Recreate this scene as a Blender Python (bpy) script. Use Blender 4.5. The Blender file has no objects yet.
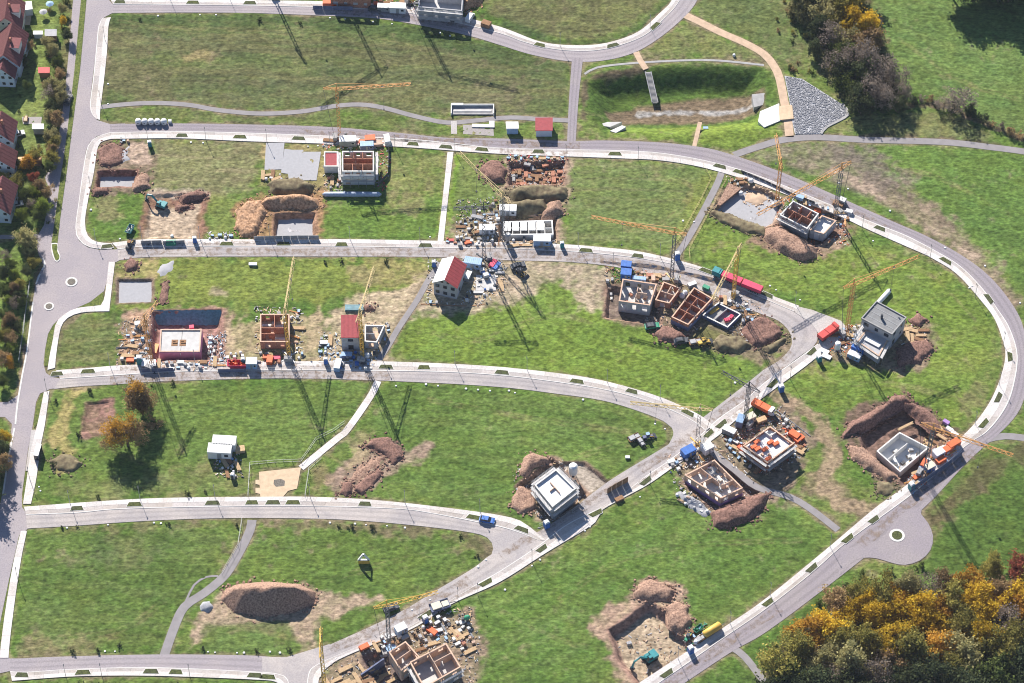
import bpy, math, random
import numpy as np
from mathutils import Vector, Matrix, noise as mnoise
from mathutils.geometry import tessellate_polygon
R = math.radians
rnd = random.Random(7)
scene = bpy.context.scene
col = scene.collection
W, H, F = 1024, 683, 2900.0
EL = R(52.0); DIST = 829.0
CAM = Vector((0, -DIST*math.cos(EL), DIST*math.sin(EL)))
cam_d = bpy.data.cameras.new('camera'); cam = bpy.data.objects.new('camera', cam_d); col.objects.link(cam)
cam.location = CAM; cam.rotation_euler = (R(90)-EL, 0, 0)
cam_d.sensor_width = 36; cam_d.lens = F/W*36; cam_d.clip_start = 1; cam_d.clip_end = 20000
scene.camera = cam
SE, CE = math.sin(EL), math.cos(EL)

def G(px, py, z=0.0):
    """survey: the place on the level z that was measured at a photo position"""
    u = (px-W/2)/F; v = -(py-H/2)/F
    d = Vector((u, CE + v*SE, -SE + v*CE))
    t = (z-CAM.z)/d.z
    return Vector((CAM.x+d.x*t, CAM.y+d.y*t, z))
def GP(pts, z=0.0):
    return [G(p[0], p[1], z).to_2d() for p in pts]

# ------------------------------------------------------------------ materials
def _n(nt, typ, **kw):
    n = nt.nodes.new(typ)
    for k, v in kw.items(): setattr(n, k, v)
    return n
def mat(name, c, rough=0.85, var=0.18, scale=1.2, c2=None, bump=0.0, metal=0.0, detail=4.0, stretch=None, objrand=0.0, spec=0.3):
    m = bpy.data.materials.new(name); m.use_nodes = True
    nt = m.node_tree; b = nt.nodes['Principled BSDF']
    b.inputs['Roughness'].default_value = rough; b.inputs['Metallic'].default_value = metal
    b.inputs['Specular IOR Level'].default_value = spec
    tc = _n(nt, 'ShaderNodeTexCoord')
    src = tc.outputs['Object']
    if stretch:
        mp = _n(nt, 'ShaderNodeMapping'); mp.inputs['Scale'].default_value = stretch
        nt.links.new(src, mp.inputs['Vector']); src = mp.outputs['Vector']
    nz = _n(nt, 'ShaderNodeTexNoise'); nz.inputs['Scale'].default_value = scale; nz.inputs['Detail'].default_value = detail
    nt.links.new(src, nz.inputs['Vector'])
    cr = _n(nt, 'ShaderNodeValToRGB')
    a = [max(0, x*(1-var)) for x in c]; d = [min(1, x*(1+var)) for x in (c2 or c)]
    cr.color_ramp.elements[0].position = 0.3; cr.color_ramp.elements[1].position = 0.7
    cr.color_ramp.elements[0].color = (*a, 1); cr.color_ramp.elements[1].color = (*d, 1)
    nt.links.new(nz.outputs['Fac'], cr.inputs['Fac'])
    out = cr.outputs['Color']
    if objrand:
        oi = _n(nt, 'ShaderNodeObjectInfo'); mr = _n(nt, 'ShaderNodeMapRange')
        mr.inputs['To Min'].default_value = 1-objrand; mr.inputs['To Max'].default_value = 1+objrand
        nt.links.new(oi.outputs['Random'], mr.inputs['Value'])
        mx = _n(nt, 'ShaderNodeVectorMath', operation='SCALE')
        nt.links.new(out, mx.inputs[0]); nt.links.new(mr.outputs['Result'], mx.inputs['Scale']); out = mx.outputs['Vector']
    nt.links.new(out, b.inputs['Base Color'])
    if bump:
        bp = _n(nt, 'ShaderNodeBump'); bp.inputs['Strength'].default_value = bump; bp.inputs['Distance'].default_value = 0.1
        nt.links.new(nz.outputs['Fac'], bp.inputs['Height']); nt.links.new(bp.outputs['Normal'], b.inputs['Normal'])
    return m
M = {}
M['asphalt'] = mat('weathered_asphalt', (.275,.248,.258), .9, .10, .22, detail=9)
M['asphaltw'] = mat('dusty_pale_asphalt', (.43,.385,.365), .9, .12, .16, detail=9)
M['asphaltm'] = mat('worn_asphalt', (.345,.312,.315), .9, .11, .2, detail=9)
M['asphalt2'] = mat('grey_asphalt_path', (.25,.235,.245), .9, .12, .4, detail=8)
M['pave'] = mat('pale_concrete_pavers', (.66,.63,.61), .9, .09, .5, detail=8)
M['bay'] = mat('grey_paver_bays', (.55,.51,.48), .9, .12, .6, detail=8)
def paving(name, c, dust, seg=0.0, lanes=True, dustamt=.5):
    m = bpy.data.materials.new(name); m.use_nodes = True; nt = m.node_tree; b = nt.nodes['Principled BSDF']; b.inputs['Roughness'].default_value = .92; b.inputs['Specular IOR Level'].default_value = .2
    L = nt.links.new; tc = _n(nt, 'ShaderNodeTexCoord'); ac = _n(nt, 'ShaderNodeAttribute', attribute_name='across'); al = _n(nt, 'ShaderNodeAttribute', attribute_name='along')
    def noise(sc, det, ro=.6):
        n = _n(nt, 'ShaderNodeTexNoise'); n.inputs['Scale'].default_value = sc; n.inputs['Detail'].default_value = det; n.inputs['Roughness'].default_value = ro; L(tc.outputs['Object'], n.inputs['Vector']); return n.outputs['Fac']
    def rng(src, a, d, t0, t1):
        r = _n(nt, 'ShaderNodeMapRange', interpolation_type='SMOOTHSTEP'); r.inputs['From Min'].default_value = a; r.inputs['From Max'].default_value = d; r.inputs['To Min'].default_value = t0; r.inputs['To Max'].default_value = t1; L(src, r.inputs['Value']); return r.outputs['Result']
    def mth(op, x, y):
        n = _n(nt, 'ShaderNodeMath', operation=op)
        for i, v in enumerate((x, y)):
            if isinstance(v, (int, float)): n.inputs[i].default_value = v
            elif v is not None: L(v, n.inputs[i])
        return n.outputs[0]
    mx = _n(nt, 'ShaderNodeMix', data_type='RGBA'); mx.inputs['A'].default_value = (*c, 1); mx.inputs['B'].default_value = (*dust, 1)
    d = mth('MULTIPLY', rng(noise(.11, 6), .42, .64, 0, 1), dustamt); d = mth('ADD', d, mth('MULTIPLY', rng(noise(1.1, 5), .5, .75, 0, 1), dustamt*.5)); L(d, mx.inputs['Factor'])
    f = rng(noise(2.4, 4, .75), .25, .75, .82, 1.18)
    if lanes:
        e = mth('ABSOLUTE', mth('SUBTRACT', mth('ABSOLUTE', mth('SUBTRACT', ac.outputs['Fac'], .5), 0), .2), 0)
        f = mth('MULTIPLY', f, rng(e, .03, .12, .88, 1.03))
    if seg:
        s = mth('DIVIDE', al.outputs['Fac'], seg); wn = _n(nt, 'ShaderNodeTexWhiteNoise', noise_dimensions='1D'); L(mth('FLOOR', s, None), wn.inputs['W']); f = mth('MULTIPLY', f, rng(wn.outputs['Value'], 0, 1, .86, 1.05))
        fr = mth('FRACT', s, None); f = mth('MULTIPLY', f, rng(mth('ABSOLUTE', mth('SUBTRACT', fr, .5), 0), .482, .494, 1, .72))
    sc = _n(nt, 'ShaderNodeVectorMath', operation='SCALE'); L(mx.outputs['Result'], sc.inputs[0]); L(f, sc.inputs['Scale']); L(sc.outputs['Vector'], b.inputs['Base Color'])
    return m
M['asphalt'] = paving('weathered_asphalt', (.262,.235,.262), (.30,.27,.275), lanes=True)
M['asphaltm'] = paving('worn_asphalt', (.30,.272,.295), (.36,.32,.325))
M['asphaltw'] = paving('dusty_asphalt', (.335,.31,.318), (.43,.39,.375), dustamt=.8)
M['pave'] = paving('pale_concrete_pavers', (.62,.59,.585), (.54,.48,.43), seg=4.2, lanes=False, dustamt=.45)
M['bay'] = paving('grey_paver_bays', (.47,.435,.43), (.40,.35,.31), seg=6.3, lanes=False, dustamt=.6)
M['kerb'] = mat('kerb_stone', (.62,.61,.60), .85, .06, 1)
M['bed'] = mat('planted_soil', (.075,.065,.045), 1, .5, 3, c2=(.06,.075,.03), bump=.5)
M['bedgreen'] = mat('low_green_planting', (.045,.06,.022), 1, .5, 3, c2=(.075,.085,.03), bump=.6)
M['grassm'] = mat('verge_grass', (.075,.115,.025), 1, .35, 1.5, c2=(.12,.14,.035), bump=.6)
M['gravel'] = mat('crushed_grey_gravel', (.36,.36,.385), 1, .06, 1.2, detail=8, bump=.15)
M['tanpave'] = mat('sand_coloured_paving', (.55,.42,.29), .9, .12, .8, detail=8)
M['track'] = mat('sandy_gravel_track', (.50,.37,.27), 1, .15, .6, detail=8)
M['soil'] = mat('heaped_soil', (.245,.145,.108), 1, .38, 2.2, c2=(.33,.215,.16), detail=10, bump=1.0)
M['soilo'] = mat('ochre_clay', (.33,.18,.095), 1, .45, 1.8, c2=(.40,.25,.16), detail=10, bump=1.0)
M['soild'] = mat('dark_red_soil', (.155,.083,.068), 1, .4, 2.0, c2=(.215,.125,.10), detail=10, bump=1.0)
M['soilg'] = mat('overgrown_soil', (.15,.11,.075), 1, .4, .8, c2=(.17,.145,.085), detail=9, bump=.8)
M['stone'] = mat('grey_stone', (.34,.345,.375), .9, .16, 2.5, objrand=.25, bump=.4)
M['conc'] = mat('fresh_concrete', (.50,.49,.49), .85, .12, .7, detail=7)
M['concd'] = mat('grey_concrete', (.33,.325,.33), .9, .15, .7, detail=7)
M['whitew'] = mat('white_block_wall', (.66,.65,.63), .85, .08, .8, detail=6)
M['brick'] = mat('red_clay_brick', (.36,.15,.10), .9, .25, 2.2, c2=(.43,.21,.14), detail=8)
M['bricktop'] = mat('pale_brick_course', (.58,.40,.30), .9, .15, 1.5, detail=6)
M['paleb'] = mat('pale_salmon_block', (.56,.40,.31), .9, .18, 1.2, detail=7)
M['greyw'] = mat('grey_block_wall', (.40,.40,.42), .9, .12, .9, detail=6)
M['bluew'] = mat('blue_paint_and_wall_shade', (.13,.15,.25), .7, .2, .7)  # dark blue paint and sheeting; on cellar walls it is shade put into colour
M['pinki'] = mat('pink_insulation_board', (.62,.26,.42), .8, .12, .8)
M['purplei'] = mat('violet_insulation_board', (.36,.22,.48), .8, .12, .8)
M['bluew2'] = mat('blue_white_plastic', (.34,.40,.52), .5, .2, 1.5, bump=.4)
M['bluet'] = mat('teal_blue_plastic_sheet', (.10,.22,.27), .5, .25, 1.5, bump=.6)
M['whitep'] = mat('white_plastic', (.72,.72,.73), .5, .06, 1)
M['whitem'] = mat('white_painted_metal', (.70,.71,.73), .45, .08, .8)
M['greym'] = mat('galvanised_metal', (.35,.36,.38), .5, .12, 1, metal=.4)
M['cranem'] = mat('grey_crane_steel', (.17,.175,.19), .6, .2, 1)
M['darkm'] = mat('dark_grey_metal', (.075,.08,.095), .6, .2, 1)
M['blackr'] = mat('black_rubber', (.025,.025,.028), .9, .2, 2)
M['orange'] = mat('orange_painted_steel', (.60,.31,.11), .5, .15, .8)
M['yellow'] = mat('yellow_painted_steel', (.66,.42,.09), .5, .15, .8)
M['paleyel'] = mat('faded_yellow_steel', (.58,.45,.22), .6, .15, .8)
M['redp'] = mat('red_painted_metal', (.52,.065,.06), .5, .15, .8)
M['crim'] = mat('crimson_tarpaulin', (.62,.05,.12), .5, .12, .5)
M['orred'] = mat('orange_red_panels', (.66,.14,.05), .6, .2, 1)
M['blue'] = mat('blue_painted_metal', (.045,.15,.47), .5, .15, .8)
M['bluelt'] = mat('light_blue_metal', (.28,.42,.62), .5, .15, .8)
M['teal'] = mat('teal_painted_metal', (.03,.23,.26), .5, .15, .8)
M['green'] = mat('green_painted_metal', (.04,.27,.16), .5, .15, .8)
M['glass'] = mat('dark_window_glass', (.03,.035,.045), .08, .1, 1, spec=.5)
M['wood'] = mat('pale_timber', (.52,.37,.22), .85, .22, 1.5, stretch=(1,6,1))
M['woodd'] = mat('brown_timber', (.28,.16,.09), .9, .25, 1.5, stretch=(1,6,1))
M['roofred'] = mat('bright_red_roof_sheet', (.52,.10,.10), .7, .1, 1)
M['roofdark'] = mat('dark_red_tiles', (.30,.055,.065), .75, .12, 1.4)
M['rooftile'] = mat('weathered_red_tiles', (.165,.06,.062), .85, .18, 1.2, objrand=.2)
M['roofgrey'] = mat('grey_roof_membrane', (.20,.205,.215), .7, .15, .8)
M['cream'] = mat('cream_render', (.62,.58,.48), .9, .06, .8)
M['palebluew'] = mat('pale_blue_render', (.50,.57,.66), .9, .06, .8)
M['bark'] = mat('bark', (.11,.085,.065), .95, .25, 2)
M['grate'] = mat('grey_brown_pebbles', (.16,.145,.125), 1, .4, 4)
M['paint'] = mat('white_road_paint', (.68,.68,.67), .8, .05, 2)
M['joint'] = mat('dark_joint', (.16,.15,.155), .9, .15, 2)

# ------------------------------------------------------------------ mesh helpers
class MB:
    def __init__(s): s.v = []; s.f = []; s.sm = False
    def add(s, vs, fs):
        o = len(s.v); s.v += [tuple(p) for p in vs]; s.f += [tuple(i+o for i in f) for f in fs]
        return s
    def box(s, x0, x1, y0, y1, z0, z1, m=None):
        vs = [Vector((x, y, z)) for z in (z0, z1) for y in (y0, y1) for x in (x0, x1)]
        if m is not None: vs = [m @ p for p in vs]
        return s.add(vs, [(0,2,3,1),(4,5,7,6),(0,1,5,4),(2,6,7,3),(0,4,6,2),(1,3,7,5)])
    def bar(s, a, b, w, h=None, up=(0,0,1)):
        a = Vector(a); b = Vector(b); d = (b-a)
        if d.length < 1e-6: return s
        dn = d.normalized(); u = Vector(up)
        if abs(dn.dot(u)) > .98: u = Vector((1,0,0))
        x = dn.cross(u).normalized()*(w/2); y = x.cross(dn).normalized()*((h or w)/2)
        vs = [p+i*x+j*y for p in (a, b) for i, j in ((-1,-1),(1,-1),(1,1),(-1,1))]
        return s.add(vs, [(3,2,1,0),(4,5,6,7),(0,1,5,4),(1,2,6,5),(2,3,7,6),(3,0,4,7)])
    def tube(s, pts, r, n=8, cap=True):
        pts = [Vector(p) for p in pts]; rs = r if isinstance(r, (list, tuple)) else [r]*len(pts)
        o = len(s.v); k = len(pts)
        for i, p in enumerate(pts):
            d = (pts[min(i+1, k-1)]-pts[max(i-1, 0)]).normalized()
            u = Vector((0,0,1)) if abs(d.z) < .9 else Vector((1,0,0))
            x = d.cross(u).normalized(); y = x.cross(d)
            for j in range(n):
                a = 2*math.pi*j/n; s.v.append(tuple(p+(x*math.cos(a)+y*math.sin(a))*rs[i]))
        for i in range(k-1):
            for j in range(n):
                a = o+i*n+j; b = o+i*n+(j+1) % n
                s.f.append((a, b, b+n, a+n))
        if cap:
            s.f.append(tuple(o+j for j in range(n))[::-1]); s.f.append(tuple(o+(k-1)*n+j for j in range(n)))
        return s
    def prism(s, poly, z0, z1, bottom=True):
        n = len(poly)
        if sum(poly[i][0]*poly[(i+1) % n][1]-poly[(i+1) % n][0]*poly[i][1] for i in range(n)) < 0: poly = poly[::-1]
        o = len(s.v)
        s.v += [(p[0], p[1], z0) for p in poly]+[(p[0], p[1], z1) for p in poly]
        tri = tessellate_polygon([[Vector((p[0], p[1], 0)) for p in poly]])
        for t in tri:
            a, b, c = [Vector((poly[i][0], poly[i][1], 0)) for i in t]
            if (b-a).cross(c-a).z < 0: t = t[::-1]
            s.f.append(tuple(o+n+i for i in t))
            if bottom: s.f.append(tuple(o+i for i in t[::-1]))
        for i in range(n):
            j = (i+1) % n; s.f.append((o+i, o+j, o+n+j, o+n+i))
        return s
    def build(s, name, m, parent=None, smooth=False):
        me = bpy.data.meshes.new(name); me.from_pydata(s.v, [], s.f)
        me.materials.append(M[m] if isinstance(m, str) else m)
        if smooth: me.polygons.foreach_set('use_smooth', [True]*len(me.polygons))
        me.update()
        o = bpy.data.objects.new(name, me); col.objects.link(o)
        if parent is not None: o.parent = parent
        return o
def tag(o, label=None, cat=None, group=None, kind=None):
    if label: o['label'] = label
    if cat: o['category'] = cat
    if group: o['group'] = group
    if kind: o['kind'] = kind
    return o
def thing(name, label, cat, loc=(0,0,0), rz=0.0, group=None):
    o = bpy.data.objects.new(name, None); col.objects.link(o); o.empty_display_size = .5
    o.location = loc; o.rotation_euler = (0, 0, rz)
    return tag(o, label, cat, group)
def copy_tree(o, parent=None):
    c = o.copy(); col.objects.link(c)
    if parent is not None: c.parent = parent
    for ch in o.children: copy_tree(ch, c)
    return c
_proto = {}
def inst(key, fn, loc, rz, label, group=None, scale=None, colours=None):
    """one of a kind: the first is built, the others are copies with their parts"""
    if key not in _proto:
        o = fn(); _proto[key] = o
    else:
        o = copy_tree(_proto[key])
        for k in ('group',):
            if k in o: del o[k]
    o.location = loc; o.rotation_euler = (0, 0, rz); o.scale = (scale if isinstance(scale, tuple) else (scale,)*3) if scale else (1,1,1)
    tag(o, label, None, group)
    for p in [o]+list(o.children_recursive):
        if p.type != 'MESH' or not p.material_slots: continue
        st = p.name.split('.')[0]; sl = p.material_slots[0]
        if colours and st in colours:
            sl.link = 'OBJECT'; sl.material = M[colours[st]]
        elif sl.link == 'OBJECT':
            sl.material = None; sl.link = 'DATA'
    return o
def smooth_line(pts, n=None, step=2.0):
    """Catmull-Rom through 2-D points, resampled"""
    P = [Vector((p[0], p[1])) for p in pts]
    P = [P[0]*2-P[1]]+P+[P[-1]*2-P[-2]]
    out = []
    for i in range(1, len(P)-2):
        k = max(2, int((P[i+1]-P[i]).length/step))
        for j in range(k):
            t = j/k; a, b, c, d = P[i-1], P[i], P[i+1], P[i+2]
            out.append(.5*((2*b)+(c-a)*t+(2*a-5*b+4*c-d)*t*t+(3*b-a-3*c+d)*t**3))
    out.append(P[-2])
    if n:
        L = [0]
        for i in range(1, len(out)): L.append(L[-1]+(out[i]-out[i-1]).length)
        res = []; j = 0
        for i in range(n):
            t = L[-1]*i/(n-1)
            while j < len(L)-2 and L[j+1] < t: j += 1
            f = (t-L[j])/max(1e-6, L[j+1]-L[j]); res.append(out[j].lerp(out[j+1], min(1, max(0, f))))
        return res
    return out
def ribbon(name, a, b, z, m, thick=.4, kind='structure', smooth=True):
    A = smooth_line(GP(a)) if smooth else GP(a); B = smooth_line(GP(b)) if smooth else GP(b)
    n = max(8, int(max(len(A), len(B))*1.0))
    A = smooth_line(GP(a), n) ; B = smooth_line(GP(b), n)
    return strip(name, A, B, z, m, thick, kind)
def strip(name, A, B, z, m, thick=.4, kind='structure'):
    mark(A[::4]+[A[-1]], B[::4]+[B[-1]])
    n = len(A); mb = MB(); vs = []; fs = []
    for p, q in zip(A, B): vs += [(p[0],p[1],z),(q[0],q[1],z),(p[0],p[1],z-thick),(q[0],q[1],z-thick)]
    up = (A[1]-A[0]).cross(B[0]-A[0]) > 0
    for i in range(n-1):
        o = 4*i; t = [(o,o+4,o+5,o+1),(o+2,o+6,o+4,o),(o+1,o+5,o+7,o+3)]
        fs += t if up else [x[::-1] for x in t]
    for o in (0, 4*(n-1)): fs.append((o,o+1,o+3,o+2))
    mb.add(vs, fs)
    ob = mb.build(name, m)
    L = [0.0]
    for i in range(1, n): L.append(L[-1]+((A[i]+B[i])*.5-(A[i-1]+B[i-1])*.5).length)
    a1 = ob.data.attributes.new('across', 'FLOAT', 'POINT'); a2 = ob.data.attributes.new('along', 'FLOAT', 'POINT')
    a1.data.foreach_set('value', [v for i in range(n) for v in (0, 1, 0, 1)]); a2.data.foreach_set('value', [v for i in range(n) for v in (L[i],)*4])
    if kind: ob['kind'] = kind
    return ob
def path(name, pts, width, z, m, thick=.4):
    C = smooth_line(GP(pts)); A = []; B = []
    for i in range(len(C)):
        d = (C[min(i+1, len(C)-1)]-C[max(0, i-1)]).normalized(); nrm = Vector((-d.y, d.x))*width/2
        A.append(C[i]+nrm); B.append(C[i]-nrm)
    return strip(name, B, A, z, m, thick)
def sheet(name, pts, z, m, thick=.4, kind='structure', smooth=False):
    P = GP(pts)
    if smooth:
        P = smooth_line(P+[P[0]])[:-1]
    mark(P)
    ob = MB().prism([(p.x, p.y) for p in P], z-thick, z, bottom=False).build(name, m)
    if kind: ob['kind'] = kind
    return ob
# ------------------------------------------------------------------ terrain: one sheet to the horizon
STEP = .37
gx = np.arange(-196, 196.01, STEP); gy = np.arange(-142, 172.01, STEP)
far = np.array([12, 40, 110, 300, 900, 2500, 6000.])
gx = np.concatenate([gx[0]-far[::-1], gx, gx[-1]+far]); gy = np.concatenate([gy[0]-far[::-1], gy, gy[-1]+far])
NX, NY = len(gx), len(gy)
X, Y = np.meshgrid(gx, gy)
def vnoise(x, y, s, seed):
    x = x/s+seed*17.3; y = y/s+seed*9.7
    xi = np.floor(x).astype(np.int64); yi = np.floor(y).astype(np.int64)
    fx = x-xi; fy = y-yi; fx = fx*fx*(3-2*fx); fy = fy*fy*(3-2*fy)
    def h(a, b):
        n = (a*374761393+b*668265263+seed*2246822519) & 0xffffffff
        n = ((n ^ (n >> 13))*1274126177) & 0xffffffff
        return ((n ^ (n >> 16)) & 0xffff)/65535.0
    return (h(xi,yi)*(1-fx)+h(xi+1,yi)*fx)*(1-fy)+(h(xi,yi+1)*(1-fx)+h(xi+1,yi+1)*fx)*fy
def fbm(x, y, s, seed, octv=4):
    t = 0; a = 1; w = 0
    for i in range(octv):
        t = t+a*vnoise(x, y, s/2**i, seed+i*5); w += a; a *= .55
    return t/w
def sst(a, b, x):
    t = np.clip((x-a)/(b-a), 0, 1); return t*t*(3-2*t)
N1 = fbm(X, Y, 1.6, 3, 2); N3 = fbm(X, Y, 4.5, 11, 3); N12 = fbm(X, Y, 14, 23, 4); N40 = fbm(X, Y, 45, 41, 3)
def inside_dist(poly, x, y):
    """signed distance to a polygon, positive inside"""
    n = len(poly); d = np.full(x.shape, 1e9); ins = np.zeros(x.shape, bool)
    for i in range(n):
        ax, ay = poly[i]; bx, by = poly[(i+1) % n]
        ex, ey = bx-ax, by-ay; L = ex*ex+ey*ey+1e-9
        t = np.clip(((x-ax)*ex+(y-ay)*ey)/L, 0, 1)
        d = np.minimum(d, (x-ax-t*ex)**2+(y-ay-t*ey)**2)
        c = ((ay > y) != (by > y)) & (x < (bx-ax)*(y-ay)/(by-ay+1e-12)+ax)
        ins ^= c
    d = np.sqrt(d); return np.where(ins, d, -d)
def window(P, pad):
    xs = [p[0] for p in P]; ys = [p[1] for p in P]
    i0, i1 = np.searchsorted(gx, [min(xs)-pad, max(xs)+pad]); j0, j1 = np.searchsorted(gy, [min(ys)-pad, max(ys)+pad])
    return slice(max(0, j0-1), j1+1), slice(max(0, i0-1), i1+1)
def lin(pts): return [tuple(p) for p in GP(pts)]
C3 = np.zeros((NY, NX, 3)); ROUGH = np.zeros((NY, NX)); HGT = np.zeros((NY, NX))
def A3(c): return np.array(c)[None, None, :]
LUSH = (.060,.110,.020); MID = (.088,.122,.030); OLIVE = (.100,.112,.042); DARK = (.040,.068,.020); DRY = (.185,.165,.080)
STRAW = (.33,.255,.13); TAN = (.40,.305,.235); BROWN = (.19,.135,.105); RUST = (.24,.125,.10); DKBR = (.115,.08,.066); GREY = (.37,.365,.37)
t = sst(.30, .70, N12*.75+N1*.25)[..., None]
C3[:] = A3(LUSH)*(1-t)+A3(MID)*t
t = (sst(.55, .75, N40*.5+N3*.5)*.55)[..., None]; C3[:] = C3*(1-t)+A3(OLIVE)*t
t = (sst(.62, .80, N12*.5+N1*.5)*.5)[..., None]; C3[:] = C3*(1-t)+A3(DRY)*t
def lay(sl, m, c, rough=None):
    m3 = m[..., None]; C3[sl] = C3[sl]*(1-m3)+A3(c)*m3
    if rough is not None: ROUGH[sl] = ROUGH[sl]*(1-m)+rough*m
def paint(pts, c, amt=1.0, soft=1.5, na=3.0, rough=None, mott=0.0):
    P = lin(pts); sl = window(P, soft+na+2)
    d = inside_dist(P, X[sl], Y[sl])+(N3[sl]-.5)*2*na+(N1[sl]-.5)*na
    m = sst(-soft, soft, d)*amt
    if mott: m = m*(1-mott+mott*sst(.35, .65, N3[sl]*.5+N1[sl]*.5))
    lay(sl, m, c, rough)
def paint_line(pts, w, c, amt=1.0, soft=.8, na=1.2, rough=None, mott=0.0):
    P = [tuple(p) for p in smooth_line(GP(pts), step=3)]; sl = window(P, w+soft+na+2)
    x = X[sl]; y = Y[sl]; d = np.full(x.shape, 1e9)
    for (ax, ay), (bx, by) in zip(P, P[1:]):
        ex, ey = bx-ax, by-ay; L = ex*ex+ey*ey+1e-9; tt = np.clip(((x-ax)*ex+(y-ay)*ey)/L, 0, 1)
        d = np.minimum(d, (x-ax-tt*ex)**2+(y-ay-tt*ey)**2)
    d = w/2-np.sqrt(d)+(N3[sl]-.5)*2*na+(N1[sl]-.5)*na
    m = sst(-soft, soft, d)*amt
    if mott: m = m*(1-mott+mott*sst(.35, .65, N3[sl]*.5+N1[sl]*.5))
    lay(sl, m, c, rough)
def pit(pts, depth, slope=1.2, na=.5, floor=None, wall=None, dz0=0):
    P = lin(pts); sl = window(P, 4)
    d = inside_dist(P, X[sl], Y[sl])+(N3[sl]-.5)*2*na
    HGT[sl] = np.minimum(HGT[sl], -depth*sst(0, slope, d))
    if wall: lay(sl, sst(-1.0, .2, d+(N1[sl]-.5)*.8), wall, 1.0)
    if floor: lay(sl, sst(slope*.75, slope*1.1+.2, d), floor, .35)
def bank(pts, depth, slope):
    P = lin(pts); sl = window(P, 4)
    d = inside_dist(P, X[sl], Y[sl]); HGT[sl] = np.minimum(HGT[sl], -depth*sst(0, slope, d))
# --- the lots and fields
def stripes(pts, ang, per, c, amt, wob=2.0):
    P = lin(pts); sl = window(P, 3); d = inside_dist(P, X[sl], Y[sl])
    s = (X[sl]*math.sin(R(ang))+Y[sl]*math.cos(R(ang)))+(N12[sl]-.5)*wob*2
    w = .6*vnoise(s, X[sl]*.05, per*.42, 77)+.4*vnoise(s, X[sl]*.03, per*1.1, 79)
    lay(sl, sst(0, 2, d)*amt*.8*sst(.40, .72, w*.85+N1[sl]*.15), c)
paint([(100,14),(320,14),(430,28),(530,55),(570,62),(568,122),(100,106)], (.072,.088,.034), .75, 2, 3)
stripes([(100,14),(320,14),(430,28),(530,55),(570,62),(568,122),(100,106)], 4, 3.5, (.120,.112,.055), .7)
stripes([(100,14),(320,14),(430,28),(530,55),(570,62),(568,122),(100,106)], 1, 2.2, (.045,.055,.026), .6)
paint([(106,40),(135,30),(150,60),(170,95),(110,100)], (.15,.135,.07), .55, 4, 6, mott=.5)
paint([(180,56),(206,50),(209,58),(185,62)], STRAW, .55, 1.5, 2)
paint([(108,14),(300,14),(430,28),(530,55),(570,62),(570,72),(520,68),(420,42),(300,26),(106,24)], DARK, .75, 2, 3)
paint([(445,92),(515,85),(520,112),(448,112)], (.17,.14,.09), .6, 3, 4, mott=.4)
paint([(104,110),(160,106),(330,112),(440,124),(440,133),(300,124),(110,121)], (.085,.10,.035), .7, 2, 2)
paint([(260,88),(330,86),(430,80),(500,92),(430,112),(330,104)], (.12,.125,.055), .5, 3, 5, mott=.5)
paint([(490,-20),(672,-20),(655,15),(610,40),(570,44),(520,30),(488,14)], (.105,.10,.048), .8, 3, 4, mott=.3)
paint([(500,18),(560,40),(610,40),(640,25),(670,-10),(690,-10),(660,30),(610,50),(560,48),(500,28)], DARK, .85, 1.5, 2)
paint([(695,-10),(790,-10),(800,70),(780,60),(750,38),(700,22)], (.075,.095,.034), .8, 3, 4)
paint([(770,-10),(800,60),(830,80),(840,75),(820,40),(800,10),(790,-10)], (.13,.115,.06), .6, 3, 5, mott=.5)
paint([(640,45),(690,24),(750,45),(775,70),(700,60),(640,62)], (.105,.115,.042), .8, 2, 4, mott=.3)
paint([(848,-20),(1060,-20),(1060,150),(1000,132),(960,112),(925,95),(895,80),(870,40)], (.072,.118,.030), 1, 4, 4)
stripes([(848,-20),(1060,-20),(1060,150),(1000,132),(960,112),(925,95),(895,80),(870,40)], 28, 3.0, (.090,.130,.036), .6, 1)
paint([(830,143),(1060,150),(1060,300),(1010,290),(960,250),(900,200),(860,170)], (.072,.125,.026), .9, 3, 5)
stripes([(850,143),(1060,150),(1060,300),(1010,290),(960,250),(900,200),(860,170)], 20, 3.2, (.055,.10,.024), .6, 2)
paint([(740,150),(790,143),(870,144),(905,180),(880,205),(838,190),(800,172),(760,164)], (.20,.165,.125), .85, 4, 7, mott=.35)
paint([(850,165),(900,185),(960,225),(1005,275),(1015,310),(990,290),(940,245),(880,208)], (.23,.175,.13), .95, 2.5, 4, mott=.25)
paint([(832,150),(872,146),(895,175),(905,200),(880,196),(850,172)], (.13,.11,.095), .7, 4, 6, mott=.4)
paint_line([(815,168),(850,178),(895,210),(935,232),(975,262)], 2.2, TAN, .7, 1, 2.5, mott=.6)
paint_line([(775,168),(830,188),(900,218)], 4.5, LUSH, .9, 1.2, 1.0)
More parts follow.
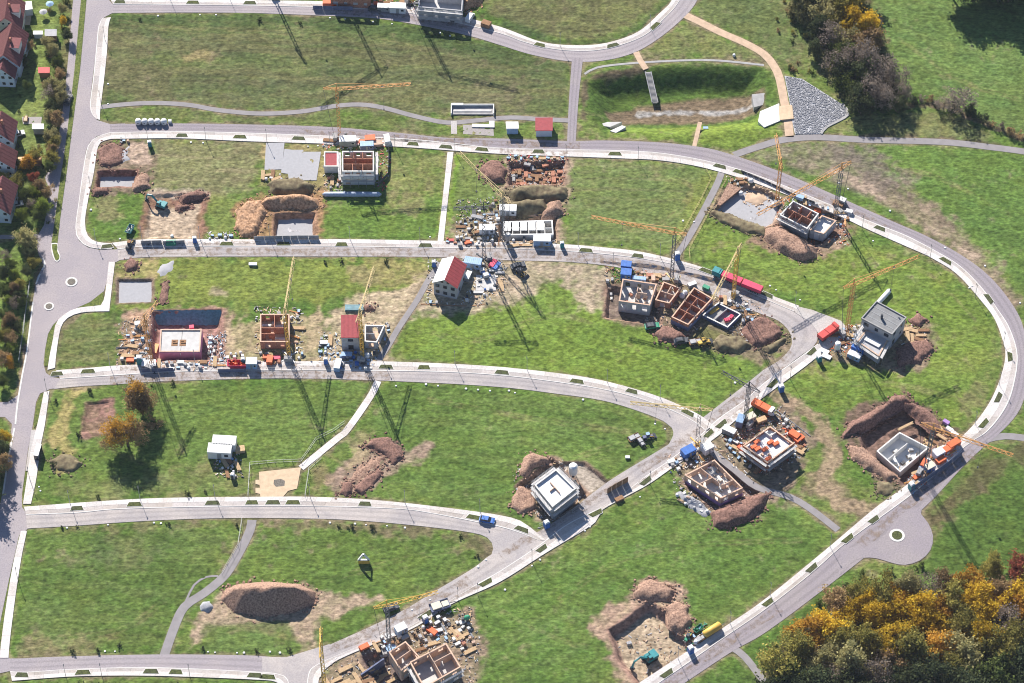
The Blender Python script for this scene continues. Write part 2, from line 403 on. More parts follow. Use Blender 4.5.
# basin
BAS = [(584,84),(600,72),(640,67),(700,63),(764,66),(772,90),(768,128),(720,135),(660,137),(604,134),(590,115)]
bank(BAS, 4.6, 9.4)
paint(BAS, (.050,.088,.018), .95, 1, 1.5)
paint([(606,106),(640,98),(690,90),(764,86),(766,108),(715,113),(660,115),(612,114)], (.17,.125,.085), .95, 1, 1.2, rough=.3)
paint([(606,138),(616,121),(660,119),(715,117),(766,113),(785,142),(745,152),(700,143),(620,141)], (.095,.14,.024), .9, 1, 1.0)  # near bank: its sunlit brightness is put into the green
paint_line([(640,105),(680,102),(720,103),(760,99)], 1.3, GREY, .8, .6, 1.2, mott=.4)
paint_line([(584,118),(584,90),(590,78),(640,70)], 2.2, (.15,.10,.08), .7, 1, 1.5)
paint([(645,53),(690,62),(764,66),(764,60),(700,56)], (.19,.17,.10), .5, 1.5, 2.5, mott=.6)
paint([(826,130),(850,114),(880,112),(960,118),(995,140),(940,142),(880,137)], (.105,.115,.045), .9, 2, 3, mott=.2)
paint_line([(850,135),(930,139),(1000,146)], 1.6, (.09,.07,.05), .8, 1, 1.5)
paint_line([(890,108),(930,105),(960,112),(1000,130),(1030,140)], 1.8, (.16,.11,.08), .8, .8, 1.5, mott=.4)
# second row
paint([(150,140),(265,140),(262,170),(240,196),(208,196),(150,190)], (.175,.165,.085), .85, 3, 4, mott=.3)
stripes([(150,140),(265,140),(262,170),(240,196),(208,196),(150,190)], 4, 2.5, (.24,.205,.12), .6, 2)
paint([(96,190),(146,192),(140,238),(90,236)], LUSH, .8, 2, 3)
paint([(98,200),(120,200),(122,216),(102,216)], (.22,.18,.10), .6, 2, 3)
paint([(205,195),(240,200),(232,235),(205,238)], (.12,.15,.04), .7, 2, 3)
paint([(320,190),(440,190),(434,240),(318,240)], (.082,.135,.026), .85, 2, 4)
paint([(380,155),(446,152),(440,190),(390,195)], (.13,.145,.05), .8, 3, 4, mott=.4)
paint([(385,190),(432,196),(428,214),(390,205)], (.24,.19,.11), .5, 3, 4, mott=.6)
paint([(452,156),(505,158),(500,205),(448,220)], (.10,.135,.04), .7, 3, 4)
paint_line([(440,245),(448,190),(454,156)], 4, (.105,.18,.022), .8, 1, 1)
paint([(566,158),(705,165),(715,180),(680,245),(566,242)], (.095,.128,.040), .85, 2, 4)
stripes([(566,158),(705,165),(715,180),(680,245),(566,242)], 2, 2.5, (.125,.13,.06), .6, 3)
paint([(700,175),(722,172),(690,245),(672,245)], (.12,.15,.035), .8, 1.5, 2)
# third row
paint([(118,258),(430,262),(420,290),(330,300),(230,306),(116,312)], (.118,.150,.032), .85, 2, 4)
paint([(60,318),(120,312),(118,364),(55,366)], (.085,.105,.036), .8, 2, 3)
stripes([(60,318),(120,312),(118,364),(55,366)], 3, 2.0, (.15,.145,.06), .5, 2)
paint([(115,262),(155,258),(160,280),(116,284)], STRAW, .8, 1.5, 3, mott=.4)
paint([(212,290),(230,288),(228,297),(214,297)], TAN, .6, 1, 2)
paint([(350,262),(432,262),(428,285),(370,290)], STRAW, .55, 3, 5, mott=.6)
paint([(345,265),(360,262),(378,275),(368,292)], (.25,.21,.11), .5, 1, 2)
paint([(408,318),(520,300),(560,280),(612,285),(612,318),(700,345),(782,350),(700,412),(560,380),(400,356)], (.100,.155,.026), .8, 3, 4)
paint([(566,372),(700,412),(650,400),(600,385)], (.14,.15,.05), .5, 2, 3)
# fourth row and below
paint([(60,388),(370,384),(345,425),(300,465),(250,465),(245,497),(35,500),(38,395)], (.075,.118,.026), .8, 2, 4)
paint([(390,384),(600,398),(672,425),(650,450),(600,478),(528,520),(440,500),(310,494)], (.068,.115,.024), .85, 2, 4)
stripes([(390,384),(600,398),(672,425),(650,450),(600,478),(528,520),(440,500),(310,494)], 6, 3.0, (.095,.135,.036), .55, 3)
paint([(60,480),(240,460),(245,497),(40,500)], (.13,.135,.055), .55, 3, 5, mott=.5)
paint([(30,530),(238,520),(160,650),(12,656)], (.060,.098,.022), .85, 2, 4)
stripes([(30,530),(238,520),(160,650),(12,656)], 8, 2.5, (.090,.12,.036), .55, 3)
paint([(90,535),(170,530),(150,570),(70,560)], (.11,.115,.055), .45, 4, 6, mott=.5)
paint([(20,640),(60,636),(110,640),(90,656),(15,657)], (.26,.20,.12), .5, 2, 3, mott=.6)
paint([(30,528),(240,519),(238,526),(30,536)], (.16,.14,.07), .5, 1.5, 3, mott=.5)
paint([(255,520),(425,526),(488,545),(480,560),(330,640),(200,655)], (.065,.108,.022), .8, 2, 4)
paint([(270,520),(480,532),(492,550),(480,560),(465,540),(400,532),(280,526)], (.17,.125,.085), .65, 1.5, 3, mott=.4)
paint([(470,590),(560,560),(700,500),(780,495),(830,535),(760,590),(690,625),(600,600),(590,690),(480,690)], (.062,.112,.022), .85, 3, 4)
stripes([(470,590),(560,560),(700,500),(780,495),(830,535),(760,590),(690,625),(600,600),(590,690),(480,690)], -30, 3.5, (.10,.14,.04), .55, 4)
paint([(690,230),(720,225),(850,240),(950,275),(995,320),(1000,350),(975,410),(930,440),(900,395),(840,410),(780,390),(820,350),(830,310),(700,262)], (.098,.150,.026), .8, 3, 5)
stripes([(690,230),(720,225),(850,240),(950,275),(995,320),(1000,350),(975,410),(930,440),(900,395),(840,410),(780,390),(820,350),(830,310),(700,262)], -15, 3.0, (.135,.16,.04), .5, 5)
paint([(960,390),(1000,360),(1003,330),(985,395),(965,425)], (.13,.11,.06), .6, 1.5, 3, mott=.4)
paint([(930,510),(1060,420),(1060,560),(960,575),(800,600),(720,680),(690,700),(930,700)], (.050,.088,.018), .85, 2, 4)
paint_line([(1030,440),(980,480),(940,510),(925,525)], 4.5, (.125,.09,.055), .75, 1.5, 3, mott=.4)
paint_line([(846,560),(780,625),(700,690)], 4, (.055,.105,.018), .8, 1, 2)
paint([(940,490),(1000,445),(1024,440),(1024,462),(960,500)], (.07,.075,.03), .7, 2, 3, mott=.4)
paint([(757,676),(780,648),(800,632),(824,612),(850,596),(880,592),(920,588),(950,590),(975,590),(1000,585),(1060,580),(1060,780),(740,780)], (.085,.062,.038), .95, 2, 3, 1.0, .3)
paint([(806,-20),(870,-20),(880,30),(885,60),(905,90),(900,108),(860,112),(848,95),(838,70),(818,45),(808,20)], (.09,.07,.042), .9, 2, 3, 1.0, .3)
# --- worn earth round the sites
def dirt(pts, c=TAN, amt=.9, soft=1.2, na=2.6, mott=.25): paint(pts, c, amt, soft, na, 1.0, mott)
dirt([(97,142),(152,141),(152,180),(140,193),(96,192)], BROWN)
dirt([(128,143),(150,143),(150,164),(130,164)], (.36,.27,.21), 1, .6, .6, 0)
dirt([(144,192),(208,191),(206,241),(139,242)], RUST, .9, .8, 1.5)
dirt([(150,208),(198,204),(197,239),(143,240)], (.40,.315,.235), 1, .8, 1.5, .1)
dirt([(150,190),(205,187),(208,196),(148,196)], (.45,.38,.30), .6, .6, 1.6, .5)
dirt([(262,141),(326,146),(326,192),(264,182)], STRAW, .7)
dirt([(236,204),(262,195),(322,192),(321,240),(252,240)], (.33,.19,.11), .95)
dirt([(505,156),(570,156),(562,247),(446,250),(450,222),(500,205)], (.30,.225,.165), .9)
dirt([(446,252),(610,264),(607,314),(585,308),(572,286),(548,282),(520,306),(470,312),(412,316),(430,280)], (.40,.31,.24), .85, 1.5, 3, .3)
dirt([(122,312),(228,306),(230,366),(116,366)], (.33,.22,.17), .9)
dirt([(228,325),(320,312),(322,370),(228,370)], (.39,.30,.20), .85, 1.2, 3, .35)
dirt([(268,340),(282,300),(300,318),(300,360)], (.12,.15,.035), .3)
dirt([(328,318),(352,294),(410,288),(436,266),(440,270),(392,342),(384,364),(318,366)], (.42,.33,.235), .9, 1.2, 2.6, .25)
dirt([(604,284),(640,274),(700,285),(770,318),(790,345),(760,366),(722,352),(650,330),(600,318)], (.21,.15,.115), .92)
paint([(690,338),(706,325),(735,338),(720,352)], (.125,.13,.045), .8, 1, 1.5)
dirt([(720,188),(762,184),(786,196),(778,222),(765,232),(706,212)], (.31,.23,.17), .9)
dirt([(766,214),(850,210),(850,246),(805,262),(752,240)], (.27,.175,.13), .95)
dirt([(805,240),(848,232),(855,248),(800,258)], (.33,.24,.18), .6)
dirt([(812,338),(848,322),(930,322),(940,345),(925,372),(870,368),(815,362)], (.24,.175,.13), .9)
dirt([(844,408),(905,394),(950,425),(975,440),(915,500),(875,480),(846,440)], (.16,.105,.085), .95)
dirt([(668,462),(712,440),(755,418),(792,400),(815,440),(800,475),(790,495),(745,520),(690,508)], (.22,.16,.125), .92)
paint_line([(776,394),(808,412),(828,436),(832,460),(822,478),(838,500),(872,512)], 4.0, (.31,.225,.155), .85, 1, 2, .8, .3)
dirt([(790,470),(830,470),(860,510),(820,500)], (.24,.18,.12), .7)
dirt([(524,482),(555,456),(612,482),(570,512),(545,528),(520,505)], (.29,.21,.155), .9, .8, 1.2)
dirt([(316,672),(400,628),(470,608),(484,640),(480,700),(310,700)], (.27,.195,.15), .92)
dirt([(588,624),(618,600),(650,580),(682,586),(694,640),(664,676),(640,690),(622,690),(608,655)], (.37,.255,.195), .95)
dirt([(205,606),(225,588),(300,586),(380,598),(318,622),(312,650),(300,652),(292,626),(215,628),(192,652),(186,650)], (.36,.265,.20), .9, 1.2, 2.5)
paint([(205,625),(285,622),(300,652),(200,655)], (.075,.115,.03), .8, 1, 2)
dirt([(84,402),(114,398),(114,436),(80,438)], (.255,.145,.125), .95, .6, .8)
paint_line([(76,388),(66,412),(56,434),(70,452),(60,470)], 4.0, (.34,.275,.12), .85, 1, 2.2, .5, .3)
dirt([(324,482),(345,462),(372,440),(402,446),(430,446),(418,462),(386,476),(360,495),(332,498)], (.29,.205,.165), .92)
dirt([(350,462),(358,432),(372,432),(374,450),(352,468)], (.33,.27,.15), .6)
paint([(313,470),(325,462),(330,480),(312,495)], (.23,.17,.10), .6, 1.5, 2)
dirt([(130,316),(160,308),(158,360),(122,362)], (.40,.25,.17), .7)
# --- wheel ruts
for pts in ([(120,22),(200,32),(330,34),(440,52)], [(330,100),(420,98),(520,90)], [(208,150),(255,150),(262,175)], [(385,168),(425,172),(428,205),(380,212)], [(620,175),(690,185),(660,225),(600,230)], [(360,262),(380,285),(410,275)], [(420,330),(480,340),(560,315),(640,350)], [(70,400),(110,450),(190,470),(240,455)], [(300,440),(330,455),(348,470)], [(430,400),(540,420),(630,432)], [(540,470),(600,450),(640,442)], [(40,640),(120,630),(165,600)], [(205,640),(240,628),(300,640)], [(330,580),(400,560),(480,545)], [(560,600),(620,560),(700,545),(800,540)], [(500,610),(560,640),(600,650)], [(800,340),(830,380),(900,385),(960,400)], [(690,250),(740,245),(790,270),(840,275)], [(870,250),(930,275),(975,320)], [(850,165),(930,175),(1010,215)], [(900,40),(960,80),(1020,100)]):
    for o_ in (-.85, .85):
        q_ = [(p_[0]+o_*1.2, p_[1]+o_*2.2) for p_ in pts]; paint_line(q_, .55, (.155,.145,.065), .42, .4, .5, None, .6)
# --- excavations
pit([(97,171),(138,170),(138,186),(96,187)], 2.0, 1.0, .3, (.34,.335,.36), RUST)
pit([(148,194),(204,193),(203,238),(145,239)], .7, 1.2, .5)
pit([(274,213),(316,212),(316,239),(272,239)], 2.0, 1.2, .4, (.40,.39,.41), (.30,.18,.12))
pit([(508,162),(566,160),(564,184),(507,185)], 1.8, 1.4, .5, (.27,.16,.12), (.26,.17,.13))
pit([(499,216),(557,214),(557,241),(497,241)], 2.0, 1.0, .3, (.30,.25,.21), (.30,.21,.16))
pit([(150,311),(223,309),(224,360),(149,362)], 3.0, 2.2, .3, (.30,.17,.15), (.27,.16,.13))
pit([(117,279),(153,279),(153,302),(117,303)], .7, .6, .1, (.36,.365,.40), BROWN)
pit([(607,284),(660,292),(662,326),(604,318)], 1.8, 1.2, .3, (.17,.13,.11), (.26,.17,.13))
pit([(720,189),(738,180),(748,182),(724,206),(712,212)], .3, .5, .2)
pit([(722,198),(745,184),(768,190),(784,200),(775,222),(764,228),(713,211)], 1.3, .8, .2, (.36,.355,.375), (.33,.23,.17))
pit([(776,226),(802,200),(848,214),(842,234),(815,246)], 1.6, 1.2, .3, (.20,.13,.10), (.27,.17,.13))
pit([(858,428),(872,418),(906,401),(946,432),(908,488),(862,456)], 2.4, 2.0, .5, (.17,.11,.09), (.14,.088,.074))
pit([(683,484),(716,452),(764,490),(722,518)], 1.8, 1.2, .3, (.20,.14,.12), (.24,.16,.125))
pit([(562,462),(584,462),(612,484),(592,500),(566,496)], .9, .4, .1, (.33,.285,.24), (.22,.15,.12))
pit([(516,486),(552,456),(590,492),(556,522)], 1.6, 1.0, .3, (.22,.16,.13), (.24,.16,.12))
pit([(608,630),(650,600),(668,612),(698,648),(664,674),(640,690),(616,660)], 2.3, 2.0, .5, (.36,.285,.205), (.30,.19,.15))
pit([(362,656),(392,640),(425,676),(420,700),(380,700)], 2.4, 1.2, .3, (.20,.15,.13), (.17,.12,.11))
pit([(86,402),(110,400),(112,432),(82,433)], .5, .6, .2)
pit([(770,395),(771,396),(770,397)], .1)
# --- the garden quarter west of the main road
paint([(-60,-20),(72,-20),(66,60),(52,140),(42,235),(36,300),(24,380),(-60,380)], (.070,.098,.028), .8, 2, 4, mott=.2)
paint([(24,82),(50,76),(46,114),(20,118),(10,112)], (.125,.165,.045), .9, 1, 1.5)
paint([(36,8),(58,4),(52,60),(40,76),(30,70)], (.115,.155,.04), .8, 1, 1.5)
paint([(20,125),(50,130),(46,215),(20,215)], (.10,.135,.04), .7, 1, 2)
paint([(0,250),(30,250),(26,330),(10,400),(-20,400),(-20,250)], (.095,.145,.028), .8, 1.5, 3, mott=.4)
paint_line([(40,272),(34,300),(24,372),(20,395)], 2.0, (.10,.12,.035), .8, .6, .8)
paint_line([(26,345),(22,372),(18,398)], 1.3, (.30,.20,.17), .7, .5, .5)
paint([(68,0),(76,0),(66,90),(58,130),(55,130),(64,60)], (.15,.135,.06), .7, 1, 2, mott=.4)
paint([(-40,500),(-2,500),(-20,600),(-60,690)], (.06,.08,.03), .8, 2, 3)
# paved ground is levelled; the verge beside it is worn
PAVED = np.zeros((NY, NX), bool)
def mark(A, B=None):
    quads = [(A[i], A[i+1], B[i+1], B[i]) for i in range(len(A)-1)] if B is not None else [tuple(A)]
    for q in quads:
        P = [(p[0], p[1]) for p in q]; sl = window(P, .5); PAVED[sl] |= inside_dist(P, X[sl], Y[sl]) > -.25
def box(a, k):
    for ax in (0, 1):
        c = np.cumsum(np.concatenate([np.repeat(np.take(a, [0], ax), k+1, ax), a, np.repeat(np.take(a, [-1], ax), k, ax)], ax), ax)
        n = a.shape[ax]; a = (np.take(c, range(2*k+1, 2*k+1+n), ax)-np.take(c, range(0, n), ax))/(2*k+1)
    return a
def finish_terrain():
    global HGT, C3
    near = box(box(PAVED.astype(float), 2), 2); wide = box(PAVED.astype(float), 6)
    e = sst(.12, .5, near+(N3-.5)*.7+(N1-.5)*.5)*.75
    e *= sst(.35, .6, N12)*.8+.2
    w = sst(.3, .6, N12*.5+N40*.5)[..., None]
    C3[:] = C3*(1-e[..., None])+(A3((.21,.165,.11))*w+A3((.13,.14,.05))*(1-w))*e[..., None]
    gr = fbm(X, Y, .95, 61, 2); cl = fbm(X, Y, 2.6, 67, 3); k = 1-sst(.02, .55, near); gs = 1-ROUGH
    rel = .24*(gr-.42)*gs+.08*(cl-.45)*gs+ROUGH*(.50*(fbm(X, Y, 1.3, 71, 3)-.5)+.3*(cl-.5))
    HGT = HGT+np.where(HGT < -.4, rel*.8, rel*k)-.035*(1-k)-.02
    HGT[:8] = -.15; HGT[-8:] = -.15; HGT[:, :8] = -.15; HGT[:, -8:] = -.15
    g = (np.clip((C3[..., 1]-C3[..., 0])/.012, 0, 1)*gs)[..., None]
    ang = np.where((X > 10) & (Y < 10), R(-24), np.where(X > 60, R(-12), R(3)))
    u = X*np.cos(ang)+Y*np.sin(ang); w_ = -X*np.sin(ang)+Y*np.cos(ang)
    st = fbm(u*.16, w_+(N12-.5)*3, .8, 83, 2)-.5; tu = fbm(X, Y, .95, 87, 2)-.5; md = fbm(X, Y, 5.5, 89, 3)-.5; v2 = fbm(X, Y, 4.0, 97, 3)-.5
    f = np.clip(1+.55*st*gs+.85*tu+.06*md+.25*(N12-.5), .45, 1.7)
    C3 *= f[..., None]
    C3 *= 1+np.stack([.22*v2, .04*v2, -.1*v2], -1)*g
    C3[:] = C3*(1-g)+C3*np.array([1.36, 1.29, 1.4])[None, None, :]*g
def build_terrain():
    me = bpy.data.meshes.new('ground'); n = NX*NY
    co = np.stack([X, Y, HGT], -1).reshape(-1, 3).astype(np.float32)
    idx = np.arange(n).reshape(NY, NX)
    q = np.stack([idx[:-1,:-1], idx[:-1,1:], idx[1:,1:], idx[1:,:-1]], -1).reshape(-1, 4).astype(np.int32)
    me.vertices.add(n); me.vertices.foreach_set('co', co.ravel())
    me.loops.add(q.size); me.loops.foreach_set('vertex_index', q.ravel())
    me.polygons.add(len(q)); me.polygons.foreach_set('loop_start', np.arange(0, q.size, 4, dtype=np.int32))
    me.polygons.foreach_set('loop_total', np.full(len(q), 4, dtype=np.int32))
    me.polygons.foreach_set('use_smooth', np.ones(len(q), dtype=bool))
    a = me.attributes.new('cover', 'FLOAT_COLOR', 'POINT')
    rgba = np.concatenate([np.clip(C3, 0, 1), ROUGH[..., None]], -1).astype(np.float32)
    a.data.foreach_set('color', rgba.ravel())
    me.update(calc_edges=True); me.validate()
    m = bpy.data.materials.new('ground_cover'); m.use_nodes = True; nt = m.node_tree; b = nt.nodes['Principled BSDF']
    b.inputs['Roughness'].default_value = 1; b.inputs['Specular IOR Level'].default_value = .1
    at = _n(nt, 'ShaderNodeAttribute', attribute_name='cover'); tc = _n(nt, 'ShaderNodeTexCoord')
    n1 = _n(nt, 'ShaderNodeTexNoise'); n1.inputs['Scale'].default_value = 1.15; n1.inputs['Detail'].default_value = 6; n1.inputs['Roughness'].default_value = .7
    mp = _n(nt, 'ShaderNodeMapping'); mp.inputs['Scale'].default_value = (.62, 1.25, 1); mp.inputs['Rotation'].default_value = (0, 0, R(-8)); nt.links.new(tc.outputs['Object'], mp.inputs['Vector']); nt.links.new(mp.outputs['Vector'], n1.inputs['Vector'])
    mr = _n(nt, 'ShaderNodeMapRange'); mr.inputs['From Min'].default_value = .3; mr.inputs['From Max'].default_value = .7
    mr.inputs['To Min'].default_value = .42; mr.inputs['To Max'].default_value = 1.58; mr.clamp = False
    nt.links.new(n1.outputs['Fac'], mr.inputs['Value'])
    sc = _n(nt, 'ShaderNodeVectorMath', operation='SCALE'); nt.links.new(at.outputs['Color'], sc.inputs[0]); nt.links.new(mr.outputs['Result'], sc.inputs['Scale'])
    nt.links.new(sc.outputs['Vector'], b.inputs['Base Color'])
    bp = _n(nt, 'ShaderNodeBump'); bp.inputs['Strength'].default_value = .6; bp.inputs['Distance'].default_value = .25
    nt.links.new(n1.outputs['Fac'], bp.inputs['Height']); nt.links.new(bp.outputs['Normal'], b.inputs['Normal'])
    me.materials.append(m)
    o = bpy.data.objects.new('ground', me); col.objects.link(o); o['kind'] = 'structure'
    return o
def ground_z(x, y):
    i = int(np.clip(np.searchsorted(gx, x), 0, NX-1)); j = int(np.clip(np.searchsorted(gy, y), 0, NY-1)); return float(HGT[j, i])
USE_HAZE = True
# ------------------------------------------------------------------ light
world = bpy.data.worlds.new('World'); scene.world = world; world.use_nodes = True
nt = world.node_tree; bg = nt.nodes['Background']
sky = nt.nodes.new('ShaderNodeTexSky'); sky.sky_type = 'NISHITA'; sky.sun_disc = False
SUN_EL, SUN_AZ = R(35), R(-21)          # the sun stands behind the scene, a little to the west of the view
sky.sun_elevation = SUN_EL; sky.sun_rotation = SUN_AZ; sky.altitude = 900; sky.dust_density = .3; sky.air_density = .9; sky.ozone_density = 2.5
nt.links.new(sky.outputs['Color'], bg.inputs['Color']); bg.inputs['Strength'].default_value = .072
sd = bpy.data.lights.new('sun', 'SUN'); so = bpy.data.objects.new('sun', sd); col.objects.link(so)
sd.energy = 5.0; sd.angle = R(.5); sd.color = (1, .93, .83)
to_sun = Vector((math.sin(SUN_AZ)*math.cos(SUN_EL), math.cos(SUN_AZ)*math.cos(SUN_EL), math.sin(SUN_EL)))
so.rotation_euler = to_sun.to_track_quat('Z', 'Y').to_euler()
vs = scene.view_settings; vs.view_transform = 'Standard'; vs.look = 'None'; vs.gamma = 1; vs.exposure = .95; vs.use_curve_mapping = False
scene.cycles.pixel_filter_type = 'BLACKMAN_HARRIS'; scene.cycles.filter_width = 1.05; scene.cycles.max_bounces = 5; scene.cycles.diffuse_bounces = 2; scene.cycles.transparent_max_bounces = 4

if USE_HAZE:
    hz = MB().box(-900,900,-900,900,-7,700).build('haze', 'bark'); hz['kind'] = 'stuff'
    m = bpy.data.materials.new('thin_haze'); m.use_nodes = True; m.node_tree.nodes.clear(); o_ = m.node_tree.nodes.new('ShaderNodeOutputMaterial'); v_ = m.node_tree.nodes.new('ShaderNodeVolumePrincipled')
    v_.inputs['Density'].default_value = .000028; v_.inputs['Color'].default_value = (.72,.82,1,1); m.node_tree.links.new(v_.outputs[0], o_.inputs['Volume']); hz.data.materials[0] = m
# ------------------------------------------------------------------ roads, pavements, paths
sheet('main_road', [(74,-20),(73,0),(68,60),(64,100),(58,140),(50,168),(45,178),(49.5,190),(48,205),(44,225),(38,235),(37,250),(41,260),(44,266),(40,272),(37,277),
 (33,300),(27,350),(22,377),(18,395),(8,402),(-30,404),(-30,417),(5,417),(12,424),(8,460),(2,494),(-4,530),(-12,580),(-30,720),(-12,720),(-10,690),(-4,674),(10,671),(30,672),(30,658.5),(10,658.5),(1,652),(-3,640),(1,618),(10,575),(19,536),(28,528.6),(34,528),(34,514.5),(27,514),(22,507),
 (22,494),(28,450),(33,424),(36,402),(40,393.5),(50,389),(62,387.5),(62,379),(52,377),(46,373),(43.5,364),(45,350),(48,334),(53,325),(60,318),(72,310),(90,302),(104,291),(108,277),(112,264),(120,260),(130,259),(130,248),(115,249.5),(100,250),(88,247.5),(79,241),(75.5,230),
 (79,200),(83,170),(86,150),(90,142),(97,136),(112,132.5),(125,132),(125,123.5),(110,124),(97,120),(91,112),(90,100),(96,51),(98.6,26),(103,18),(112,13.2),(122,13),(122,4.5),(113,4.5),(109,0),(107,-8),(106,-20)], .020, 'asphaltm')
r1t = [(113,4.5),(180,5),(260,6),(340,8),(400,12),(440,19),(500,33.5),(525,42.5),(560,50),(600,50),(640,38),(663,20),(680,0),(688,-25)]
r1b = [(113,13),(180,12.5),(250,13),(320,15.5),(378,18.5),(429,27),(470,36),(500,45),(533,55),(572,61.5),(607,60),(638,51),(666,33),(690,11),(699,-4),(706,-25)]
r2f = [(110,124),(180,123.5),(250,124.5),(330,127),(400,133),(450,138),(500,138.5),(566,141),(607,140.5),(660,142.5),(700,147),(728,153.5),(781,172),(830,193),(892,221),(930.5,238),(969,260),(994.5,281.5),(1015,308.5),(1024,330),(1029,365),(1024,399),(1010,423),(969,460.5),(928,504),(880,545),(815,596),(764,633.5),(733,651),(684.5,683),(640,712)]
r2n = [(110,132.5),(180,131.5),(250,133),(330,136),(400,138.5),(450,143),(500,148),(566,149.5),(620,150.5),(660,153),(700,159.5),(738,169),(775,182),(830,204.6),(871.5,222),(905,235),(930.5,248),(958.7,265),(982,288),(999.6,312),(1010,329),(1017.6,355.5),(1013.7,386),(1005,409),(987,432),(966,446),(915,492),(848.5,541),(810,574.6),(764,610.5),(723,638.6),(666.5,678),(620,708)]
r3t = [(118,249.5),(150,246.8),(260,246.8),(350,246.8),(430,248),(500,248.5),(560,251),(602,254),(643,259),(690,268),(720,279),(762,298),(795,312),(812,324),(818,335),(815,345),(800,356),(780,371),(764,383),(756,390)]
r3n = [(118,260),(150,257),(260,256.5),(350,256.5),(430,257),(500,260),(540,261),(570,262),(613,266.5),(655,276),(700,290),(756,312),(779,321),(789,331),(792,340),(790,349),(779,360.6),(764,369.6),(758,375)]
r4t = [(60,379),(108,376),(174,372),(250,370.5),(320,370.5),(378,371),(450,372.4),(510,376.5),(569,384),(607.6,390.5),(643.5,400),(677,413),(697,424),(712,436)]
r4b = [(54,389),(77,386.5),(123,384),(159,381.5),(260,378.5),(320,378.8),(365,380),(391,381),(455,384),(510,388),(551,393),(602.5,400.5),(641,412),(664,421.5),(673,429),(674,433),(671,441)]
r5t = [(26,515),(77,513),(115,509.5),(180,507.5),(250,506.5),(309,506.5),(360,507.5),(404,509.5),(429,513),(468,520.5),(500,527),(523,534),(540,541)]
r5b = [(27,528.5),(72,526),(128,522),(190,519),(250,518),(327,519),(378,522),(429,527),(468,532),(486,536.5),(493,545),(492,554),(487,560)]
r6t = [(10,659),(64,656.6),(159,654.5),(250,655.5),(296,658),(327,646)]
r6b = [(10,671.5),(28,672),(77,669),(154,667.5),(250,671.5),(278,674),(288,680),(290,700)]
r7f = [(764,369.6),(736,392),(705,416),(672,442),(653.7,453.5),(607.6,482),(571,510),(538,532),(492,554),(475,567),(437,590),(393.5,615.6),(327,646),(296,659),(270,668)]
r7n = [(764,383),(745,400),(718,419),(695,440),(669,460.5),(646,476),(623,494),(602.5,506.6),(566.6,524.6),(538,546),(500,571),(480.5,582),(455,597.7),(409,627),(360,646),(318,664),(309,672),(307,684)]
ribbon('top_road', r1t, r1b, .024, 'asphaltm')
ribbon('ring_road', r2f, r2n, .028, 'asphalt')
ribbon('second_road', r3t, r3n, .032, 'asphaltw')
ribbon('third_road', r4t, r4b, .036, 'asphaltw')
ribbon('fourth_road', r5t, r5b, .040, 'asphaltw')
ribbon('fifth_road', r6t, r6b, .044, 'asphaltm')
ribbon('diagonal_road', r7f, r7n, .048, 'asphaltw')
sheet('diagonal_road_mouth', [(287,657),(330,644),(320,664),(309,672),(306,700),(288,700),(286,680),(276,674),(262,672),(262,657)], .052, 'asphaltw')
sheet('third_road_mouth', [(655,414),(672,428),(674,434),(668,446),(690,448),(712,432),(720,412),(700,424),(682,415)], .056, 'asphaltw')
sheet('fourth_road_mouth', [(486,534),(494,544),(492,555),(486,562),(520,562),(552,540),(530,536),(510,530)], .060, 'asphaltw')
ribbon('link_road', [(572,58),(569,100),(567,143)], [(583,58),(578.5,100),(575.6,143)], .052, 'asphalt')
sheet('turning_circle', [(880,540),(905,512),(921,508),(921,514),(928,523),(933,536),(930.5,550),(920,560.5),(905,565),(892,563),(877,558.5),(862,558),(850,564),(840,575),(842,552)], .056, 'asphalt', smooth=True)
# pavements: walk + bay strip beside each road
def pav(name, kerb, outer, split=.45, z=.13):
    n = 160
    A = smooth_line(GP(kerb), n); B = smooth_line(GP(outer), n)
    K = [a.lerp(b, .07) for a, b in zip(A, B)]; Mi = [a.lerp(b, split) for a, b in zip(A, B)]
    strip(name+'_kerb', A, K, z-.01, 'kerb'); strip(name+'_bays', K, Mi, z-.03, 'bay'); strip(name, Mi, B, z, 'pave')
pav('pavement_top', r1t, [(110,-1.5),(180,-.5),(260,.5),(340,2),(400,6),(440,11.5),(500,27),(541,42),(577,45.5),(607,43),(638,32),(660,13),(672,0),(680,-25)], .45)
pav('pavement_ring', r2n[:17], [(112,139),(180,138.5),(250,141.5),(330,144),(400,147),(450,150.5),(500,154),(566,156.5),(620,158.5),(660,160.5),(700,167),(738,177.5),(771,189),(830,212),(866.5,229),(897,242.5),(928,256)], .4)
pav('pavement_ring_east', r2n[16:], [(928,256),(956,273.5),(982,302),(994.5,319),(1002,338),(1005.5,355),(1001,376),(992,398),(979,418),(961,437.5),(908,484),(874,509),(825.5,550),(764,600),(723,628),(656,672),(610,702)], .4)
pav('pavement_second', r3t[:13], [(112,243),(150,239.5),(260,239.5),(350,239.5),(436,241),(500,242.5),(564,244.5),(602.5,247.5),(643.5,252.5),(694.6,265),(720,275),(762,292),(799,306)], .45)
pav('pavement_third', r4t, [(56,370.5),(90,368),(133,365),(250,362),(320,361.5),(378,361.5),(450,364),(510,368),(577,376),(615,383.7),(653.7,395),(679,405),(702,416.5),(716,428)], .5)
pav('pavement_fourth', r5t, [(24,507),(77,503),(141,499),(192,497.6),(260,497),(309,497),(357.6,499),(403.7,503),(462.6,510),(500,515.5),(520.5,521),(537,533),(545,540)], .5)
pav('pavement_fifth', r6b, [(12,681),(77,676.5),(154,676),(250,679.5),(276,682),(283,690),(284,702)], .5)
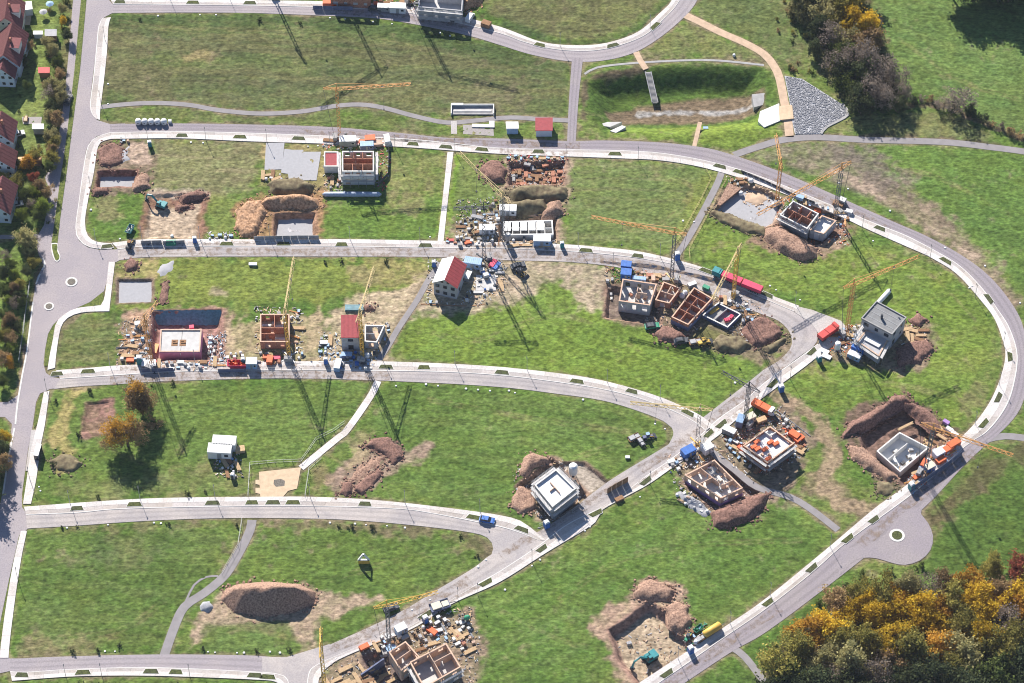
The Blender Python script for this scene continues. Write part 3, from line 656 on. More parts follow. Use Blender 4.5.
pav('pavement_diagonal', [(819,343),(800,357),(764,383)]+r7n[1:], [(828,348),(806,366),(760,400),(735,421),(718,436),(690,456),(668,471),(646,486),(602.5,510),(595,523),(546,553),(500,582),(452,604),(414,628),(370,646),(334.5,662),(320,676),(318,688)], .5)
sheet('pavement_corner', [(795,306),(812,310),(841,321),(850,332),(838,342),(828,350),(818,354),(814,352),(819,342),(818,333),(811,323),(794,312)], .12, 'pave')
pav('pavement_main', [(103,18),(98.6,26),(96,51),(93,80),(90,104),(92,114),(96,119)], [(111,17.5),(108.5,26),(107,51),(104,80),(101,104),(100,114),(100,120)], .55)
pav('pavement_main_south', [(110,132.5),(97,137),(88,146),(83,170),(79,200),(75.5,228),(79,240),(90,247.5),(112,249.5)], [(112,139),(104,141),(98,147),(93.5,175),(88.5,198),(85,222),(88,236),(97,242),(112,243.5)], .5)
def walk(name, a, b, z=.13, m='pave'): ribbon(name, a, b, z, m)
walk('pavement_bulb', [(109,262),(104.5,298),(101,305)], [(115,262),(110.5,300),(109.4,311)])
walk('pavement_bulb_south', [(109.4,304),(97,306),(78,308),(65,314),(56,323),(53,339.6),(50,354),(47.5,370)], [(109.4,311.4),(98,311.6),(82,312.5),(69,317),(62,324.5),(59,336),(56.3,354),(55,368)], .134)
sheet('bulb_verge', [(104,301),(102,306),(78,309.5),(65,315.5),(56,324),(53,340),(50,354),(47.5,366),(44.5,366),(45.5,350),(48.5,334),(53.5,325),(60.5,318),(72,310.5),(90,302.5),(103,292)], .10, 'grassm')
walk('pavement_main_stop', [(44,392),(37.5,424),(31,450),(27,478),(23,504)], [(49.5,391),(45,424),(40,450),(36.5,478),(31,504)])
sheet('main_verge', [(41,394),(44,393),(37.5,424),(34,428),(33.5,424),(36.5,404)], .10, 'grassm')
sheet('bus_stop_platform', [(31.5,430),(38,430),(33,471),(25.5,471)], .126, 'pave')
sheet('main_verge_south', [(25.5,472),(30,472),(25,503),(23,503),(22.8,494)], .10, 'grassm')
walk('pavement_main_end', [(21,531),(14,560),(7,600),(1.5,640),(0,658)], [(27,531),(21,560),(15,600),(10,640),(8.5,658)])
sheet('main_verge_end', [(19,536),(21,533),(14,562),(7,602),(2,640),(-2,640),(1.5,618),(10.5,575)], .10, 'grassm')
# planted median and islands
def rim(name, pts, z, width, m='kerb', inner='grassm'):
    P = smooth_line(GP(pts)+[GP(pts)[0]])[:-1]; c = sum(P, Vector((0,0)))/len(P)
    MB().prism([tuple(p) for p in P], -.3, z).build(name+'_kerb', m)['kind'] = 'structure'
    I = [p+(c-p).normalized()*width for p in P]
    MB().prism([tuple(p) for p in I], 0, z+.04).build(name, inner)['kind'] = 'structure'
sheet('median_verge', [(82,-20),(87,-20),(86.5,0),(80,70),(72,130),(67,170),(60,220),(57.5,243),(51.5,243),(53.5,230),(57.5,200),(60.5,178),(63.5,160),(67.5,130),(74.5,70),(81,0)], .12, 'grassm')
rim('median_head', [(51.5,243.5),(57.5,243.5),(58,250),(60.5,257),(58.5,261.5),(55,261),(51.5,252)], .14, .45)
def island(px, py, r, name, inner='grate'):
    c = G(px, py).to_2d(); P = [(c.x+r*math.cos(a*math.pi/12), c.y+r*math.sin(a*math.pi/12)) for a in range(24)]
    MB().prism(P, -.3, .14).build(name+'_kerb', 'kerb')['kind'] = 'structure'
    MB().prism([(c.x+(p[0]-c.x)*.68, c.y+(p[1]-c.y)*.68) for p in P], 0, .2).build(name, inner)['kind'] = 'structure'
island(71.5, 282, 1.75, 'traffic_island'); island(49, 306.5, 1.45, 'traffic_island_small'); island(897, 535.5, 2.1, 'turning_island', 'bedgreen')
for pts in ([(33,302),(27,350),(22.3,375),(17.5,404),(15.5,424)], [(42.5,258),(45,264),(42,270)], [(40,274),(36,284)], [(14.5,428),(8.5,458),(3,494)]):
    path('road_edge_line', pts, .45, .09, 'kerb')
for a in range(3):
    r = 4.2+a*2.3; c = G(71.5, 282).to_2d(); k = 26
    A = [Vector((c.x+r*math.cos(i*.11-1.2), c.y+r*.86*math.sin(i*.11-1.2))) for i in range(k)]; B = [p+(p-c).normalized()*.05 for p in A]
    strip('paving_joint', A, B, .0225+.001*a, 'bay', .02)
# paths
path('grey_path', [(100,107),(128,104),(159,103),(190,105),(218,110),(260,113.5),(301,111.5),(334.5,106),(360,104.5),(383,107.6),(416.5,116.5),(447,122.5),(475.5,120.5),(510,117.5),(538.5,119),(570,120.5)], 1.7, .012, 'asphalt2')
ribbon('white_footpath', [(447.5,152),(443,195),(437.5,242)], [(453.5,152),(448.5,195),(443.5,242)], .10, 'pave')
path('grey_footpath', [(441,263),(429,279),(416.5,301),(398.5,328),(388,346),(378,361)], 1.75, .014, 'asphalt2')
path('pale_footpath', [(378,381),(370,397),(347,430),(339,437),(301,468)], 2.0, .06, 'pave')
sheet('plaza_paving', [(259,472),(301,467.5),(297,488.7),(288,491),(283,497),(260.5,497),(260,494),(255.5,493),(255.5,488),(260,488),(259.5,485),(255.5,484),(255.5,480),(259.3,480)], .08, 'tanpave')
path('lower_footpath', [(252,520),(250,530),(241,549),(225.5,574.6),(205,592.5),(184.5,606.6),(174,628),(164,656)], 2.5, .014, 'asphalt2')
path('lower_path_loop', [(218,576),(206,577),(194,585),(186,601)], .6, .012, 'asphalt2')
path('field_road', [(734,155),(748,150),(764,145),(782,140),(815,137.2),(866.5,139.8),(943,142),(989.5,147),(1024,151.5),(1060,158)], 2.4, .014, 'asphalt2')
path('gravel_track', [(683,14),(700,22),(720,32),(745,43),(764,54),(774,66),(779.5,78),(784.5,102.5),(787,113),(789.6,137)], 2.6, .014, 'track')
path('basin_path', [(584.5,74),(597,67.5),(628,63.5),(679,60.5),(718,60.5),(764,65)], .8, .01, 'concd')
path('steps_track', [(636,52),(640,60),(646,69)], 1.9, .012, 'track')
path('orchard_path', [(0,237),(15,237),(40,236)], 1.4, .012, 'asphalt2')
path('site_path', [(712,452),(735,470),(757,487),(790,497),(812,510),(838,530)], 2.0, .012, 'asphalt2')
path('side_path', [(733,648),(745,657),(765,683),(775,700)], 2.0, .012, 'asphalt2')
path('east_stub', [(985,440),(1005,436),(1040,440)], 2.2, .012, 'asphalt2')
path('east_footpath', [(664,292),(672,270)], 1, .012, 'asphalt2')
path('ring_footpath', [(722,171),(718,182),(708,202),(694,228),(683,246),(674,258)], 2.0, .014, 'asphalt2')
path('basin_side_path', [(700,122),(697,135),(694,147)], 1.3, .014, 'track')
sheet('plaza_gravel', [(274,480),(281,479),(285,481),(284.5,486),(276,487),(273.5,484)], .09, 'grate')

finish_terrain(); build_terrain()
# ------------------------------------------------------------------ library of things
PI = math.pi
def mk(key): return thing(key[0], None, key[1])
def f_toilet():
    t = thing('portable_toilet', None, 'portable toilet')
    b = MB().box(-.55,.55,-.55,.55,.08,2.1)
    for s in (-1, 1): b.bar((s*.5,-.57,.1),(s*.5,-.57,2.1),.08); b.bar((s*.5,.57,.1),(s*.5,.57,2.1),.08)
    b.build('body', 'blue', t)
    MB().box(-.42,.42,-.60,-.553,.15,1.95).build('door', 'blue', t)
    r = MB(); r.add([(-.6,-.6,2.1),(.6,-.6,2.1),(.6,.6,2.1),(-.6,.6,2.1),(-.35,-.35,2.35),(.35,-.35,2.35),(.35,.35,2.35),(-.35,.35,2.35)], [(0,1,5,4),(1,2,6,5),(2,3,7,6),(3,0,4,7),(4,5,6,7),(3,2,1,0)])
    r.build('roof', 'whitep', t)
    return t
def f_container():
    t = thing('site_container', None, 'container')
    b = MB().box(-2.5,2.5,-1.2,1.2,.12,2.45)
    for i in range(21):
        x = -2.4+i*.24; b.box(x,x+.1,-1.235,-1.2,.25,2.3); b.box(x,x+.1,1.2,1.235,.25,2.3)
    b.build('body', 'bluelt', t)
    r = MB().box(-2.54,2.54,-1.25,1.25,2.45,2.6)
    for i in range(9): r.box(-2.3+i*.55,-2.1+i*.55,-1.1,1.1,2.6,2.64)
    r.build('roof', 'whitem', t)
    MB().box(-.45,.45,-1.28,-1.236,.2,2.15).build('door', 'greym', t)
    w = MB().box(1.0,2.0,-1.27,-1.236,1.1,2.0).build('window_frame', 'whitep', t); MB().box(1.08,1.92,-1.285,-1.271,1.18,1.92).build('pane', 'glass', w)
    MB().box(-2.5,2.5,-1.1,-.9,-.05,.12).box(-2.5,2.5,.9,1.1,-.05,.12).build('skid_frame', 'darkm', t)
    return t
def f_skip():
    t = thing('skip', None, 'skip')
    b = MB(); o = [(-1.1,-.8),(1.1,-.8),(1.1,.8),(-1.1,.8)]
    q = [(x*1.0,y,.1) for x, y in o]+[(x*1.65,y*1.1,1.3) for x, y in o]+[(x*1.58,y*1.03,1.3) for x, y in o]+[(x*.95,y*.93,.2) for x, y in o]
    fs = [(3,2,1,0)]+[(i,(i+1)%4,4+(i+1)%4,4+i) for i in range(4)]+[(4+i,4+(i+1)%4,8+(i+1)%4,8+i) for i in range(4)]+[(8+i,8+(i+1)%4,12+(i+1)%4,12+i) for i in range(4)]+[(12,13,14,15)]
    b.add(q, fs).build('body', 'orange', t)
    c = MB(); rr = random.Random(3)
    for i in range(16):
        x, y = rr.uniform(-1.1,1.1), rr.uniform(-.6,.6); c.bar((x,y,.3),(x+rr.uniform(-.5,.5),y+rr.uniform(-.4,.4),rr.uniform(.9,1.35)),.18,.3)
    c.build('waste', 'wood', t)
    for s in (-1, 1): MB().tube([(s*1.45,-.93,.8),(s*1.45,.93,.8)], .06, 6).build('lifting_bar', 'darkm', t)
    return t
def f_pallet():
    t = thing('block_pallet', None, 'pallet')
    p = MB()
    for i in range(5): p.box(-.6,.6,-.5+i*.225,-.36+i*.225,.11,.15)
    for x in (-.5,-.05,.4): p.box(x,x+.1,-.5,.5,0,.11)
    p.build('pallet', 'wood', t)
    l = MB()
    for k in range(4):
        for i in range(3):
            for j in range(2): l.box(-.56+i*.375,-.2+i*.375,-.46+j*.47,-.01+j*.47,.15+k*.27,.405+k*.27)
    l.build('block_load', 'whitew', t)
    return t
def f_lowpallet():
    t = thing('material_pallet', None, 'pallet')
    p = MB()
    for i in range(5): p.box(-.6,.6,-.5+i*.225,-.36+i*.225,.11,.15)
    for x in (-.5,-.05,.4): p.box(x,x+.1,-.5,.5,0,.11)
    p.build('pallet', 'wood', t)
    l = MB(); rr = random.Random(9)
    for k in range(3):
        for i in range(3): l.box(-.55+i*.37,-.2+i*.37-rr.random()*.05,-.45+rr.random()*.1,.45-rr.random()*.2,.15+k*.18,.32+k*.18)
    l.build('load', 'greyw', t)
    return t
def f_timber():
    t = thing('timber_stack', None, 'timber stack'); b = MB(); rr = random.Random(4)
    for k in range(3):
        for i in range(6): y = -.6+i*.21; d = rr.uniform(-.2,.2); b.box(-2+d,2+d,y,y+.17,.12+k*.17,.27+k*.17)
    b.build('plank_layer', 'wood', t)
    for x in (-1.4, 1.2): MB().box(x,x+.12,-.65,.7,-.02,.12).build('bearer', 'woodd', t)
    return t
def f_boards():
    t = thing('formwork_stack', None, 'formwork'); rr = random.Random(5)
    b = MB()
    for k in range(6): d = rr.uniform(-.08,.08); b.box(-1.2+d,1.2+d,-.65,.65,.12+k*.13,.23+k*.13)
    b.build('panel_layers', 'orred', t)
    for x in (-.9,.8): MB().box(x,x+.12,-.7,.7,-.02,.12).build('bearer', 'woodd', t)
    return t
def f_tank():
    t = thing('liquid_tank', None, 'tank')
    MB().box(-.55,.55,-.45,.45,.16,1.1).build('bottle', 'whitep', t)
    c = MB()
    for i in range(6):
        x = -.58+i*.232
        for s in (-1, 1): c.bar((x,s*.49,.14),(x,s*.49,1.14),.03)
    for z in (.3,.6,.9,1.14):
        for s in (-1, 1): c.bar((-.6,s*.49,z),(.6,s*.49,z),.03); c.bar((s*.6,-.49,z),(s*.6,.49,z),.03)
    c.build('cage_frame', 'greym', t); MB().box(-.6,.6,-.5,.5,0,.14).build('base', 'darkm', t)
    return t
def f_silo():
    t = thing('mortar_silo', None, 'silo')
    MB().tube([(0,0,1.6),(0,0,2.6),(0,0,5.6),(0,0,6.0)], [.35,1.2,1.2,.7], 20).build('drum', 'whitem', t)
    for i in range(4):
        a = PI/4+i*PI/2; MB().bar((1.1*math.cos(a),1.1*math.sin(a),-.1),(1.1*math.cos(a),1.1*math.sin(a),2.7),.14).build('leg', 'greym', t)
    MB().box(-.4,.4,-.4,.4,.6,1.6).build('mixer_box', 'darkm', t)
    return t
def f_excavator():
    t = thing('crawler_excavator', None, 'excavator')
    for s in (-1, 1):
        k = MB().prism([(-1.7,.0),(-1.9,.35),(-1.6,.75),(1.6,.75),(1.9,.35),(1.7,.0)], -.28, .28)
        k.v = [(x, s*1.05+z, y) for x, y, z in k.v]; k.build('track', 'blackr', t)
    MB().box(-1.1,1.1,-.8,.8,.4,.95).build('undercarriage', 'darkm', t)
    u = MB().box(-2.0,1.3,-1.25,1.25,.98,1.35); u.box(-2.1,-.3,-1.2,1.2,1.35,2.1); u.box(-.3,1.1,-1.2,-.4,1.35,1.75)
    u.build('house', 'teal', t)
    c = MB().add([(-.2,.3,1.35),(1.35,.3,1.35),(1.35,1.2,1.35),(-.2,1.2,1.35),(-.2,.35,2.95),(.9,.35,2.95),(.9,1.15,2.95),(-.2,1.15,2.95)], [(0,3,2,1),(4,5,6,7),(0,1,5,4),(1,2,6,5),(2,3,7,6),(3,0,4,7)])
    cb = c.build('cab', 'teal', t)
    MB().add([(1.36,.38,1.6),(1.36,1.12,1.6),(1.0,1.08,2.8),(1.0,.42,2.8)], [(0,1,2,3)]).box(.0,1.0,1.17,1.215,1.7,2.7).build('windscreen', 'glass', cb)
    MB().bar((1.0,0,1.5),(3.3,0,4.3),.42,.55).bar((3.2,0,4.25),(5.2,0,3.7),.4,.45).build('boom', 'teal', t)
    MB().bar((5.1,0,4.0),(5.9,0,1.4),.34,.42).build('stick', 'teal', t)
    bk = MB().prism([(0,0),(.7,-.2),(.9,-.9),(.1,-1.0),(-.3,-.5)], -.5, .5); bk.v = [(5.9+x-.5, z, 1.5+y) for x, y, z in bk.v]; bk.build('bucket', 'darkm', t)
    MB().tube([(1.3,0,1.3),(2.6,0,3.2)], .09, 6).build('hydraulic_ram', 'greym', t); MB().tube([(3.2,0,4.6),(4.9,0,4.3)], .09, 6).build('hydraulic_ram', 'greym', t)
    return t
def f_loader():
    t = thing('wheel_loader', None, 'loader')
    for x in (-1.1, 1.1):
        for s in (-1, 1):
            w = MB().tube([(x,s*.65,.5),(x,s*.95,.5)], .5, 14).build('wheel', 'blackr', t); MB().tube([(x,s*.9,.5),(x,s*.97,.5)], .24, 10).build('rim', 'yellow', w)
    MB().box(-1.9,.2,-.55,.55,.6,1.5).box(.2,1.6,-.4,.4,.6,1.0).build('body', 'yellow', t)
    c = MB().box(-.7,.4,-.5,.5,1.5,2.5).build('cab', 'darkm', t); MB().box(-.75,.45,-.55,.55,2.5,2.6).build('roof', 'yellow', c)
    b = MB().prism([(0,0),(.9,0),(.5,.3),(.1,.8),(-.2,.5)], -1, 1); b.v = [(2.0+x, z, .1+y) for x, y, z in b.v]; b.build('bucket', 'darkm', t)
    for s in (-1, 1): MB().bar((.4,s*.45,1.3),(2.1,s*.45,.5),.14,.22).build('lift_arm', 'yellow', t)
    return t
def car_body(L, Wd, hb, cab0, cab1, top, slope=.45):
    b = MB(); w = Wd/2
    prof = [(-L/2,.35),(-L/2+.05,hb-.05),(-L/2+.25,hb),(L/2-.5,hb-.08),(L/2-.05,hb-.25),(L/2,.35)]
    n = len(prof); b.add([(x,s*w,z) for s in (-1, 1) for x, z in prof], [tuple(range(n)), tuple(range(2*n-1, n-1, -1))]+[(i, n+i, n+(i+1)%n, (i+1)%n) for i in range(n)])
    return b
def wheels(t, xs, w, r=.33, y0=None):
    for x in xs:
        for s in (-1, 1):
            k = MB().tube([(x,s*(w-.2),r),(x,s*(w+.02),r)], r, 14).build('wheel', 'blackr', t); MB().tube([(x,s*w,r),(x,s*(w+.03),r)], r*.55, 10).build('rim', 'greym', k)
def f_car():
    t = thing('parked_car', None, 'car')
    car_body(4.3,1.75,.95,0,0,0).build('body', 'darkm', t)
    g = MB().add([(-1.9,-.82,.93),(1.1,-.82,.9),(1.1,.82,.9),(-1.9,.82,.93),(-1.35,-.65,1.42),(.35,-.65,1.42),(.35,.65,1.42),(-1.35,.65,1.42)], [(0,1,5,4),(1,2,6,5),(2,3,7,6),(3,0,4,7)]).build('windows', 'glass', t)
    MB().box(-1.4,.4,-.68,.68,1.41,1.47).build('roof', 'darkm', t)
    wheels(t, (-1.35,1.35), .86)
    for s in (-1, 1): MB().box(2.1,2.17,s*.6-.18,s*.6+.18,.58,.72).build('headlight', 'whitep', t)
    return t
def f_van():
    t = thing('delivery_van', None, 'van')
    b = MB(); w = .98; prof = [(-2.6,.4),(-2.6,2.25),(-2.4,2.4),(1.1,2.4),(1.75,1.45),(2.5,1.1),(2.65,.9),(2.65,.4)]; n = len(prof)
    b.add([(x,s*w,z) for s in (-1, 1) for x, z in prof], [tuple(range(n)), tuple(range(2*n-1, n-1, -1))]+[(i, n+i, n+(i+1)%n, (i+1)%n) for i in range(n)])
    b.build('body', 'whitem', t)
    MB().add([(1.17,-.85,2.33),(1.17,.85,2.33),(1.74,.88,1.52),(1.74,-.88,1.52)], [(0,3,2,1)]).box(.4,1.2,-1.0,-.982,1.45,2.1).box(.4,1.2,.982,1.0,1.45,2.1).build('windscreen', 'glass', t)
    wheels(t, (-1.6,1.7), .97, .36)
    MB().box(-2.64,-2.602,-.8,.8,.6,2.2).build('rear_door', 'whitem', t)
    return t
def f_truck():
    t = thing('articulated_truck', None, 'truck')
    c = MB().box(5.6,7.7,-1.2,1.2,.9,3.2); c.box(5.0,5.6,-1.15,1.15,.9,3.0); c.build('cab', 'teal', t)
    MB().box(7.7,7.73,-1.05,1.05,1.9,2.9).build('windscreen', 'glass', t)
    MB().box(1.0,7.6,-.5,.5,.55,.9).build('chassis_frame', 'darkm', t)
    for x0, x1 in ((-8.2,-1.9),(-1.6,4.8)):
        tr = MB().box(x0,x1,-1.22,1.22,1.05,1.25)
        k = tr.build('trailer_bed', 'darkm', t)
        cv = MB(); m = 14
        for i in range(m):
            xa = x0+(x1-x0)*i/m; cv.box(xa+.02,xa+(x1-x0)/m-.02,-1.27,1.27,1.25,2.6)
        cv.box(x0+.05,x1-.05,-1.2,1.2,2.6,2.75); cv.build('tarpaulin', 'crim', k)
    wheels(t, (-7.0,-5.9,-4.8,1.0,2.2,6.6), 1.2, .5)
    return t
def f_trailer():
    t = thing('flat_trailer', None, 'trailer')
    MB().box(-1.8,1.8,-.9,.9,.6,.75).build('bed', 'woodd', t)
    for s in (-1, 1): MB().box(-1.8,1.8,s*.9-.03,s*.9+.03,.75,1.05).build('side_board', 'woodd', t)
    MB().bar((1.8,0,.6),(3.0,0,.5),.1).build('drawbar', 'darkm', t)
    wheels(t, (-.4,.5), .95, .34)
    MB().box(-1.5,.2,-.7,.7,.75,1.3).box(.4,1.6,-.6,.5,.75,1.1).build('load', 'greyw', t)
    return t
def f_mixer():
    t = thing('cement_mixer', None, 'mixer')
    MB().tube([(-.1,0,.9),(.15,0,1.0),(.55,0,1.25),(.75,0,1.4)], [.2,.45,.42,.25], 14).build('drum', 'orange', t)
    f = MB()
    for s in (-1, 1): f.bar((-.5,s*.4,0),(.1,s*.35,1.0),.06); f.bar((.5,s*.4,0),(.1,s*.35,1.0),.06)
    f.build('frame', 'darkm', t); MB().box(-.6,-.2,-.25,.25,.5,.95).build('motor', 'darkm', t)
    return t
def f_drum():
    t = thing('cable_drum', None, 'cable drum')
    for s in (-1, 1): MB().tube([(0,s*.42,.6),(0,s*.5,.6)], .6, 18).build('flange', 'woodd', t)
    MB().tube([(0,-.42,.6),(0,.42,.6)], .38, 14).build('cable_winding', 'blackr', t)
    return t
def f_bag():
    t = thing('bulk_bag', None, 'bag'); b = MB()
    b.tube([(0,0,0),(0,0,.15),(0,0,.55),(0,0,.85),(0,0,.95)], [.42,.52,.54,.46,.25], 10); b.build('sack', 'whitep', t, True)
    for i in range(4):
        a = PI/4+i*PI/2; MB().tube([(.35*math.cos(a),.35*math.sin(a),.85),(.3*math.cos(a+.3),.3*math.sin(a+.3),1.08),(.35*math.cos(a+.6),.35*math.sin(a+.6),.85)], .03, 5).build('strap', 'bluelt', t)
    return t
def f_pipes():
    t = thing('pipe_bundle', None, 'pipes'); b = MB()
    for i in range(4): b.tube([(-2,-.3+i*.2,.1),(2,-.3+i*.2,.1)], .1, 8)
    for i in range(3): b.tube([(-2,-.2+i*.2,.27),(2,-.2+i*.2,.27)], .1, 8)
    b.build('pipe_layers', 'orange', t)
    for x in (-1.2, 1.2): MB().box(x,x+.06,-.45,.5,.0,.42).build('binding_strap', 'darkm', t)
    return t
def f_box():
    t = thing('tool_chest', None, 'tool box')
    MB().box(-.6,.6,-.35,.35,.05,.62).build('body', 'bluelt', t)
    MB().box(-.63,.63,-.38,.38,.62,.72).build('lid', 'bluelt', t)
    for s in (-1, 1): MB().box(s*.615-.015,s*.615+.015,-.12,.12,.35,.42).build('handle', 'darkm', t)
    return t
LIB = {'toilet': f_toilet, 'container': f_container, 'skip': f_skip, 'pallet': f_pallet, 'lowpallet': f_lowpallet, 'timber': f_timber, 'boards': f_boards, 'tank': f_tank, 'silo': f_silo,
       'excavator': f_excavator, 'loader': f_loader, 'car': f_car, 'van': f_van, 'truck': f_truck, 'trailer': f_trailer, 'mixer': f_mixer, 'drum': f_drum, 'bag': f_bag, 'pipes': f_pipes, 'box': f_box}
def put(key, px, py, rz, label, group=None, scale=None, colours=None, z=None):
    p = G(px, py, z or 0); p.z = z if z is not None else min(0.0, ground_z(p.x, p.y)+.06)-.02
    return inst(key, LIB[key], p, R(rz), label, group, scale, colours)
# --- earth heaps
def mound(pts, hgt, slope, m, label, rough=.5, seed=1, name='earth_mound', cat='earth mound', na=.8, res=.36, zoff=0.0):
    P = lin(pts); xs = [p[0] for p in P]; ys = [p[1] for p in P]; cx = sum(xs)/len(xs); cy = sum(ys)/len(ys)
    ax = np.arange(min(xs)-1.5, max(xs)+1.5, res); ay = np.arange(min(ys)-1.5, max(ys)+1.5, res)
    x, y = np.meshgrid(ax, ay)
    d = inside_dist(P, x, y)+(fbm(x, y, 3.0, seed, 2)-.5)*2*na
    hh = hgt*(.70+.75*(fbm(x, y, 5.0, seed+3, 2)-.25)); q = np.clip(d+.2, 0, None)*(1.22 if hgt > 1.05 else hgt/max(slope, .5)); h = hh*q/(hh**4+q**4)**.25+(.7*rough+.1)*(fbm(x, y, 1.3, seed+7, 4)-.5)*sst(-.2, .8, d)
    h = np.where(d < -.2, -.55, h-.16)+zoff
    ok = d > -1.0
    b = MB(); idx = {}
    for j in range(len(ay)-1):
        for i in range(len(ax)-1):
            if ok[j, i] and ok[j, i+1] and ok[j+1, i] and ok[j+1, i+1]:
                f = []
                for q in ((j, i), (j, i+1), (j+1, i+1), (j+1, i)):
                    if q not in idx: idx[q] = len(b.v); b.v.append((float(x[q])-cx, float(y[q])-cy, float(h[q])))
                    f.append(idx[q])
                b.f.append(tuple(f))
    o = b.build(name, m, None, True); o.location = (cx, cy, 0)
    if m not in ('gravel','stone'):
        CLODS.append((P, m, seed))
    return tag(o, label, cat)
CLODS = []
# --- cranes
def lattice(b, a, c, w, n, tri=False):
    a = Vector(a); c = Vector(c); d = (c-a).normalized(); u = Vector((0,0,1)) if abs(d.z) < .9 else Vector((1,0,0))
    x = d.cross(u).normalized(); y = x.cross(d).normalized()
    offs = [x*w/2-y*w/2, -x*w/2-y*w/2, y*w*.55] if tri else [x*w/2+y*w/2, -x*w/2+y*w/2, -x*w/2-y*w/2, x*w/2-y*w/2]
    t = max(.09, w*.135)
    for o in offs: b.bar(a+o, c+o, t)
    for i in range(n):
        p = a.lerp(c, i/n); q = a.lerp(c, (i+1)/n)
        for k in range(len(offs)):
            o1, o2 = offs[k], offs[(k+1) % len(offs)]
            b.bar(p+(o1 if i % 2 else o2), q+(o2 if i % 2 else o1), t*.7)
def crane(base, h, tip, colr, label, jcol=None, counter=3.5, ang=None, foot=True, basecol='darkm', droop=0.0, mw=.85):
    p = G(*base); p.z = min(0, ground_z(p.x, p.y)); h = float(h)
    q = G(tip[0], tip[1], h+p.z); L = (Vector((q.x, q.y))-Vector((p.x, p.y))).length; a = math.atan2(q.y-p.y, q.x-p.x)
    t = thing('tower_crane', label, 'crane', (p.x, p.y, p.z), a)
    f = MB()
    for s in (-1, 1): f.bar((-2,s*2,.15),(2,-s*2,.15),.3,.3)
    for x in (-1.9,1.9):
        for y in (-1.9,1.9): f.box(x-.4,x+.4,y-.4,y+.4,-.25,.1)
    f.build('base_frame', basecol, t)
    for i in range(3): MB().box(-2.1,-.9,-1.1,1.1,.4+i*.5,.86+i*.5).build('ballast', 'concd', t)
    m = MB(); lattice(m, (0,0,.3), (0,0,h), mw, int(h/1.1)); m.build('mast', colr, t)
    j = MB(); lattice(j, (0,0,h+.4), (L,0,h+.4+droop), .85, int(L/1.2), True); jb = j.build('jib', jcol or colr, t)
    MB().bar((L*.62-.4,0,h-.25+droop*.6),(L*.62+.4,0,h-.25+droop*.6),.5,.3).build('trolley', 'darkm', jb)
    k = MB(); lattice(k, (0,0,h+.4), (-counter,0,h+.9), .7, 4, True); k.bar((-counter,0,h+.9),(0,0,h+2.6),.12); k.bar((0,0,h),(0,0,h+2.6),.3); k.bar((0,0,h+2.6),(L*.6,0,h+.9+droop*.6),.08); k.build('tie_frame', jcol or colr, t)
    MB().bar((-counter,0,h+.9),(-1.6,0,1.0),.09).build('guy_rope', 'darkm', t)
    MB().bar((L*.62,0,h-.3+droop*.6),(L*.62,0,h*.55),.05).box(L*.62-.2,L*.62+.2,-.2,.2,h*.55-.5,h*.55).build('hook', 'darkm', t)
    return t
# --- fences
def fence(pts, label, m='greym', h=2.0, panel=3.5, sheeted=False, post='greym', feet=True, name='site_fence', cat='fence', rail=True, z=0):
    P = GP(pts); t = thing(name, label, cat, (P[0].x, P[0].y, z)); o = P[0]
    for a, b in zip(P, P[1:]):
        L = (b-a).length; n = max(1, round(L/panel))
        for i in range(n):
            p = a.lerp(b, i/n)-o; q = a.lerp(b, (i+1)/n)-o; d = (q-p).normalized()*.04
            k = MB(); p3 = Vector((p.x+d.x, p.y+d.y, 0)); q3 = Vector((q.x-d.x, q.y-d.y, 0)); zz = lambda v, hh: v+Vector((0,0,hh))
            if sheeted: k.bar(zz(p3, h/2), zz(q3, h/2), .03, h*.95)
            else:
                k.bar(zz(p3,h), zz(q3,h), .05); k.bar(zz(p3,.15), zz(q3,.15), .05); k.bar(p3, zz(p3,h), .05); k.bar(q3, zz(q3,h), .05)
                if rail:
                    for s in range(1, 9): k.bar(zz(p3.lerp(q3, s/9), .15), zz(p3.lerp(q3, s/9), h), .018)
                    k.bar(zz(p3,h*.55), zz(q3,h*.55), .03)
            k.build('panel', m, t)
            if feet:
                MB().box(p.x-.35,p.x+.35,p.y-.12,p.y+.12,-.2,.15).build('foot_block', 'concd', t)
    return t
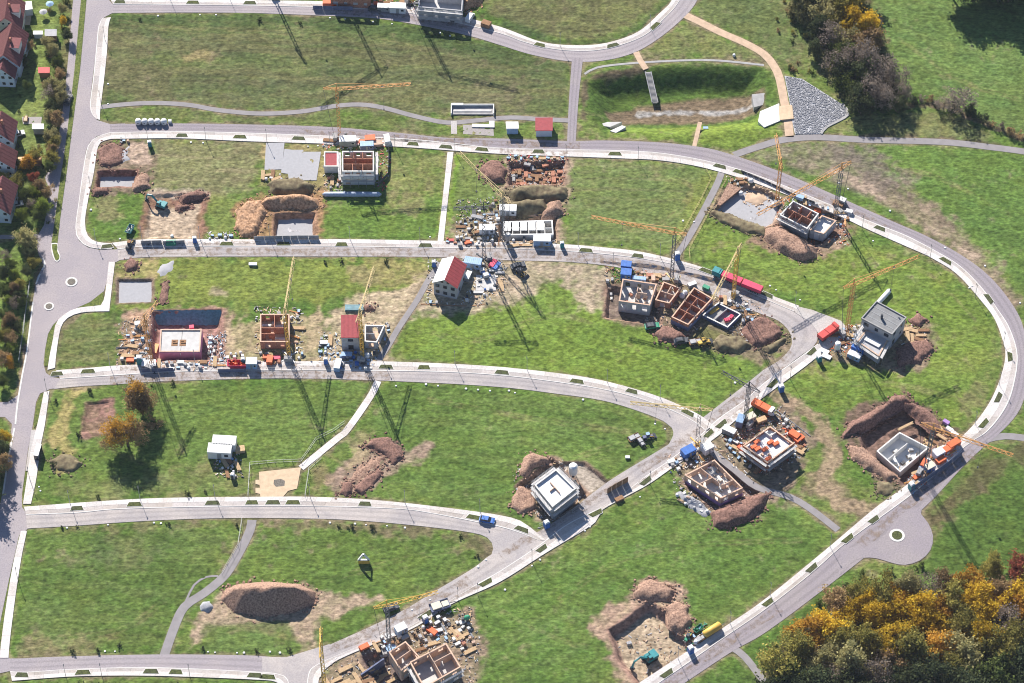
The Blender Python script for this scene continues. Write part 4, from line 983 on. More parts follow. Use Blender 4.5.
# --- buildings under construction
def zsub(pts, z): return [G(p[0], p[1], z) for p in pts]
def wall_run(b, a, c, z0, z1, t, inward, gaps, start=0.0):
    """a wall from a to c with openings (from, to, sill, head)"""
    d = (c-a); L = d.length; u = d/L; n = Vector((inward.x, inward.y))
    mtx = Matrix(((u.x, n.x, 0, a.x), (u.y, n.y, 0, a.y), (0, 0, 1, 0), (0, 0, 0, 1)))
    x = start
    for g0, g1, s, hd in sorted(gaps):
        if g0 <= x+.2 or g1 >= L-.2: continue
        b.box(x, g0, 0, t, z0, z1, mtx)
        if s > z0+.05: b.box(g0, g1, 0, t, z0, s, mtx)
        if hd < z1-.05: b.box(g0, g1, 0, t, hd, z1, mtx)
        x = g1
    b.box(x, L, 0, t, z0, z1, mtx)
    return mtx, L
def shell(label, pts, ztop, zbase, wall='brick', top='bricktop', floor=('conc', 0.1), parts=(), pmat='brick', storeys=1, name='unfinished_house', cat='house', skirt=None, gaps=True, glass=False, t=.36, ptop=None):
    P3 = zsub(pts, ztop); P = [p.to_2d() for p in P3]
    ar = sum(P[i].x*P[(i+1) % len(P)].y-P[(i+1) % len(P)].x*P[i].y for i in range(len(P)))
    if ar < 0: P = P[::-1]; rev = True
    else: rev = False
    c = sum(P, Vector((0,0)))/len(P); root = thing(name, label, cat, (c.x, c.y, 0)); Q = [p-c for p in P]; n = len(Q)
    w = MB(); tp = MB(); wn = MB(); sk = MB(); hs = (ztop-zbase)/storeys
    for i in range(n):
        a, e = Q[i], Q[(i+1) % n]; d = (e-a).normalized(); inn = Vector((-d.y, d.x)); L = (e-a).length
        g = []
        k = int(L//3.0) if gaps else 0
        for j in range(k):
            m_ = L*(j+.5)/k; ww = .55 if j % 2 else .75
            g.append((m_-ww, m_+ww))
        for s in range(storeys):
            z0 = zbase+hs*s; z1 = zbase+hs*(s+1)
            gg = [(x0, x1, z0+(.1 if (j == 0 and s == 0 and hs > 2.3) else hs*.38), z0+hs*.82) for j, (x0, x1) in enumerate(g)] if hs > 1.8 else []
            mtx, L = wall_run(w, a, e, z0, z1, t, inn, gg, t)
            if glass:
                for x0, x1, zz0, zz1 in gg: wn.box(x0, x1, t*.4, t*.4+.04, zz0, zz1, mtx)
        tp.box(t*.98, L, -.01, t+.01, ztop, ztop+.05, mtx)
        if skirt: sk.box(-.06, L+.06, -.09, -.003, zbase-.3, zbase+skirt[1], mtx)
    w.build('outer_wall', wall, root); tp.build('wall_top', top, root)
    if wn.v: wn.build('window_panes', 'glass', root)
    if skirt: sk.build('insulation_and_shade_skirt', skirt[0], root)
    Qi = [q-(q.normalized()*(t*.9)) for q in Q]
    MB().prism([tuple(q) for q in Qi], zbase-.25, floor[1]).build('floor_slab', floor[0], root)
    if len(Q) == 4:
        def bl(u, v): return (Q[0]*(1-u)+Q[1]*u)*(1-v)+(Q[3]*(1-u)+Q[2]*u)*v
        for u0, v0, u1, v1 in parts:
            a, e = bl(u0, v0), bl(u1, v1); d = (e-a).normalized(); nn = Vector((-d.y, d.x)); pb = MB()
            L = (e-a).length; wall_run(pb, a, e, floor[1], (ptop or ztop)-.03, .2, nn, [(L*.35, L*.35+.9, floor[1], floor[1]+2.1)] if L > 2.6 and ztop-floor[1] > 2.2 else [])
            pb.build('partition_wall', pmat, root)
    root['zf'] = floor[1]
    return root, P
def roof_slab(root, P, z, m, th=.25, over=.3, parapet=None, name='roof'):
    c = Vector((root.location.x, root.location.y)); Q = [p-c for p in P]; Q = [q+q.normalized()*over for q in Q]
    r = MB().prism([tuple(q) for q in Q], z, z+th).build(name, m, root)
    if parapet:
        b = MB()
        for i in range(len(Q)):
            a, e = Q[i], Q[(i+1) % len(Q)]; d = (e-a).normalized(); wall_run(b, a, e, z+th, z+th+.35, .3, Vector((-d.y, d.x)), [], .3)
        b.build('parapet', parapet, r)
    return r
def scaffold(label, P, h, edges, levels=2, m='greym', off=.35, wid=.8, deck='conc'):
    c = sum(P, Vector((0,0)))/len(P); root = thing('scaffold', label, 'scaffold', (c.x, c.y, 0)); n = len(P)
    for i in edges:
        a, e = P[i]-c, P[(i+1) % n]-c; d = (e-a).normalized(); o = Vector((d.y, -d.x)); L = (e-a).length
        fr = MB(); k = max(2, round(L/2.4))
        for j in range(k+1):
            p = a.lerp(e, j/k)
            for r in (off, off+wid): q = p+o*r; fr.bar((q.x,q.y,-.2),(q.x,q.y,h+1.0),.06)
            q1 = p+o*off; q2 = p+o*(off+wid); fr.bar((q1.x,q1.y,h),(q2.x,q2.y,h),.06)
        for s in range(1, levels+1):
            z = h*s/levels
            for zz in (z+.5, z+1.0): q1 = a+o*(off+wid); q2 = e+o*(off+wid); fr.bar((q1.x,q1.y,zz),(q2.x,q2.y,zz),.05)
            q1 = a+o*(off+wid/2)-d*.3; q2 = e+o*(off+wid/2)+d*.3
            MB().bar((q1.x,q1.y,z),(q2.x,q2.y,z),wid,.07).build('deck', deck, root)
        fr.build('tube_frame', m, root)
    return root
def gable_house(label, A, B, C, zeave, rise, wall='cream', roofA='rooftile', roofB='rooftile', name='house', over=.5, chimney=True, dormer=False, win=3, wf='whitep'):
    """A-B: the gable side facing the camera at the eaves (photo positions), C: the far eave corner behind B"""
    a, b, c = [G(p[0], p[1], zeave).to_2d() for p in (A, B, C)]
    d = (b-a); w = d.length; u = d/w; n = Vector((-u.y, u.x)); dep = (c-b).dot(n); rz = math.atan2(u.y, u.x)
    t = thing(name, label, 'house', (a.x, a.y, 0), rz); hw = w/2
    wl = MB(); prof = [(0,-.3),(w,-.3),(w,zeave),(hw,zeave+rise),(0,zeave)]; k = len(prof)
    wl.add([(x,0,z) for x, z in prof]+[(x,dep,z) for x, z in prof], [tuple(range(k)), tuple(range(2*k-1, k-1, -1))]+[(i, k+i, k+(i+1) % k, (i+1) % k) for i in range(k)])
    wl.build('wall', wall, t)
    sl = rise/hw
    for sgn, m in ((-1, roofA), (1, roofB)):
        e = hw+over; p = [(hw,zeave+rise+.08),(hw+sgn*e,zeave+rise+.08-sl*e)]
        rb = MB(); y0, y1 = -over, dep+over
        q = [(p[0][0],y0,p[0][1]),(p[1][0],y0,p[1][1]),(p[1][0],y1,p[1][1]),(p[0][0],y1,p[0][1])]
        lo = q; hi = [(x,y,z+.16) for x, y, z in q]
        vs = lo+hi; fs = [(0,1,2,3),(7,6,5,4),(0,4,5,1),(1,5,6,2),(2,6,7,3),(3,7,4,0)]
        if sgn < 0: fs = [f[::-1] for f in fs]
        rb.add(vs, fs); r = rb.build('roof', m, t)
        nrow = int(dep/1.0); tb = MB()
        for i in range(nrow):
            y = y0+(y1-y0)*(i+.5)/nrow; tb.bar((p[0][0],y,p[0][1]+.18),(p[1][0],y,p[1][1]+.18),.10,.06)
        tb.build('tile_ribs', m, r)
        if chimney and sgn > 0:
            ch = MB().box(hw+.6,hw+1.2,dep*.45,dep*.45+.6,zeave+rise*.4,zeave+rise+1.0).build('chimney', 'brick', r)
        if dormer and sgn > 0:
            dm = MB(); x0, x1 = hw+1.0, hw+hw*.9; dm.box(x0,x1,dep*.3,dep*.6,zeave+.4,zeave+rise*.8); dm.build('dormer', 'whitew', r)
            MB().box(x0-.2,x1+.2,dep*.3-.2,dep*.6+.2,zeave+rise*.8,zeave+rise*.8+.15).build('dormer_roof', m, r)
    for fl in range(2 if zeave > 4 else 1):
        for i in range(win):
            x = w*(i+.5)/win; z = .9+2.7*fl
            f = MB().box(x-.6,x+.6,-.05,-.003,z,z+1.3).build('window', wf, t); MB().box(x-.5,x+.5,-.08,-.053,z+.1,z+1.2).build('pane', 'glass', f)
    for s in (-.9, .9):
        z = zeave+rise*.25; f = MB().box(hw+s-.4,hw+s+.4,-.05,-.003,z,z+.9).build('window', wf, t); MB().box(hw+s-.32,hw+s+.32,-.08,-.053,z+.08,z+.82).build('pane', 'glass', f)
    for i in range(2):
        y = dep*(.25+.45*i); f = MB().box(w+.003,w+.05,y,y+1.2,1,2.2).build('window', wf, t); MB().box(w+.053,w+.08,y+.1,y+1.1,1.1,2.1).build('pane', 'glass', f)
    return t
# ------------------------------------------------------------------ the building sites
BLOCK = []
def SH(*a, **k):
    r, P = shell(*a, **k); BLOCK.append([tuple(p) for p in P]); return r, P
GRID = [(0,.5,1,.5),(.5,0,.5,.5),(.33,.5,.33,1),(.66,.5,.66,1)]
COLS = {'pallet': ['whitew','greyw','paleb','whitew','bluelt','greyw','whitep','brick','concd'], 'lowpallet': ['greyw','paleb','whitew','whitew','darkm','concd','woodd'], 'bag': ['whitep','whitep','greyw'], 'box': ['bluelt','darkm','greym','darkm','redp'], 'boards': ['orred','greym','woodd','greym','whitew'], 'timber': ['wood','woodd','wood'], 'pipes': ['orange','greym','darkm'], 'drum': None, 'tank': None, 'mixer': None, 'skip': ['orange','blue','green','redp']}
SLOT = {'pallet': 'block_load', 'lowpallet': 'load', 'bag': 'sack', 'box': 'body', 'boards': 'panel_layers', 'timber': 'plank_layer', 'pipes': 'pipe_layers', 'skip': 'body'}
WORDS = {'pallet': ('stacked block pallets', 'block pallet'), 'lowpallet': ('half used pallets', 'half used pallet'), 'bag': ('bulk bags', 'bulk bag'), 'box': ('tool chests', 'metal tool chest'), 'boards': ('formwork stacks', 'formwork stack'), 'timber': ('timber stacks', 'timber stack'), 'pipes': ('pipe bundles', 'pipe bundle'), 'drum': ('cable drums', 'wooden cable drum'), 'tank': ('liquid tanks', 'white liquid tank in a cage'), 'mixer': ('cement mixers', 'small drum cement mixer'), 'skip': ('skips', 'waste skip')}
CNAME = {'crim': 'crimson', 'whitew': 'white', 'greyw': 'grey', 'paleb': 'salmon', 'orred': 'orange red', 'bluelt': 'light blue', 'whitep': 'white', 'brick': 'brick red', 'concd': 'dull grey', 'darkm': 'dark grey', 'greym': 'silver grey', 'redp': 'red', 'blue': 'blue', 'yellow': 'yellow', 'woodd': 'brown', 'wood': 'pale', 'orange': 'orange', 'green': 'green'}
placed = []
def clutter(site, pts, n, kinds, seed, ang=0, z=None, gap=1.3, cols=None):
    rr = random.Random(seed); P = lin(pts) if z is None else [tuple(p) for p in GP(pts, z)]
    xs = [p[0] for p in P]; ys = [p[1] for p in P]; k = 0; tries = 0
    while k < n and tries < n*40:
        tries += 1; x = rr.uniform(min(xs), max(xs)); y = rr.uniform(min(ys), max(ys)); A = (np.array([x]), np.array([y]))
        if inside_dist(P, *A)[0] < .3: continue
        if z is None and any(inside_dist(b, *A)[0] > -.9 for b in BLOCK): continue
        if any((x-a)**2+(y-b)**2 < gap*gap and abs((z or 0)-c) < 1 for a, b, c in placed): continue
        kind = rr.choice(kinds); placed.append((x, y, z or 0)); k += 1
        cl = rr.choice(cols or COLS[kind] or [None]) if COLS.get(kind) else None
        g, w = WORDS[kind]; cn = CNAME[cl]+' ' if cl else ''
        zz = z if z is not None else ground_z(x, y)-.02
        inst(kind, LIB[kind], (x, y, zz), R(ang+rr.choice([0, 90, rr.uniform(-25, 25)])), cn+w+' '+site, cn+g+' '+site, rr.uniform(.6, .95), {SLOT[kind]: cl} if cl else None)
STD = ['pallet','pallet','lowpallet','lowpallet','bag','box','timber','boards','pipes']
ST2 = ['pallet','lowpallet','timber','boards','box','bag']
def litter(name, pts, n, mats, seed, z=None, big=.5):
    """scattered offcuts, boards and rubble nobody could count"""
    rr = random.Random(seed); P = lin(pts); xs = [p[0] for p in P]; ys = [p[1] for p in P]
    mbs = [MB() for _ in mats]; ax = np.array([rr.uniform(min(xs), max(xs)) for _ in range(n*3)]); ay = np.array([rr.uniform(min(ys), max(ys)) for _ in range(n*3)])
    ok = inside_dist(P, ax, ay) > .1
    for b in BLOCK: ok &= inside_dist(b, ax, ay) < -.3
    for x, y in list(zip(ax[ok], ay[ok]))[:n]:
        m = rr.randrange(len(mats)); a = rr.uniform(0, PI); L = rr.choice([.25,.4,.6,1.2])*rr.uniform(.6, 1.3)*big*1.6; w = rr.uniform(.1, .45)*big*1.4; h = rr.uniform(.06, .4)*big*1.5
        zz = ground_z(x, y)-.02; mbs[m].box(-L/2, L/2, -w/2, w/2, 0, h, Matrix.Translation((x, y, zz)) @ Matrix.Rotation(a, 4, 'Z') @ Matrix.Rotation(rr.uniform(-.2, .2), 4, 'X'))
    for mb, m in zip(mbs, mats):
        if mb.v: mb.build(name, m)['kind'] = 'stuff'
# site: gravelled corner plot by the roundabout road
mound([(98,151),(112,143),(121,146),(123,162),(110,168),(99,166)], 1.3, 3, 'soild', 'dark earth heap in the gravelled corner plot inside the road bend', seed=2)
mound([(119,152),(129,145),(131,160),(122,163),(116,162)], .5, 2, 'gravel', 'pale grey gravel spread beside the dark heap in the corner plot', seed=3, rough=.2, cat='gravel heap', name='gravel_heap')
mound([(93,190),(106,189),(108,194),(94,196)], 1.2, 2, 'soild', 'small dark heap south of the corner pit by the main road', seed=4)
mound([(137,176),(148,172),(150,188),(140,192),(134,190)], 1.5, 2.5, 'soil', 'steep earth bank east of the grey floored corner pit', seed=5)
put('toilet', 150, 146, 10, 'teal portable toilet on the ring road pavement by the corner plot', colours={'body':'teal','door':'teal'})
clutter('behind the corner plot pavement', [(119,139),(130,139),(130,144),(119,144)], 5, ['lowpallet','box','pallet'], 11, gap=.9)
# site: excavator plot
put('excavator', 161, 205, 155, 'teal crawler excavator digging in the tan pit by the second road', scale=.85)
mound([(180,196),(196,191),(206,194),(204,199),(186,201)], 1.4, 2, 'soild', 'dark soil ridge at the back of the excavator pit', seed=6)
mound([(176,206),(188,203),(193,206),(180,209)], .9, 1.4, 'soild', 'small dark clod heap inside the excavator pit', seed=7, rough=.6)
put('skip', 130, 231, 70, 'teal skip with white contents west of the excavator pit', colours={'body':'teal','waste':'whitew'}, scale=.95)
put('loader', 130, 246, 75, 'small dark loader parked on the pavement beside the excavator pit', colours={'body':'darkm','roof':'woodd','rim':'greym'}, scale=.9)
fence([(141,244),(162,243.5)], 'grey sheeted site fence on the pavement before the excavator pit', sheeted=True, h=1.6)
fence([(163,244.5),(185,243.5)], 'second sheeted fence row continuing east before the excavator pit', sheeted=True, h=1.6)
put('boards', 171, 244, 3, 'green shade formwork stack between the fence rows at the excavator pit', colours={'panel_layers':'green'}, scale=1.2)
put('toilet', 195, 242, 5, 'blue portable toilet with white roof east of the excavator pit')
put('bag', 172, 236, 0, 'white bulk bag at the street edge of the excavator pit')
clutter('east of the excavator plot toilet', [(207,235),(233,233),(234,239),(208,241)], 7, ['lowpallet','bag','box'], 12, gap=1.1)
for pts, z in (([(98.5,176),(137,176),(136.5,190.5),(98,190.5)], -1.95), ([(276,219),(313.5,219),(314,241),(275,241)], -1.95), ([(117.8,281),(152.3,281),(152.3,304),(117.8,304)], -.62), ([(724,201),(745,188),(766,193),(780,203),(772,223),(763,229),(716,213)], -1.25)):
    P = [q.to_2d() for q in zsub(pts, z)]; mark(P); ob = MB().prism([tuple(p) for p in P], z-.5, z).build('gravel_bed', 'gravel'); ob['kind'] = 'structure'
# site: grey gravel pads
sheet('gravel_pad', [(266,143),(284.5,143),(282,169.5),(264.5,170)], .10, 'gravel'); sheet('gravel_pad_east', [(284.5,149),(292,150),(303,150),(304,152),(321,152),(316.5,180.5),(289,180.5),(288,174),(281,173)], .12, 'gravel')
clutter('on the straw coloured ground before the gravel pads', [(262,172),(284,175),(284,183),(262,180)], 8, ['lowpallet','bag','timber'], 13)
mound([(268,184),(282,179),(300,179),(314,185),(312,194),(290,198),(272,195)], 2.6, 3.2, 'soilg', 'oval dark topsoil heap between the gravel pads and the clay pit', seed=8)
mound([(258,206),(266,198),(280,195),(305,195),(318,199),(320,208),(306,210),(285,209),(270,210)], 3.2, 4.2, 'soilo', 'ochre clay ridge behind the grey floored house pit', seed=9, rough=.5, na=.4); mound([(235,229),(237,210),(248,201),(262,201),(268,212),(262,224),(254,237),(242,236)], 1.7, 4, 'soilo', 'rough ochre clay bank west of the grey floored house pit', seed=91, rough=1.3)
fence([(254,240),(275,239.5),(298,239),(319,239)], 'long grey sheeted fence before the clay pit on the second road', sheeted=True, h=1.7, panel=2.6)
clutter('inside the fence of the clay pit', [(285,236),(310,235),(312,238),(285,238)], 3, ['lowpallet','bag'], 14)
# site: three storey roofless house
r, P = SH('roofless white and red brick house with red partition rooms open to the sky', [(342,171.5),(374,171.5),(374,151),(342,151)], 6.0, 0, 'whitew', 'whitew', ('bricktop', 3.1), [(0,.36,1,.36),(0,.62,1,.62),(.34,0,.34,.36),(.66,0,.66,.36),(.38,.62,.38,1),(.66,.62,.66,1)], 'brick', 2)
scaffold('scaffold round the roofless white and red brick house', P, 5.0, [0, 1, 3], 2)
r, P = SH('low garage with dark red sheet roof beside the roofless house', [(324,166.5),(338,166.5),(338,151.5),(324,151.5)], 3.0, 0, 'whitew', 'whitew', ('conc', .1), gaps=False); roof_slab(r, P, 2.7, 'roofdark', .15, -.6)
wr = MB().tube([(-8.8,0,.5),(-8,0,.55),(0,0,.6),(8,0,.55),(8.8,0,.5)], [.2,.75,.8,.75,.2], 8); o = wr.build('wrapped_roll', 'bluet', None, True); q = G(352,195.5); o.location = (q.x, q.y, 0); o.data.materials[0] = M['bluew2']; tag(o, 'long blue white plastic wrapped roll lying south of the roofless house', 'plastic roll')
crane((340,139), 22, (411,84.5), 'orange', 'orange tower crane by the ring road with jib over the grass', counter=4)
put('boards', 370, 141, 5, 'tall orange red formwork stack behind the roofless house', scale=(1.3,1.6,2.0)); put('boards', 363, 143, 0, 'low orange red formwork stack behind the roofless house', scale=1.1)
put('boards', 377, 145, 8, 'pale pink formwork pile behind the roofless house', colours={'panel_layers':'paleb'}, scale=1.3)
put('container', 348, 144, 2, 'silver container behind the scaffold of the roofless house', colours={'body':'greym'}); put('container', 367, 148, 3, 'dark blue container behind the scaffold of the roofless house', colours={'body':'bluew','roof':'bluelt'}, scale=.8)
put('van', 387, 141, 100, 'white van at the east end of the roofless house site', scale=.85)
clutter('behind the roofless house', [(326,138),(392,140),(392,150),(376,150),(326,148)], 14, STD, 15); clutter('in the yard south of the red roofed garage', [(327,172),(340,172),(342,190),(327,190)], 5, STD, 16)
fence([(378,186),(388,176),(389,148)], 'dark screened fence along the east side of the roofless house', 'darkm', sheeted=True, h=1.6)
# site: the top edge of the development
r, P = SH('blue walled new house at the northern edge of the development', [(418,7),(462,11),(464,-12),(420,-16)], 5.5, 0, 'greyw', 'greyw', ('conc', 3), [(0,.5,1,.5)], 'greyw', 2); scaffold('scaffold before the blue walled northern house', P, 5, [0], 2)
r, P = SH('roofless brick house beyond the top road fence', [(330,-6),(370,-4),(372,-24),(332,-26)], 5.5, 0, 'brick', 'bricktop', ('conc', 3), GRID, 'brick', 2)
mound([(462,12),(480,6),(490,-10),(500,-20),(470,-22),(462,-5)], 3.2, 4, 'soilo', 'steep ochre earth bank at the northern edge beside the blue house', seed=10, rough=.9)
fence([(313,9.5),(353,10.5)], 'blue sheeted fence at the edge of the top road', 'bluew', sheeted=True, h=1.8)
put('boards', 328, 4, 0, 'orange red formwork stack behind the blue fence on the top road', scale=1.4); put('boards', 335, 5, 10, 'smaller orange red formwork pile near the blue fence', scale=1.0)
put('container', 398, 11, -4, 'white container on the top road pavement', colours={'body':'whitem'}); put('container', 427, 14, -10, 'white container with grey sides before the blue northern house', colours={'body':'greym'}, scale=1.1); put('container', 438, 17, -10, 'light blue container beside the white one before the northern house', scale=.9)
put('container', 384, 10, -4, 'small silver container parked on the top road', colours={'body':'greym','roof':'greym'}, scale=.8); put('toilet', 367, 6, 5, 'blue portable toilet at the top road west of the containers'); put('pallet', 376, 6, 5, 'brick red pallet beside the toilet on the top road', colours={'block_load':'orred'}, scale=1.3)
put('van', 470, 19, 65, 'white van standing at the bend of the top road', scale=.8); put('boards', 486, 26, -25, 'brown timber box pile on the top road pavement', colours={'panel_layers':'woodd'}, scale=(1.2,1.5,2))
put('car', 449, 20, -15, 'dark car beside the containers on the top road'); put('car', 375, 10, -5, 'black car parked at the top road west of the silver container')
clutter('along the northern building plots', [(360,-1),(460,4),(462,12),(400,7),(360,4)], 14, STD, 17)
crane((345,2), 22, (283,-12), 'cranem', 'dark tower crane beyond the top road whose shadow crosses the meadow'); crane((412,3), 23, (480,-34), 'orange', 'orange tower crane at the northern house plots')
crane((272,-6), 20, (262,-60), 'cranem', 'dark crane north of the top road pavement')
# site: dark earth plot and white foundation
mound([(479,168),(487,161),(500,161),(506,168),(505,182),(494,185),(483,180)], 1.8, 4, 'soild', 'round reddish earth heap on the grass beside the rubble pit', seed=12)
mound([(504,192),(520,187),(545,185),(566,188),(568,198),(545,203),(515,202)], 2.6, 3.2, 'soilg', 'long earth ridge between the rubble pit and the white foundation', seed=13)
mound([(503,205),(525,200),(545,200),(548,212),(525,216),(503,214)], 2.5, 3.2, 'soilg', 'second earth ridge just behind the white foundation walls', seed=14)
mound([(540,213),(551,202),(560,201),(565,214),(556,218),(543,218)], 2.5, 3.5, 'soil', 'pointed pink earth cone at the end of the second ridge', seed=15)
clutter('in the rubble pit by the ring road', [(510,163),(562,162),(562,182),(510,184)], 46, ['lowpallet','timber','boards','lowpallet'], 18, gap=1.0, cols=['brick','woodd','concd','woodd','brick','darkm'])
clutter('on the road edge of the rubble pit', [(506,154),(566,157),(566,161),(507,160)], 10, ['lowpallet','box','timber'], 19)
r, P = SH('white foundation walls with open rooms behind the second road', [(503,235),(553.5,234.5),(552.5,220),(503,221.5)], .9, -1.9, 'whitew', 'whitep', ('conc', -1.6), [(.2,.05,.2,1),(.36,0,.36,1),(.52,.1,.52,1),(.68,0,.68,1),(.84,0,.84,.8),(0,.5,.36,.5),(.52,.45,1,.45)], 'whitew', 1, name='house_foundation', cat='foundation', gaps=False)
for i in range(5):
    u = .09+.165*i; a = P[0].lerp(P[1], u); b = P[3].lerp(P[2], u); m_ = a.lerp(b, .62); ob = MB().box(-.95,.95,-1.7,1.7,.55,.75).build('ceiling_plank', 'whitep'); ob.location = (m_.x, m_.y, .3); tag(ob, ['first','second','third','fourth','fifth'][i]+' white ceiling slab from the west laid over the white foundation', 'concrete slab', 'slabs on the white foundation')
put('container', 542, 243.5, -2, 'light blue container with white roof before the white foundation'); put('toilet', 562, 247, 8, 'teal portable toilet east of the white foundation', colours={'body':'teal','door':'teal'})
put('container', 508, 213, -3, 'white container behind the white foundation walls', colours={'body':'whitem'}); put('container', 487, 232, 2, 'white container in the cluttered yard west of the foundation', colours={'body':'whitem'}, scale=.9)
put('silo', 508, 243, 0, 'grey mortar silo standing at the street before the foundation', scale=.7, colours={'drum':'greym'})
clutter('in the yard west of the white foundation', [(457,223),(500,196),(500,246),(458,248)], 60, STD+['tank','drum'], 20, gap=1.5, cols=['whitew','greyw','darkm','concd','greym','woodd','whitew']); clutter('on the pavement before the white foundation', [(505,239),(556,238),(556,246),(505,248)], 18, STD, 21, gap=1.4)
clutter('along the pavement east of the white footpath', [(446,237),(482,239),(482,246),(446,244)], 14, ['boards','pallet','lowpallet','box'], 22, gap=1.2, cols=['redp','orred','whitew','brick','greym','darkm'])
crane((503,240), 21, (460,153), 'cranem', 'grey masted tower crane with yellow jib beside the white foundation', 'paleyel'); crane((484,259), 23, (453,209), 'cranem', 'dark tower crane at the yard behind the red gable house', 'darkm')
put('car', 518, 267, 20, 'dark car parked south of the second road by the worn earth', scale=1.05); put('loader', 521, 274, -40, 'black loader standing on the worn earth below the dark car', colours={'body':'darkm','roof':'darkm'}, scale=.9)
# site: the red gable house
gable_house('two storey house with half red half white gable roof', (433.5,282), (456.5,287.5), (467,265.8), 5.4, 2.4, 'greyw', 'whitep', 'roofred', chimney=False, over=.35, wf='darkm')  # dark frames and panes stand in for the shade inside unglazed openings
BLOCK.append([tuple(G(*q).to_2d()) for q in ((430,298),(458,304),(478,274),(440,268))])
MB().box(-2.9,2.9,-2.9,2.9,.02,.2).build('terrace_slab', 'conc').location = G(486,283)
tag(bpy.data.objects['terrace_slab'], 'square concrete terrace slab east of the red gable house', 'slab')
put('container', 473, 266, -12, 'light blue container behind the red gable house', colours={'roof':'bluelt'}); put('container', 468, 278, 70, 'small pale container along the red gable house', colours={'body':'greym'}, scale=.6)
put('boards', 493, 265, 60, 'blue and crimson board stack by the dark crane base', colours={'panel_layers':'crim'}, scale=1.2); put('boards', 496, 267, 60, 'deep blue board stack by the dark crane base', colours={'panel_layers':'blue'}, scale=1.2)
put('toilet', 434, 266, 0, 'blue portable toilet at the grey footpath beside the gable house'); put('tank', 486, 277, 20, 'white tank standing on the concrete terrace slab', z=.2, scale=1.3); put('pallet', 482, 272, 10, 'white block pallet at the edge of the terrace slab', scale=1.2)
put('timber', 501, 285, 95, 'pale flat board stack on the worn earth east of the terrace', scale=(1.2,1.2,.5)); clutter('around the red gable house', [(457,262),(502,262),(503,282),(480,300),(456,306),(428,304),(428,298)], 34, STD, 23, gap=1.5, cols=['whitew','greyw','darkm','greym','paleb','blue'])
path('earth_edge', [(421,304),(440,305),(470,306),(485,304)], .35, .05, 'woodd')
# site: pink basement
r, P = SH('square basement with pink insulated front and grey slab top', [(159.3,351.8),(200,351.8),(201.8,329.2),(160.5,329.2)], .6, -3.0, 'concd', 'paleb', ('conc', .35), name='house_basement', cat='basement', gaps=False, skirt=('pinki', 3.4))
for i in range(2):
    a = P[0].lerp(P[1], .36+.2*i).lerp(P[3].lerp(P[2], .36+.2*i), .42); ob = MB().box(-.9,.9,-1.1,1.1,.36,.42).box(-.5,.8,-.2,.1,.42,.6).box(-.6,.2,.5,.7,.42,.55).build('stair_opening', 'woodd', r, False); ob.location = (a.x-r.location.x, a.y-r.location.y, 0)
a = MB().box(-.06,.06,-5.2,5.2,.36,.40).build('slab_joint', 'joint', r); a.location = (.3,0,0)
tp = MB(); n = 26
for i in range(n+1):
    u = i/n; wob = .25*math.sin(i*2.1)+.2*math.sin(i*.9)
    for k in range(6): v = k/5; q = G(151+71*u, 310.5+8.5*v); tp.v.append((q.x+wob*.3, q.y+wob*.4, .22+.10*math.sin(i*3.1+k)-3.1*v))
tp.f = [(i*6+k, (i+1)*6+k, (i+1)*6+k+1, i*6+k+1) for i in range(n) for k in range(5)]
tag(tp.build('slope_tarpaulin', 'bluet', None, True), 'teal blue plastic sheet hung over the pit slope behind the pink basement', 'tarpaulin')
put('toilet', 140, 363, 0, 'teal portable toilet at the pavement before the pink basement', colours={'body':'teal','door':'teal'}, scale=1.35); put('container', 149, 366, 2, 'low grey container on the pavement before the pink basement', colours={'body':'greym'}, scale=(.8,.9,.6))
crane((152,366), 21, (157,302), 'orange', 'orange tower crane at the pink basement'); put('tank', 138, 326, 10, 'white tank on the worn earth west of the pink basement', scale=1.4)
put('pallet', 191, 323, 10, 'crimson topped pallet behind the pink basement slab', colours={'block_load':'crim'}, scale=1.2); put('boards', 155, 344, 80, 'orange plank stack along the west wall of the pink basement', colours={'panel_layers':'orange'}, scale=(1.4,.9,1))
clutter('west of the pink basement', [(118,340),(150,318),(152,362),(118,362)], 26, STD, 24, gap=1.5); clutter('east of the pink basement', [(208,330),(222,335),(224,360),(206,360)], 16, ['pallet','lowpallet','bag','box'], 25, gap=1.2, cols=['whitew','greyw','whitep','bluelt','darkm']); clutter('on the pavement before the pink basement', [(158,362),(222,361),(222,369),(158,370)], 20, STD, 26, gap=1.5)
fence([(142,372),(158,372),(174,371)], 'blue screened fence at the road before the pink basement', 'bluew', sheeted=True, h=1.6)
# site: house with the yellow crane
r, P = SH('unroofed brick house with pale slab beneath the yellow crane', [(260,342),(289.5,342),(289.5,314),(260,314)], 3.2, 0, 'brick', 'bricktop', ('bricktop', .25), [(0,.5,1,.5),(0,.3,.5,.3),(.5,.5,.5,1)], 'brick', 1)
for k, (u, v) in enumerate(((.2,.8),(.42,.85),(.62,.78),(.8,.86),(.35,.32),(.55,.3),(.76,.32),(.25,.62),(.7,.62))):
    q = P[0].lerp(P[1], u).lerp(P[3].lerp(P[2], u), v); inst('lowpallet' if k % 2 else 'timber', LIB['lowpallet' if k % 2 else 'timber'], (q.x, q.y, .27), R(90*(k % 3)), 'building material laid on the floor of the brick house under the yellow crane', 'materials inside the brick house under the yellow crane', .6 if k % 2 == 0 else 1, {'load': 'whitew'} if k % 2 else {'plank_layer': 'whitep'})
crane((289,357), 20, (294,258), 'yellow', 'yellow tower crane standing before the unroofed brick house', 'paleyel', basecol='greym')
